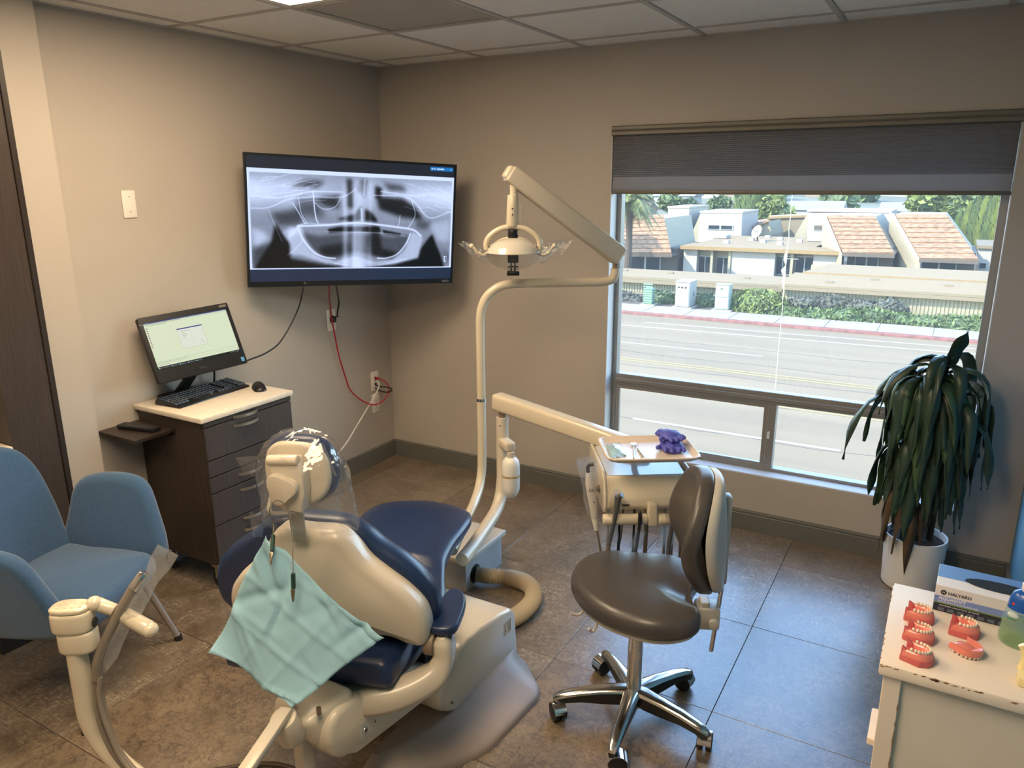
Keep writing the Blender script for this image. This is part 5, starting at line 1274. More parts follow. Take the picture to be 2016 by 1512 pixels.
for P_ in ([(-.012, -.010), (-.016, .004), (-.008, .015), (.001, .010), (-.001, .001), (-.008, .002)], [(-.004, .016), (.004, .019), (.010, .012), (.008, -.004), (.012, -.017), (.018, -.012), (.019, .012)], [(-.014, -.018), (-.006, -.008), (.004, -.014), (.006, -.020)]):
    b.tube([ec+V((0, y, z)) for y, z, _ in spl([(y, z, 0) for y, z in P_], 6)], .0011, 6)
obj('emblem', b, MATS['emblem_grey'], ch, smooth=60)
obj('screw', MB().ell((1.868, -2.045, .13), (.004, .007, .007)), BOLT, ch)
# lift arm housing that leaves the cover toward the head end
prof = [(-1.95, .19), (-2.12, .195), (-2.47, .240), (-2.52, .252), (-2.555, .285), (-2.572, .335), (-2.56, .385), (-2.525, .412), (-2.46, .41), (-2.30, .35), (-2.05, .262), (-1.95, .24)]
b = MB(); b.prism([(1.62, y, z) for y, z in prof], (.217, 0, 0), .02, 3); obj('lift_housing', b, IVORY, ch, smooth=50)
obj('screw_plate', MB().box((1.8375, -2.43, .293), (.002, .034, .05), None, .0008, 1), PLIGHT, ch, smooth=0)
for y, z, r in ((-2.432, .288, .010), (-2.392, .290, .006)):
    sc_ = obj('bolt', MB().cyl((1.836, y, z), (1.842, y, z), r, n=18, bevel=.0015), CHROME, ch); obj('socket', MB().cyl((1.8415, y, z), (1.8428, y, z), r*.5, n=6), SLOT, sc_, smooth=0)
b = MB(); b.hexa([(1.70, -2.58, .32), (1.80, -2.58, .32), (1.832, -2.45, .29), (1.66, -2.45, .29), (1.70, -2.605, .412), (1.80, -2.605, .412), (1.83, -2.45, .44), (1.66, -2.45, .44)], .022, 3)
obj('motor_casting', b, IVORY, ch, smooth=50)
b = MB(); b.bb((1.715, -2.585, 0), (1.755, -2.545, .34), .006, 2); obj('support_leg', b, IVORY, ch)
for x, y in ((1.725, -2.575), (1.81, -2.57)): obj('bolt', MB().cyl((x, y, .425), (x, y, .445), .007, n=6), BOLT, ch)
obj('swivel', MB().cyl((1.752, -2.612, .36), (1.752, -2.64, .44), .036, n=24, bevel=.004), IVORY, ch)
# yoke arms to the back pivots
def rr_path(P_, sz):
    rings = []; Q = spl(P_, 6); S = spl([(a, c, 0) for a, c in sz], 6)
    for i, p in enumerate(Q):
        t_ = (Q[min(i+1, len(Q)-1)]-Q[max(i-1, 0)]).normalized(); side = CF*1.0; side = (side-t_*side.dot(t_)).normalized(); up = t_.cross(side)
        a_, c_ = S[i].x, S[i].y; ring = []
        for q in range(16):
            an = 2*PI*q/16; cs, sn = math.cos(an), math.sin(an); k = 1/max(1e-6, (abs(cs)**4+abs(sn)**4)**.25)
            ring.append(p+side*a_*cs*k+up*c_*sn*k)
        rings.append(ring)
    return rings
for s in (1, -1):
    P_ = [dc_(0, -.11, .345), dc_(s*.10, -.125, .350), dc_(s*.20, -.115, .362), dc_(s*.285, -.085, .378), dc_(s*.350, -.04, .405), dc_(s*.372, -.015, .45), dc_(s*.372, -.012, .50), dc_(s*.371, -.012, .525)] if s > 0 else [dc_(0, -.11, .345), dc_(-.08, -.08, .365), dc_(-.15, -.06, .385), dc_(-.20, -.03, .40), dc_(-.235, .0, .42), dc_(-.25, .02, .45), dc_(-.25, .02, .48), dc_(-.25, .02, .50)]
    obj('yoke_arm', MB().loft(rr_path(P_, [(.050, .040), (.050, .040), (.048, .040), (.044, .038), (.042, .036), (.042, .030), (.040, .026), (.028, .014)])), IVORY, ch, smooth=60)
    obj('pivot', MB().cyl(dc_(s*.325 if s > 0 else -.24, -.03, .50), dc_(s*.352 if s > 0 else -.26, -.03, .50), .034, n=28, bevel=.003), BRASS, ch)
b = MB(); b.ell(dc_(.05, -.03, .315), (.13, .12, .06), (CL, CF, Zu), 24, 12); obj('seat_yoke_hub', b, IVORY, ch, smooth=60)
b = MB(); b.tube(spl([dc_(.0, -.20, .385), dc_(.05, -.20, .385), dc_(.12, -.185, .395)], 5), .016, 12); b.ell(dc_(.13, -.183, .395), (.028, .026, .026), (CL, CF, Zu)); obj('release_lever', b, IVORY, ch, smooth=60)
# seat and legrest cushion
secs = [(-.08, .24, .435, .06), (0, .27, .455, .075), (.12, .285, .465, .085), (.28, .280, .470, .085), (.40, .245, .478, .08), (.50, .218, .488, .075), (.62, .212, .495, .07), (.76, .222, .495, .065), (.87, .215, .488, .058), (.935, .17, .478, .045), (.965, .08, .47, .025)]
rings = []
S = spl([V((a, b_, c_)) for a, b_, c_, d_ in secs], 4); S2 = spl([V((d_, 0, 0)) for *_, d_ in secs], 4)
for p, q in zip(S, S2):
    f, hw, zt_ = p; th = q.x; ring = []
    for k in range(28):
        an = 2*PI*k/28; cs, sn = math.cos(an), math.sin(an); e = 5 if abs(cs) > .5 else 3.2
        kk = 1/((abs(cs)**4.2+abs(sn)**4.2)**(1/4.2)); x, z = cs*kk*hw, sn*kk
        dish = (-.014*(1-(x/hw)**2) if f < .45 else .012*(1-(x/hw)**2))
        ring.append(dc_(x+.005, f, zt_-th/2+z*th/2+(dish if z > 0 else 0)))
    rings.append(ring)
obj('seat_cushion', MB().loft(rings), NAVY, ch, smooth=70)
b = MB(); b.hexa([dc_(-.17, -.02, .345), dc_(.17, -.02, .345), dc_(.13, .62, .395), dc_(-.13, .62, .395), dc_(-.19, -.02, .385), dc_(.19, -.02, .385), dc_(.16, .62, .425), dc_(-.16, .62, .425)], .012, 2); obj('seat_pan', b, IVORY, ch)
b = MB(); b.hexa([dc_(-.26, -.16, .415), dc_(.27, -.16, .415), dc_(.27, .04, .40), dc_(-.26, .04, .40), dc_(-.24, -.155, .50), dc_(.25, -.155, .50), dc_(.27, .04, .50), dc_(-.26, .04, .50)], .03, 3); obj('lumbar_roll', b, NAVY, ch, smooth=60)
# backrest: upholstery in front, ivory shell behind
up_o = sym([(0, .872), (.09, .868), (.15, .84), (.20, .795), (.262, .752), (.315, .70), (.346, .64), (.352, .575), (.33, .52), (.25, .475), (.1, .455), (0, .452)])
def upmap(l, z, w): return dc_(l+.004, f0(z)+.01+w-.035*(abs(l)/.35)**2*0, z)
obj('back_upholstery', MB().pad(up_o, upmap, .10, .05, -.02, er_back=.035), NAVY, ch, smooth=70)
sh_o = sym([(0, .862), (.085, .862), (.128, .828), (.165, .775), (.215, .733), (.268, .69), (.312, .635), (.325, .57), (.312, .515), (.27, .508), (.20, .528), (.10, .505), (0, .49)])
def shmap(l, z, w): return dc_((l if l > 0 else l*.86)+.020, f0(z)+.02-w, z)
obj('back_shell', MB().pad(sh_o, shmap, .078, .03, .026, n_in=10, er_back=.01), IVORY, ch, smooth=70)
# arm rest on the near side
b = MB(); out = spl([(.325, -.03, 0), (.405, -.03, 0), (.412, .05, 0), (.400, .13, 0), (.372, .178, 0), (.335, .175, 0), (.322, .08, 0)], 5, True)
b.pad([(p.x, p.y) for p in out], lambda l, f, w: dc_(l, f, .530+w), .028, .010, .003); obj('armrest_pad', b, NAVY, ch, smooth=60)
b = MB(); b.hexa([dc_(.345, .0, .40), dc_(.375, .0, .40), dc_(.365, .10, .42), dc_(.345, .10, .42), dc_(.330, -.025, .532), dc_(.402, -.025, .532), dc_(.380, .165, .532), dc_(.340, .165, .532)], .014, 3); obj('armrest_body', b, NAVY, ch, smooth=60)
# head rest with its articulated clamp
hr = sym([(0, .098), (.055, .092), (.092, .06), (.104, .0), (.092, -.05), (.055, -.086), (0, -.092)])
HC = dc_(.02, -.135, 1.035)
def hmap(l, z, w, o=0): return HC+CL*l+CF*(w+o+.9*l*l)+V((0, 0, z))
obj('headrest_cushion', MB().pad(hr, lambda l, z, w: hmap(l, z, w, .004), .055, .025, .006, er_back=.02), NAVY, ch, smooth=70)
obj('headrest_shell', MB().pad([(a*.9, b_*.9) for a, b_ in hr], lambda l, z, w: hmap(l, z, -w, .012), .022, .012, .006, er_back=.004), IVORY, ch, smooth=70)
b = MB(); q_ = lambda l, z, w: HC+CL*l+CF*(-w)+V((0, 0, z))
b.prism([q_(l, z, .012) for l, z in ((-.048, .058), (.030, .062), (.046, .02), (.046, -.03), (.036, -.088), (-.020, -.084), (-.045, -.055))], -CF*.042, .006, 3); obj('headrest_clamp', b, IVORY, ch, smooth=50)
b = MB(); b.cyl(q_(-.05, .052, .048), q_(.034, .058, .048), .014, n=16, bevel=.003); obj('clamp_bar', b, IVORY, ch, smooth=50)
b = MB(); b.prism([q_(-.010+(.039+.007*math.cos(3*an-.6))*math.cos(an), -.018+(.039+.007*math.cos(3*an-.6))*math.sin(an), .052) for an in (2*PI*k/36 for k in range(36))], -CF*.022, .005, 3); obj('clamp_knob', b, IVORY, ch, smooth=50)
b = MB(); STEM = mat('stem_steel', (176, 170, 156), .35, metal=.45, var=.04); s0, s1 = dc_(.022, -.160, .955), dc_(.018, -.142, .845)
b.box((s0+s1)/2, (.042, .006, (s0-s1).length+.01), (CL, CF*.98+V((0, 0, .1)), (s0-s1).normalized())); obj('headrest_stem', b, STEM, ch)
b = MB(); b.tube(spl([dc_(-.03, -.185, .985), dc_(-.030, -.20, .955), dc_(-.018, -.19, .942), dc_(.03, -.175, .945)], 5), .006, 8); obj('stem_hook', b, PLIGHT, ch)

# clear bag over the head rest
rr = random.Random(12); rings = []
for z, wl_, wr_, wf, wb in ((.885, .125, .155, .05, .07), (.92, .122, .155, .06, .09), (.96, .112, .142, .078, .105), (1.0, .116, .134, .085, .112), (1.04, .118, .128, .088, .112), (1.08, .112, .122, .085, .10), (1.11, .09, .105, .065, .06), (1.135, .06, .08, .04, .035), (1.15, .015, .03, .012, .012)):
    ring = []
    for k in range(30):
        an = 2*PI*k/30; cs, sn = math.cos(an), math.sin(an)
        x = (wr_ if cs > 0 else wl_)*cs; y = (wf if sn > 0 else wb)*sn; j = 1+rr.uniform(-.07, .07)
        ring.append(HC+CL*(x*j+.004)+CF*(y*j+.02)+V((0, 0, z-1.035+rr.uniform(-.006, .006))))
    rings.append(ring)
t = thing('headrest_cover', 'clear crinkled plastic bag pulled over the dental chair headrest', 'plastic cover', HC-V((0, 0, .13)))
obj('film', MB().loft(rings, (False, True)), FILMB, t, smooth=25)
def flap(P_, m=FILMB, par=None, name='flap'):
    b = MB(); v = [b.bm.verts.new(p) for p in P_]; c_ = sum((V(p) for p in P_), V((0, 0, 0)))/len(P_)+V((0, .004, .003)); cv = b.bm.verts.new(c_)
    for i in range(len(v)): b.face([v[i], v[(i+1) % len(v)], cv])
    return obj(name, b, m, par, smooth=0)
flap([HC+CL*-.10+CF*-.02+Zu*.05, HC+CL*-.155+CF*-.03+Zu*.045, HC+CL*-.135+CF*-.03+Zu*-.0, HC+CL*-.098+CF*-.02+Zu*-.01], FILMB, t)
flap([HC+CL*.075+CF*-.02+Zu*.09, HC+CL*.098+CF*-.03+Zu*.105, HC+CL*.135+CF*-.04+Zu*.02, HC+CL*.118+CF*-.02+Zu*.01], FILMB, t)
flap([HC+CL*.13+CF*-.03+Zu*-.03, HC+CL*.15+CF*-.06+Zu*-.11, HC+CL*.185+CF*-.05+Zu*-.135, HC+CL*.10+CF*-.08+Zu*-.14, HC+CL*.09+CF*-.08+Zu*-.09], FILMB, t)
flap([HC+CL*-.11+CF*-.06+Zu*-.09, HC+CL*-.115+CF*-.05+Zu*-.17, HC+CL*-.06+CF*-.09+Zu*-.145, HC+CL*-.05+CF*-.09+Zu*-.09], FILMB, t)

# paper bib and its clip chain
BIB = mat('turquoise_bib_paper', (146, 188, 204), .85, var=.04, scale=7, bump=.12, bscale=8)
_nt = BIB.node_tree; _b = _nt.nodes['Principled BSDF']
_tc = _nt.nodes.new('ShaderNodeTexCoord'); _wv = _nt.nodes.new('ShaderNodeTexWave'); _wv.inputs['Scale'].default_value = 110; _wv.inputs['Distortion'].default_value = .6; _bp = _nt.nodes.new('ShaderNodeBump'); _bp.inputs['Strength'].default_value = .14; _bp.inputs['Distance'].default_value = .001
_mp = _nt.nodes.new('ShaderNodeMapping'); _mp.inputs['Rotation'].default_value = (0, .6, .35); _nt.links.new(_tc.outputs['Object'], _mp.inputs[0]); _nt.links.new(_mp.outputs[0], _wv.inputs['Vector']); _nt.links.new(_wv.outputs['Fac'], _bp.inputs['Height']); _nt.links.new(_bp.outputs[0], _b.inputs['Normal'])
bt, bl, bb_, br_ = [V(p) for p in ((1.631,-2.541,0.881), (1.502,-2.631,0.562), (1.768,-2.623,0.463), (1.926,-2.445,0.616))]
rr = random.Random(3); cre = [(rr.random(), rr.random(), rr.uniform(0, PI), rr.uniform(.015, .04), rr.uniform(-.008, .008)) for _ in range(20)]
def bibf(u, v):
    p = bt.lerp(bl, u).lerp(br_.lerp(bb_, u), v)
    # gathered at the clipped corner, arched over the shell, fold creases across
    w = -.012*math.sin(PI*u)*math.sin(PI*v)
    for k in (1/3, 2/3):
        w += -.004*math.exp(-((u-k)/.025)**2)-.003*math.exp(-((v-k)/.02)**2)
    for cu_, cv_, an, wd, am in cre:
        d = (u-cu_)*math.cos(an)+(v-cv_)*math.sin(an); e = -(u-cu_)*math.sin(an)+(v-cv_)*math.cos(an)
        w += 1.7*am*math.exp(-(d/wd)**2)*math.exp(-(e/.28)**2)
    edge = .006*math.sin(9*u+1)*(1 if v in (0, 1) else 0)+.006*math.sin(8*v)*(1 if u in (0, 1) else 0)
    g = math.exp(-((u-.12)/.16)**2-((v-.12)/.16)**2)
    w += .014*g*math.sin(28*(u-v))
    curl = -.03*max(0, (u-.82)/.18)**2*max(0, 1-v*3)
    return p+CF*(w+curl)+CL*edge+Zu*edge*.5
bt_ = thing('paper_bib', 'turquoise paper bib hanging over the back of the dental chair', 'bib', bt)
obj('sheet', MB().grid(bibf, 44, 44), BIB, bt_, smooth=55, solid=.0006)
CLIPG = mat('clip_green', (30, 62, 52), .4, var=.1)
t = thing('bib_clip_chain', 'beaded chain with two green alligator clips holding the turquoise bib', 'bib clip', (bt.x, bt.y, bt.z))
wz = lambda u, v, f: V((0, 0, 0))
ca, cb_, cc_ = V((1.667,-2.547,0.869)), V((1.657,-2.533,0.889)), V((1.651,-2.524,0.916))
def clip(top_, bot_, body, tip):
    d = (bot_-top_).normalized()
    g = obj('clip_grip', MB().box(top_+d*.022, (.010, .010, .044), (CL, d.cross(CL), d), .002, 1), CLIPG, body)
    obj('clip_jaw', MB().prism([top_+d*.043-CL*.006, top_+d*.043+CL*.006, top_+d*.078+CL*.002, top_+d*.078-CL*.002], CF*-.006, .001, 1), BOLT, body)
clip(cb_, ca, t, 0)
h1, h2, h3 = V((1.715,-2.519,0.915)), V((1.731,-2.54,0.856)), V((1.745,-2.557,0.813))
h4 = V((1.745,-2.562,0.747))
clip(h3, h4, t, 0)
b = MB(); P_ = spl([cb_, cc_, V((1.661,-2.542,0.961)), V((1.693,-2.542,0.997)), V((1.709,-2.526,0.973)), h1, h2, h3], 12)
b.tube(P_, .0009, 5)
obj('cord', b, BOLT, t)
bead = None; acc = 0; bead_n = 0; beads = MB()
for p, q in zip(P_, P_[1:]):
    if bead_n < 110: beads.ell(p, (.0019, .0019, .0019), None, 6, 4); bead_n += 1
obj('beads', beads, BOLT, t, smooth=80, kind='stuff')

# ------------------------------------------------------------------ assistant's arm at the lower left
AX = V((1.459, -2.963, 0))
t = thing('assistant_arm', 'cream post with keypad and suction holder at the lower left', 'dental arm', (1.6, -2.9, 0))
P_ = spl([(1.459, -2.963, .75), (1.459, -2.963, .62), (1.462, -2.963, .55), (1.485, -2.955, .485), (1.545, -2.945, .435), (1.65, -2.94, .415), (1.826, -2.93, .412)], 7)
obj('post', MB().tube(P_, .0225, 18), IVORY2, t, smooth=60)
bx_ = V((.83, .56, 0)); by_ = V((-.56, .83, 0))
hd = V((1.462, -2.955, .785))
def rbox(c, sx, sy, z0, z1, n=24, e=3.0, sl=0.0):
    ring = []
    for k in range(n):
        an = 2*PI*k/n; cs, sn = math.cos(an), math.sin(an); kk = 1/((abs(cs)**e+abs(sn)**e)**(1/e)); ring.append((cs*kk*sx, sn*kk*sy))
    lv = [(z0, .9), (z0+.004, .98), (z0+.008, 1), (z1-.008, 1), (z1-.003, .97), (z1, .9)]
    return [[c+bx_*(x*s)+by_*(y*s)+V((0, 0, z-c.z+sl*x)) for x, y in ring] for z, s in lv]
obj('head_block', MB().loft(rbox(hd, .042, .030, .733, .785)), IVORY2, t, smooth=50)
obj('head_block', MB().loft(rbox(hd+V((-.004, -.003, 0)), .045, .032, .7855, .835)), IVORY2, t, smooth=50)
kp = obj('keypad', MB().loft(rbox(hd+V((-.006, -.003, 0)), .043, .030, .8355, .846)), IVORY2, t, smooth=50)
for i in range(2):
    for j in range(4):
        obj('key', MB().ell(hd+bx_*(-.030+j*.017)+by_*(-.010+i*.018)+V((0, 0, .8465-.785)), (.005, .0035, .0012), (bx_, by_, Zu), 10, 6), IVORY, kp)
a0, a1, a2 = V((1.490, -2.93, .835)), V((1.535, -2.885, .815)), V((1.592, -2.872, .782))
b = MB(); b.cyl(a0+V((-.004, .012, .004)), a0.lerp(a1, .75), .0165, .015, n=18, bevel=.003); b.ell(a0+V((.0, .008, .006)), (.018, .018, .018)); obj('holder_arm', b, IVORY2, t, smooth=60)
b = MB(); b.cyl(a1+V((.0, -.0, -.008)), a2+V((.012, .003, -.002)), .0185, .019, n=18, bevel=.006); b.ell(a2+V((.012, .003, -.002)), (.019, .019, .018)); obj('valve_holder', b, IVORY2, t, smooth=60)
obj('handle_slot', MB().cyl(hd+bx_*.043+by_*-.004+V((0, 0, .018)), hd+bx_*.046+by_*-.004+V((0, 0, .018)), .012, n=16), SLOT, t)
# suction handpiece inside its clear sleeve, with the tubes that hang from it
e0 = V((1.512, -2.935, .735)); e1 = V((1.555, -2.865, .87)); e2 = V((1.572, -2.842, .905))
b = MB(); b.tube(spl([V((1.50, -2.95, .66)), V((1.508, -2.940, .72)), V((1.535, -2.90, .81)), e1], 6), .0115, 12); obj('suction_handpiece', b, TUBEG, t, smooth=60)
b = MB(); b.cyl(e1, e2, .013, .012, n=16, bevel=.002); obj('suction_tip', b, CHROME, t)
for k, (dx, dy, r) in enumerate(((0, 0, .0085), (.018, .006, .0065), (.034, -.004, .006))):
    P_ = spl([V((1.502+dx*.3, -2.948, .70-k*.015)), V((1.498+dx*.5, -2.955+dy, .62)), V((1.512+dx, -2.962+dy, .545)), V((1.56+dx, -2.962+dy, .475)), V((1.64+dx, -2.948+dy, .438-k*.004)), V((1.82, -2.90+dy, .440))], 7)
    obj('suction_tube', MB().tube(P_, r, 10), TUBEG, t, smooth=60)
ax_ = (V((1.613, -2.805, .953))-V((1.506, -2.94, .70))).normalized(); sx_ = ax_.cross(V((-.5, .86, 0))).normalized(); sy_ = ax_.cross(sx_)
rr = random.Random(9); rings = []
for k in range(9):
    c_ = V((1.504, -2.944, .69)).lerp(V((1.615, -2.803, .955)), k/8); w1 = .020+.004*math.sin(k*1.9)+(.004 if k > 6 else 0); w2 = .017 if k < 6 else .017-.005*(k-5)
    rings.append([c_+sx_*w1*math.cos(2*PI*q/14)*rr.uniform(.85, 1.1)+sy_*w2*math.sin(2*PI*q/14)*rr.uniform(.85, 1.1) for q in range(14)])
sl_ = thing('suction_sleeve', 'clear plastic sleeve over the suction handpiece at the lower left', 'plastic sleeve', (1.504, -2.944, .69))
obj('film', MB().loft(rings, (False, False)), FILMS, sl_, smooth=25)
# bar that carries the arm
P0, P1 = V((1.757, -2.640, .452)), V((1.842, -2.90, .434)); d = (P1-P0).normalized(); e = d.cross(Zu).normalized()
b = MB(); b.box((P0+P1)/2-V((0, 0, 0)), (.034, (P1-P0).length+.03, .022), (e, d, e.cross(d)), .004, 2); obj('support_bar', b, IVORY, t)
b = MB(); b.cyl(P1+V((0, -.01, -.04)), P1+V((0, -.01, .02)), .026, n=20, bevel=.003); obj('bar_joint', b, IVORY, t)
t = thing('floor_cord', 'dark cable on the floor behind the dental chair', 'cable', (1.3, -2.55, 0))
obj('cord', MB().tube(spl([(1.10, -2.78, .009), (1.267, -2.600, .009), (1.318, -2.545, .009), (1.404, -2.47, .009), (1.485, -2.43, .009), (1.60, -2.42, .009)], 8), .008, 8), mat('brown_cord', (70, 54, 42), .5), t, smooth=60)

# ------------------------------------------------------------------ junction box, suction hose
GALV = mat('grey_box_metal', (176, 176, 172), .4, var=.10, scale=14)
jb = thing('junction_box', 'low grey utility junction box on the floor under the foot end', 'utility box', (1.31, -1.12, 0))
b = MB(); b.bb((1.20, -1.265, .0), (1.405, -.955, .150)); obj('box', b, GALV, jb, smooth=0)
b = MB(); b.bb((1.185, -1.30, .150), (1.425, -.945, .176), .006, 3); obj('lid', b, IVORY, jb)
b = MB(); b.prism([(1.4046+.0006, -1.19+.042*math.cos(2*PI*k/24), .058+.045*math.sin(2*PI*k/24)) for k in range(24)], (.0012, 0, 0)); obj('hose_hole', b, SLOT, jb, smooth=0)
HOSE = mat('corrugated_hose', (196, 180, 152), .5, var=.04)
P_ = spl([(1.408, -1.19, .055), (1.46, -1.165, .048), (1.535, -1.125, .041), (1.62, -1.120, .041), (1.69, -1.165, .041), (1.728, -1.24, .041), (1.735, -1.33, .041), (1.715, -1.42, .041), (1.68, -1.50, .041), (1.655, -1.575, .041)], 24)
rad = [.034+.0045*(1 if k % 2 else -1) for k in range(len(P_))]
hs = thing('suction_hose', 'beige corrugated hose curling from the junction box to the chair base', 'hose', (1.7, -1.3, 0))
obj('corrugated_tube', MB().tube(P_, rad, 16), HOSE, hs, smooth=20)

# ------------------------------------------------------------------ operating light on its pole
dl = thing('dental_light', 'cream dental operating light on a bent pole with a jointed arm', 'dental light', (1.30, -.95, .33))
path = spl([(1.50, -1.50, .335), (1.42, -1.30, .338), (1.345, -1.10, .352), (1.312, -1.0, .39), (1.301, -.958, .46), (1.30, -.95, .56)], 7)+[V((1.30, -.95, z)) for z in (.75, .80)]
obj('pole', MB().tube(path, .0215, 18), IVORY2, dl, smooth=60)
obj('pole_collar', MB().cyl((1.30, -.95, .798), (1.30, -.95, .812), .0225, n=20), CHROME, dl)
path = [V((1.30, -.95, z)) for z in (.811, 1.0, 1.15)]+spl([(1.30, -.95, 1.18), (1.307, -.945, 1.235), (1.328, -.93, 1.285), (1.365, -.904, 1.322), (1.41, -.873, 1.337), (1.46, -.838, 1.340)], 6)+[V((1.6, -.74, 1.3400)), V((1.74, -.642, 1.34))]+spl([(1.765, -.6245, 1.342), (1.79, -.607, 1.352), (1.799, -.601, 1.375), (1.80, -.60, 1.40)], 5)
obj('upper_pole', MB().tube(path, .0200, 18), IVORY2, dl, smooth=60)
obj('joint_pin', MB().cyl((1.80, -.60, 1.395), (1.80, -.60, 1.44), .013, n=14), BRASS, dl)
A0, A1 = V((1.815, -.588, 1.452)), V((1.475, -.990, 1.815)); d = (A1-A0).normalized(); e = d.cross(Zu).normalized(); u_ = e.cross(d)
def beam(A0, A1, w0, h0, w1, h1, bev=.012):
    return MB().hexa([A0-e*w0-u_*h0, A0+e*w0-u_*h0, A0+e*w0+u_*h0, A0-e*w0+u_*h0, A1-e*w1-u_*h1, A1+e*w1-u_*h1, A1+e*w1+u_*h1, A1-e*w1+u_*h1], bev, 3)
obj('spring_arm', beam(A0, A1, .036, .043, .030, .036), IVORY, dl, smooth=50)
obj('arm_end_cap', beam(A1-d*.03, A1+d*.014, .0305, .0365, .022, .026, .009), IVORY2, dl, smooth=50)
for q in (.06, .94): obj('screw', MB().cyl(A0.lerp(A1, q)+e*.027, A0.lerp(A1, q)+e*.0375, .004, n=8), BOLT, dl)
HX = V((1.487, -.975, 0)); hp = lambda x, y, z: HX+V((.866, .5, 0))*x+V((-.5, .866, 0))*y+V((0, 0, z))
obj('drop_tube', MB().cyl(hp(.004, 0, 1.79), hp(.004, 0, 1.70), .0165, n=16).cyl(hp(.0, 0, 1.725), hp(-.004, 0, 1.595), .0225, .0255, n=18, bevel=.003), IVORY2, dl, smooth=50)
for z in (1.645, 1.67): obj('screw', MB().cyl(hp(-.002, -.021, z), hp(-.002, -.027, z), .0032, n=8), SLOT, dl)
yk = spl([(-.112, 0, 1.500), (-.113, 0, 1.528), (-.098, 0, 1.556), (-.062, 0, 1.582), (-.02, 0, 1.594), (.02, 0, 1.594), (.062, 0, 1.582), (.098, 0, 1.556), (.113, 0, 1.528), (.112, 0, 1.500)], 5)
b = MB(); rings = []
for i, p in enumerate(yk):
    t_ = (yk[min(i+1, len(yk)-1)]-yk[max(i-1, 0)]).normalized(); nn = V((-t_.z, 0, t_.x)); ring = []
    for q in range(12):
        an = 2*PI*q/12; c_ = p+nn*(.0125*math.sin(an))+V((0, .016*math.cos(an), 0)); ring.append(hp(c_.x, c_.y, c_.z))
    rings.append(ring)
obj('yoke', b.loft(rings), IVORY2, dl, smooth=60)
DOME = mat('frosted_reflector', (206, 200, 188), .18, var=.04, spec=.8, coat=.6)
prof = [(.018, .062), (.05, .056), (.080, .042), (.102, .020), (.112, .0), (.110, -.002), (.099, .018), (.078, .039), (.05, .052), (.018, .058)]
o_ = hp(0, 0, 1.488)
ring = lambda r, h: [hp(r*1.02*math.cos(2*PI*k/36), r*.98*math.sin(2*PI*k/36), 1.488+h) for k in range(36)]
obj('reflector', MB().loft([ring(r, h) for r, h in prof], (False, False)), DOME, dl, smooth=50)
b = MB(); rings = []
for i in range(15):
    x = -.112+.224*i/14; z = 1.500+.052*math.cos(x/.112*PI/2)**.9; rings.append([hp(x, .012*math.cos(2*PI*q/10), z+.006*math.sin(2*PI*q/10)) for q in range(10)])
obj('reflector_bridge', b.loft(rings), IVORY2, dl, smooth=60)
LENSC = clear_mat('light_shield', (.93, .92, .90), haze=.10, gloss=.08, rough=.05)
obj('front_shield', MB().loft([ring(r, h) for r, h in ((.1125, .002), (.108, -.018), (.092, -.042), (.066, -.060), (.035, -.070), (.004, -.073))], (False, True)), LENSC, dl, smooth=60)
for s in (-1, 1):
    obj('pivot_screw', MB().cyl(hp(s*.100, -.013, 1.512), hp(s*.100, -.018, 1.512), .0035, n=8), SLOT, dl)
    P_ = spl([(s*.108, -.006, 1.486), (s*.128, -.008, 1.478), (s*.150, -.010, 1.487), (s*.163, -.012, 1.505), (s*.172, -.012, 1.514)], 5)
    hb = MB().tube([hp(*p) for p in P_], .0072, 12); hb.ell(hp(s*.175, -.012, 1.516), (.011, .011, .011)); obj('handle', hb, IVORY2, dl, smooth=60)
b = MB(); b.cyl(hp(0, 0, 1.560), hp(0, 0, 1.582), .021, n=20, bevel=.002); b.cyl(hp(0, 0, 1.546), hp(0, 0, 1.560), .023, n=20); obj('lamp_socket', b, BLACKP, dl)
b = MB(); b.box(hp(0, 0, 1.475), (.046, .03, .062), (V((.866, .5, 0)), V((-.5, .866, 0)), Zu), .004, 2); obj('lamp_housing', b, BLACKP, dl)
b = MB(); b.cyl(hp(-.008, 0, 1.444), hp(-.008, 0, 1.408), .004, n=8).cyl(hp(.008, 0, 1.444), hp(.008, 0, 1.408), .004, n=8); obj('focus_rods', b, BLACKM, dl)
b = MB(); b.box(hp(0, 0, 1.400), (.054, .034, .018), (V((.866, .5, 0)), V((-.5, .866, 0)), Zu), .003, 2).box(hp(0, 0, 1.428), (.044, .02, .006), (V((.866, .5, 0)), V((-.5, .866, 0)), Zu)); obj('focus_knob', b, BLACKP, dl)
obj('paper_tag', MB().box(hp(.031, .012, 1.640), (.004, .014, .10), (V((.866, .5, 0)), V((-.5, .866, 0)), Zu)), PLATE, dl, smooth=0)
rr = random.Random(21)
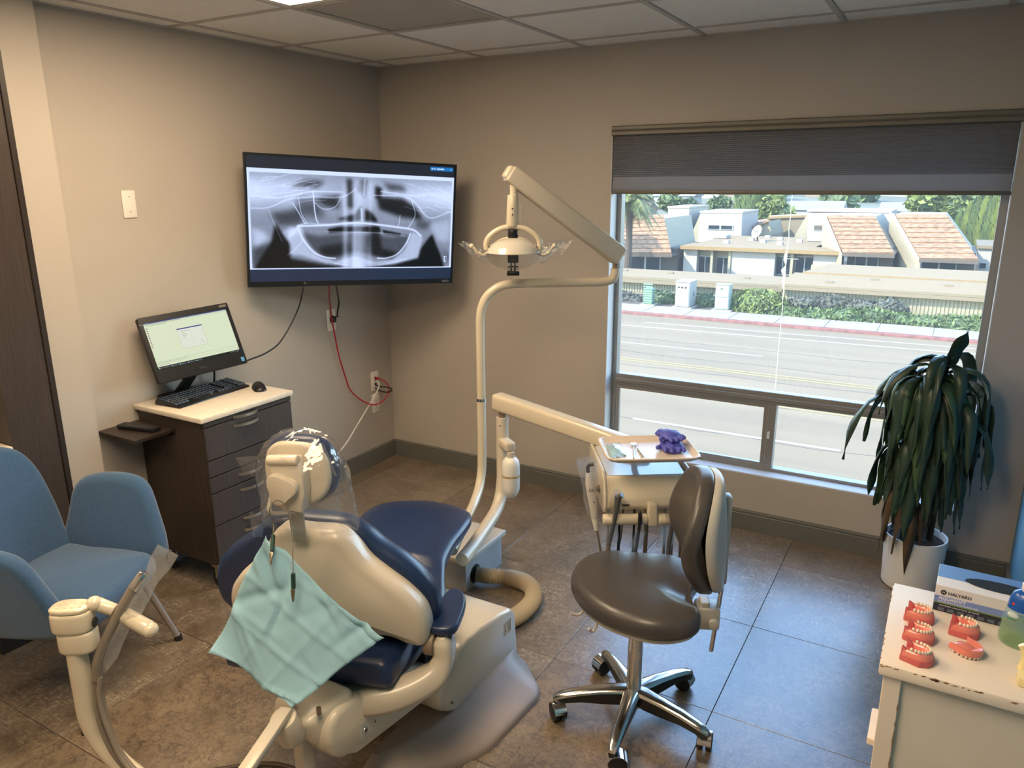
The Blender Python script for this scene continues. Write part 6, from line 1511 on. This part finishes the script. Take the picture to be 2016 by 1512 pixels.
for s, lab in ((-1, 'clear plastic sleeve on the left handle of the dental light'), (1, 'clear plastic sleeve on the right handle of the dental light')):
    sv = thing('handle_sleeve', lab, 'plastic sleeve', hp(s*.15, -.01, 1.49))
    rings = []
    for x, zc, w, h_ in ((.100, 1.478, .012, .026), (.125, 1.474, .014, .030), (.150, 1.486, .014, .026), (.172, 1.505, .014, .022), (.192, 1.519, .010, .014), (.215, 1.532, .003, .006)):
        rings.append([hp(s*x*rr.uniform(.98, 1.02), -.008+w*math.cos(2*PI*q/12)*rr.uniform(.7, 1.2), zc+h_*math.sin(2*PI*q/12)*rr.uniform(.8, 1.15)) for q in range(12)])
    obj('film', MB().loft(rings, (False, False)), FILMS, sv, smooth=20)
    if s > 0: 
        flap([hp(.165, -.012, 1.535), hp(.262, -.02, 1.548), hp(.205, -.02, 1.478), hp(.185, -.02, 1.488), hp(.172, -.012, 1.510)], FILMS, sv)
        flap([hp(.120, -.01, 1.515), hp(.160, -.022, 1.545), hp(.150, -.02, 1.50), hp(.120, -.016, 1.48)], FILMS, sv)
    else: flap([hp(-.172, -.012, 1.532), hp(-.232, -.012, 1.530), hp(-.160, -.02, 1.462), hp(-.135, -.02, 1.475)], FILMS, sv)

# ------------------------------------------------------------------ delivery unit on its post and arm
U0 = V((2.255, -1.35, 0)); UR = V((.841, .541, 0)); UB = V((-.541, .841, 0))
def ul(r, b_, z): return U0+UR*r+UB*b_+V((0, 0, z))
du = thing('delivery_unit', 'ivory dental delivery head with handpiece bar on a floor post and arm', 'dental unit', (1.46, -1.03, .33))
path = spl([(1.56, -1.52, .320), (1.535, -1.40, .322), (1.50, -1.25, .33), (1.475, -1.12, .352), (1.463, -1.055, .40), (1.46, -1.03, .48)], 7)+[V((1.46, -1.03, .6)), V((1.46, -1.03, .768))]
obj('post', MB().tube(path, .0275, 20), IVORY, du, smooth=60)
obj('post_pin', MB().cyl((1.46, -1.03, .765), (1.46, -1.03, .80), .017, n=16), BRASS, du)
obj('set_screw', MB().cyl((1.465, -1.056, .735), (1.465, -1.059, .735), .003, n=8), SLOT, du)
A0, A1 = V((1.420, -1.02, .836)), V((2.17, -1.165, .775)); d = (A1-A0).normalized(); e = d.cross(Zu).normalized(); u_ = e.cross(d)
obj('spring_arm', beam(A0, A1, .034, .038, .032, .036, .014), IVORY2, du, smooth=50)
obj('arm_end', MB().cyl((2.165, -1.165, .70), (2.165, -1.165, .80), .034, n=20, bevel=.004), IVORY, du)
# water bottle hung from the clamp on the post
b = MB(); e2_ = V((.80, -.60, 0)); b.box(V((1.495, -1.056, .655)), (.105, .05, .045), (e2_, V((.6, .8, 0)), Zu), .012, 3); obj('bottle_clamp', b, IVORY, du, smooth=50)
wb = V((1.535, -1.086, 0))
obj('bottle_collar', MB().cyl(wb+V((0, 0, .612)), wb+V((0, 0, .634)), .017, n=20), IVORY, du)
MILK = mat('milky_bottle', (222, 220, 212), .35, var=.02, sub=.2)
wbt = obj('water_bottle', MB().lathe([(.001, .420), (.010, .418), (.020, .424), (.030, .438), (.0385, .458), (.040, .48), (.040, .570), (.036, .592), (.026, .606), (.015, .612), (.001, .612)], wb, n=32), MILK, du, smooth=60)
obj('bottle_band', MB().lathe([(.0403, .522), (.0403, .532)], wb, n=32), mat('bottle_print', (196, 170, 122), .5), wbt, smooth=60)
text('bottle_lettering', 'DISTILLED WATER ONLY', wb+V((.484*.0412, -.836*.0412, .527)), (.836, .484, 0), Zu, .0068, mat('bottle_ink', (120, 96, 60), .5), wbt, .0002)
# head
prof = [(.0, .752), (.010, .755), (.30, .765), (.31, .755), (.31, .66), (.29, .645), (.06, .635), (.0, .634), (-.030, .640), (-.042, .658), (-.036, .685), (-.018, .715), (-.006, .738)]
b = MB(); b.prism([ul(-.150, q, z) for q, z in prof], UR*.30, .006, 2); obj('head_case', b, IVORY2, du, smooth=45)
BLUETOP = mat('pale_top_panel', (186, 194, 206), .16, var=.02, coat=.5)
b = MB(); b.prism([ul(-.140, q, z) for q, z in ((.012, .7555), (.300, .7655), (.300, .7665), (.012, .7565))], UR*.28); obj('top_panel', b, BLUETOP, du, smooth=0)
for s in (-1, 1):
    b = MB(); b.prism([ul(s*.150, q, z) for q, z in [(-.008, .752), (.02, .772), (.30, .778), (.315, .76), (.315, .65), (.29, .638), (.0, .628), (-.034, .634), (-.046, .655), (-.038, .70)]], UR*(s*.012), .004, 2); obj('side_cheek', b, IVORY, du, smooth=45)
b = MB(); b.hexa([ul(-.004, -.062, .585), ul(.034, -.062, .585), ul(.034, -.02, .585), ul(-.004, -.02, .585), ul(-.006, -.058, .672), ul(.028, -.058, .672), ul(.028, -.02, .680), ul(-.006, -.02, .680)], .008, 3); obj('bar_bracket', b, IVORY2, du, smooth=50)
b = MB(); b.cyl(ul(-.165, -.045, .612), ul(-.004, -.045, .609), .020, n=18, bevel=.006); b.cyl(ul(.034, -.045, .608), ul(.165, -.045, .606), .020, n=18, bevel=.006); obj('handpiece_bar', b, IVORY2, du, smooth=60)
b = MB(); b.box(ul(-.085, -.040, .664), (.03, .012, .004), (UR, UB, Zu)); obj('slot_mark', b, SLOT, du, smooth=0)
obj('side_knob', MB().cyl(ul(-.170, .05, .690), ul(-.158, .05, .690), .014, n=16).cyl(ul(-.188, .05, .690), ul(-.168, .05, .690), .009, n=12), BOLT, du)
obj('side_knob', MB().cyl(ul(.158, .03, .720), ul(.178, .03, .720), .008, n=12).cyl(ul(.176, .03, .720), ul(.182, .03, .720), .013, n=16), BOLT, du)
# handpieces and their hanging tubes
def hang(x, ztop, zbot, r=.0055, m=TUBEG, yb=-.05):
    P_ = spl([ul(x, yb, ztop), ul(x, max(yb, -.02)+.01, ztop-.08), ul(x, .03, (ztop+zbot)/2), ul(x+.006, .04, zbot+.05), ul(x+.01, .06, zbot), ul(x+.015, .10, zbot+.05), ul(x+.02, .12, .50), ul(x+.02, .13, .64)], 7)
    return obj('hanging_tube', MB().tube(P_, r, 10), m, du, smooth=60)
GM = mat('grey_handpiece', (108, 108, 106), .3, metal=.5, var=.06)
b = MB(); b.tube(spl([ul(-.118, -.075, .715), ul(-.120, -.072, .68), ul(-.128, -.060, .60), ul(-.134, -.020, .50)], 5), [.012, .0125, .0125, .012, .0115, .011, .010, .009, .0085, .008, .008, .008, .0075, .007, .007, .007], 14); b.cyl(ul(-.116, -.078, .712), ul(-.106, -.085, .722), .010, n=14); obj('air_syringe', b, GM, du, smooth=60)
b = MB(); b.tube(spl([ul(-.036, -.068, .640), ul(-.036, -.068, .60), ul(-.034, -.04, .54), ul(-.034, -.015, .47)], 4), [.0075]*4+[.0062]*9, 12); obj('handpiece_connector', b, BLACKM, du, smooth=60)
for dx in (-.004, 0, .004): obj('connector_pin', MB().cyl(ul(-.036+dx, -.068, .640), ul(-.036+dx, -.068, .650), .0014, n=6), BLACKP, du)
b = MB(); b.tube(spl([ul(.082, -.075, .650), ul(.083, -.073, .62), ul(.084, -.04, .53), ul(.086, -.015, .45)], 4), [.010]*4+[.0085]*9, 12); b.cyl(ul(.080, -.08, .648), ul(.064, -.085, .655), .009, n=12); obj('handpiece', b, GM, du, smooth=60)
hang(-.134, .50, .20, yb=-.02); hang(-.034, .47, .26, .005, BLACKM, -.015); hang(.086, .45, .24, yb=-.015); hang(.012, .60, .27, .0075, BRASS, .02); hang(-.09, .60, .28, .005, BLACKM, .02); hang(.110, .60, .25, .006, TUBEG, .02); hang(.150, .58, .22, .0065, BRASS, -.01)
for x, zt_, zb_, w, lab in ((-.122, .740, .50, .026, 'clear sleeve on the air syringe at the left of the handpiece bar'), (.080, .675, .49, .026, 'clear sleeve on the handpiece right of the bar bracket'), (-.030, .580, .48, .022, 'clear sleeve on the black handpiece connector at mid bar')):
    sv = thing('handpiece_sleeve', lab, 'plastic sleeve', ul(x, -.07, zb_)); rings = []
    for k in range(8):
        s = k/7; z = zb_+(zt_-zb_)*s; ww = w*(1.15-.35*s)*(1 if k < 7 else .5)
        rings.append([ul(x-.012*(1-s)+ww*math.cos(2*PI*q/12)*rr.uniform(.8, 1.15), -.072+.6*ww*math.sin(2*PI*q/12)*rr.uniform(.8, 1.15)+.05*(1-s), z) for q in range(12)])
    obj('film', MB().loft(rings, (False, False)), FILMS, sv, smooth=20)
# tray post
b = MB(); b.tube(spl([ul(-.02, .13, .765), ul(-.02, .12, .79), ul(-.01, .10, .815), ul(.0, .10, .836)], 5), .012, 12); b.box(ul(0, .1, .838), (.10, .08, .005), (UR, UB, Zu)); b.box(ul(-.10, -.02, .836), (.05, .04, .010), (UR, UB, Zu), .003, 1); obj('tray_holder', b, IVORY, du)

# curing light hanging in its bag
cu_ = thing('curing_light', 'white curing light with black tip bagged at the left of the unit', 'curing light', ul(-.215, .0, .62))
b = MB(); b.tube([ul(-.213, 0, .775), ul(-.211, 0, .755), ul(-.207, 0, .73), ul(-.200, 0, .69), ul(-.194, 0, .65), ul(-.188, 0, .60), ul(-.178, 0, .55)], [.008, .012, .016, .0165, .014, .012, .008], 16); obj('body', b, PLATE, cu_, smooth=60)
b = MB(); b.tube(spl([ul(-.213, 0, .772), ul(-.216, -.004, .795), ul(-.209, -.012, .808), ul(-.198, -.018, .812)], 5), .0065, 12); obj('light_guide', b, BLACKP, cu_, smooth=60)
for k in range(4): obj('vent_slit', MB().box(ul(-.210+k*.005, -.0165, .712), (.0016, .002, .012), (UR, UB, Zu)), SLOT, cu_, smooth=0)
obj('button', MB().ell(ul(-.192, -.0145, .665), (.003, .002, .003)), SLOT, cu_)
obj('cord', MB().tube(spl([ul(-.178, 0, .555), ul(-.168, .0, .50), ul(-.155, .01, .43), ul(-.145, .03, .36), ul(-.10, .10, .33), ul(-.06, .14, .45), ul(-.05, .14, .64)], 7), .0045, 8), TUBEG, cu_, smooth=60)
sv = thing('curing_light_bag', 'clear plastic bag around the hanging curing light', 'plastic sleeve', ul(-.20, 0, .60)); rings = []
for z, w in ((.600, .020), (.63, .026), (.67, .028), (.71, .030), (.75, .031), (.79, .033), (.822, .036), (.826, .034)):
    c_ = -.190-.030*(z-.6)/.22
    rings.append([ul(c_+w*math.cos(2*PI*q/12)*rr.uniform(.88, 1.1), w*.72*math.sin(2*PI*q/12)*rr.uniform(.9, 1.1)-.002, z+rr.uniform(-.004, .004)) for q in range(12)])
obj('film', MB().loft(rings, (False, False)), FILMS, sv, smooth=20)

# instrument tray
TRAYM = mat('beige_tray', (216, 202, 188), .35, var=.03, coat=.2)
tc_ = V((2.2485, -1.341, .842)); tr = thing('instrument_tray', 'beige rounded instrument tray held above the delivery unit', 'tray', tc_)
def tring(sx, sy, z, n=48, e=9):
    out_ = []
    for k in range(n):
        an = 2*PI*(k+.5)/n; cs, sn = math.cos(an), math.sin(an); kk = 1/((abs(cs)**e+abs(sn)**e)**(1/e)); out_.append(tc_+UR*(cs*kk*sx)+UB*(sn*kk*sy)+V((0, 0, z)))
    return out_
obj('tray_body', MB().loft([tring(.02, .02, 0), tring(.140, .102, 0), tring(.150, .111, .003), tring(.162, .122, .013), tring(.165, .125, .016), tring(.165, .125, .020), tring(.161, .121, .022), tring(.156, .117, .019), tring(.146, .107, .007), tring(.138, .100, .005), tring(.02, .02, .005)]), TRAYM, tr, smooth=50)
zt_ = .8475
POUCH = mat('pale_blue_pouch', (172, 214, 228), .4, var=.12, scale=14, coat=.5)
t = thing('mask_packet', 'pale blue mask in a clear packet at the left of the tray', 'packet', (2.15, -1.40, zt_))
q4 = [V(p) for p in ((2.086, -1.352, 0), (2.132, -1.316, 0), (2.212, -1.430, 0), (2.172, -1.492, 0))]
def packet(zo, k):
    c_ = sum(q4, V((0, 0, 0)))/4
    return lambda u, v: (lambda p: c_+(p-c_)*k+V((0, 0, zt_+zo+.012*math.sin(PI*u)*math.sin(PI*v)+.004*noise.noise(V((u*5, v*5, zo*90))))))(q4[0].lerp(q4[1], u).lerp(q4[3].lerp(q4[2], u), v))
obj('folded_mask', MB().grid(packet(.002, .84), 12, 16), POUCH, t, smooth=30)
obj('clear_packet', MB().grid(packet(.0045, 1.0), 12, 16), FILMS, t, smooth=20)
t = thing('mouth_mirror', 'dental mouth mirror lying on the tray', 'dental mirror', (2.21, -1.38, zt_))
m0, m1 = V((2.188, -1.322, zt_+.006)), V((2.238, -1.448, zt_+.005)); dd = (m1-m0).normalized()
obj('handle', MB().tube([m0+dd*.03, m0+dd*.05, m1], [.0016, .0032, .0032], 10), STEEL, t)
obj('neck', MB().cyl(m0, m0+dd*.032, .0012, n=8), STEEL, t); obj('mirror_head', MB().cyl(m0-dd*.008+V((0, 0, -.001)), m0-dd*.008+V((0, 0, .0018)), .0115, n=24), CHROME, t)
t = thing('explorer_probe', 'steel explorer probe lying beside the mouth mirror', 'dental tool', (2.24, -1.38, zt_))
m0, m1 = V((2.212, -1.345, zt_+.004)), V((2.262, -1.418, zt_+.004)); dd = (m1-m0).normalized()
obj('handle', MB().cyl(m0, m1, .003, n=10, bevel=.001), STEEL, t); obj('hook', MB().tube(spl([m1, m1+dd*.012, m1+dd*.02+V((.004, .003, .004)), m1+dd*.018+V((.008, .006, .002))], 4), .0008, 6), STEEL, t)
GLOVE = mat('violet_nitrile', (80, 84, 176), .55, var=.10, scale=18, bump=.4, bscale=45)
def glove(label, c, yaw, seed, k=1.0):
    rr = random.Random(seed); c = V(c); ax = V((math.cos(yaw), math.sin(yaw), 0)); ay = V((-ax.y, ax.x, 0))
    t = thing('nitrile_glove', label, 'glove', c)
    def nz(p, a=.007): return V((0, 0, a*noise.noise(p*42+V((seed, 0, 0)))))
    rings = []
    for s, w, h in ((-.056, .020, .014), (-.048, .036, .026), (-.02, .042, .034), (.01, .043, .034), (.035, .040, .028), (.05, .024, .014)):
        ring = []
        for q in range(18):
            an = 2*PI*q/18; p = c+ax*(s*k)+ay*(w*k*math.cos(an)*rr.uniform(.88, 1.1)); z = h*(.5+.5*math.sin(an)); ring.append(p+V((0, 0, z))+nz(p, .009)*(math.sin(an) > 0))
        rings.append(ring)
    obj('palm', MB().loft(rings), GLOVE, t, smooth=45)
    for j, (y, an, l) in enumerate(((-.032, -.30, .022), (-.012, -.1, .027), (.010, .08, .026), (.030, .28, .020))):
        d = ax*math.cos(an)+ay*math.sin(an); p0 = c+ax*.036*k+ay*y*k+V((0, 0, .013)); P_ = spl([p0, p0+d*l*.5+V((0, 0, .004)), p0+d*l+V((0, 0, -.004))], 4)
        obj('finger', MB().tube(P_, [.0085*k]*4+[.008*k]*4+[.0058*k], 9), GLOVE, t, smooth=60)
    p0 = c-ay*.030*k+V((0, 0, .012)); obj('thumb', MB().tube(spl([p0, p0+(ax*.3-ay).normalized()*.022*k, p0+(ax*.6-ay).normalized()*.036*k], 4), [.010*k]*4+[.009*k]*4+[.0065*k], 9), GLOVE, t, smooth=60)
    return t
glove('violet glove crumpled on the right of the tray, underneath', (2.318, -1.285, zt_+.0005), math.atan2(-.841, .541), 3, .92)
glove('violet glove lying on top of the other violet glove', (2.300, -1.265, zt_+.030), math.atan2(-.841, .541)+.5, 5, .85)

# ------------------------------------------------------------------ stool
st = thing('operator_stool', 'grey vinyl rolling stool with backrest on a chrome five star base', 'stool', (2.35, -1.663, 0))
SO = V((2.35, -1.663, 0)); ALUP = mat('polished_aluminium', (206, 204, 198), .16, metal=1.0, var=.05, scale=20); BLK = mat('black_cast', (16, 16, 17), .4, var=.1)
def spn(t_): return [SO+V((math.cos(t_)*r, math.sin(t_)*r, 0)) for r in (.0,)]
for deg in (-9, 62.5, 134.5, 208.5, 277):
    a_ = math.radians(deg); d = V((math.cos(a_), math.sin(a_), 0)); e = V((-d.y, d.x, 0)); S = [(.0, .032, .122, .075), (.05, .028, .121, .062), (.11, .0245, .117, .062), (.18, .0215, .108, .066), (.235, .0195, .096, .060), (.258, .018, .089, .048), (.274, .011, .080, .052)]
    rings = [[SO+d*r+e*s*w+V((0, 0, z)) for s, z in ((-1, zt2-.012), (-.8, zt2-.003), (-.35, zt2), (.35, zt2), (.8, zt2-.003), (1, zt2-.012))] for r, w, zt2, zb2 in S]
    leg = obj('leg', MB().loft(rings), ALUP, st, smooth=50)
    rings = [[SO+d*r+e*s*w*.96+V((0, 0, z)) for s, z in ((-1, zt2-.0125), (1, zt2-.0125), (.8, zb2), (-.8, zb2))] for r, w, zt2, zb2 in S]
    obj('underside', MB().loft(rings), BLK, leg, smooth=50)
    cp = SO+d*.262; sw = V((math.cos(a_+1.9), math.sin(a_+1.9), 0)); sa = V((-sw.y, sw.x, 0)); cc0 = cp+sw*.016
    cs = obj('caster', MB().cyl(cp+V((0, 0, .045)), cp+V((0, 0, .08)), .008, n=12), BLK, st)
    for s in (-1, 1): obj('wheel', MB().cyl(cc0+sa*s*.004+V((0, 0, .0305)), cc0+sa*s*.024+V((0, 0, .0305)), .0302, n=24, bevel=.004), WHEELB, cs)
    n_ = 10; rings = []
    for k in range(n_+1):
        an = .02*PI+.92*PI*k/n_; r = .0335; c_ = cc0+sw*(-math.cos(an)*r)+V((0, 0, .0305+math.sin(an)*r)); c2 = cc0+sw*(-math.cos(an)*(r-.002))+V((0, 0, .0305+math.sin(an)*(r-.002)))
        rings.append([c_-sa*.022, c_+sa*.022, c2+sa*.022, c2-sa*.022])
    obj('caster_hood', MB().loft(rings), CHROME, cs, smooth=50)
b = MB(); b.cyl(SO+V((0, 0, .055)), SO+V((0, 0, .115)), .036, .032, n=28, bevel=.004); obj('hub', b, ALUP, st)
b = MB(); b.cyl(SO+V((0, 0, .11)), SO+V((0, 0, .27)), .0255, n=28); b.cyl(SO+V((0, 0, .265)), SO+V((0, 0, .42)), .0245, n=28); obj('gas_column', b, CHROME, st)
seat_o = [(p.x, p.y) for p in spl([(-.215, -.055, 0), (-.245, .03, 0), (-.235, .13, 0), (-.17, .20, 0), (-.08, .232, 0), (.03, .27, 0), (.12, .235, 0), (.155, .165, 0), (.155, .085, 0), (.178, .02, 0), (.222, -.045, 0), (.222, -.105, 0), (.17, -.165, 0), (.09, -.195, 0), (-.03, -.188, 0), (-.14, -.135, 0)], 4, True)]
def seatmap(x, y, w):
    dx, dy = x-.155, y-.045; notch = .025*math.exp(-(dx*dx/.006+dy*dy/.004)); r2 = x*x+y*y
    return SO+V((x, y, .436+w-(notch+.010*math.exp(-((x-.02)**2+(y-.02)**2)/.012) if w > .06 else 0)))
obj('seat_cushion', MB().pad(seat_o, seatmap, .072, .034, .012, n_in=9, er_back=.020), GREYV, st, smooth=70)
sb2 = MB(); sb2.pad([(x*.93, y*.93) for x, y in seat_o], lambda x, y, w: SO+V((x, y, .422+w)), .018, .006, 0); obj('seat_pan', sb2, PLIGHT, st, smooth=50)
b = MB(); b.box(SO+V((0, 0, .408)), (.16, .10, .03), None, .006, 2); obj('tilt_mechanism', b, BLK, st)
for p_, q_ in (((-.15, -.05, .415), (-.20, -.09, .385)), ((-.08, -.14, .415), (-.10, -.165, .402))):
    p_, q_ = SO+V(p_), SO+V(q_); obj('height_lever', MB().tube(spl([p_, (p_+q_)/2+V((0, 0, -.02)), q_], 5), .0045, 8), PLIGHT, st)
sc0 = V((2.595, -1.55, 0)); sn_ = V((.907, .421, 0)); sl2 = V((-.421, .907, 0))
bo = sym([(a, b_-.022) for a, b_ in [(0, .930), (.07, .922), (.128, .882), (.168, .82), (.182, .755), (.172, .68), (.142, .61), (.10, .56), (.05, .538), (0, .534)]])
def bn(l): return -.035-1.7*l*l
def lean(z): return .035*((z-.53)/.4)**1.0*-.6
obj('back_cushion', MB().pad(bo, lambda l, z, w: sc0+sl2*l+sn_*(bn(l)-w+lean(z)+.022*math.exp(-((z-.68)/.09)**2)*-1)+V((0, 0, z)), .055, .026, .008, n_in=9, er_back=.010), GREYV, st, smooth=70)
obj('back_shell', MB().pad([(a*.965, .711+(b_-.711)*.97) for a, b_ in bo], lambda l, z, w: sc0+sl2*l+sn_*(bn(l)+w+.001+lean(z))+V((0, 0, z)), .030, .016, .010, n_in=9, er_back=.004), PLIGHT, st, smooth=70)
b = MB(); b.box(sc0+sn_*(-.004)+V((0, 0, .68)), (.05, .022, .30), (sl2, sn_, Zu), .007, 2); obj('back_spine', b, PLIGHT, st)
b = MB(); b.tube([sc0+sn_*.000+V((0, 0, .60)), sc0+sn_*-.004+V((0, 0, .50)), sc0+sn_*-.022+V((0, 0, .275))], .0125, 14, flat=.6, up=(0, 0, 1)); obj('back_post', b, CHROME, st, smooth=60)
b = MB(); b.box(sc0+sn_*-.045+V((0, 0, .408)), (.075, .075, .075), (sl2, sn_, Zu), .008, 2); b.box(sc0+sn_*-.055+V((0, 0, .452)), (.05, .03, .02), (sl2, sn_, Zu), .004, 1); b.box(sc0+sn_*-.105+V((0, 0, .398)), (.05, .08, .018), (sl2, sn_, Zu), .003, 1); obj('post_bracket', b, PLIGHT, st)
obj('bracket_knob', MB().cyl(sc0+sn_*-.03-sl2*.036+V((0, 0, .40)), sc0+sn_*-.03-sl2*.052+V((0, 0, .40)), .017, n=20, bevel=.003), PLIGHT, st)
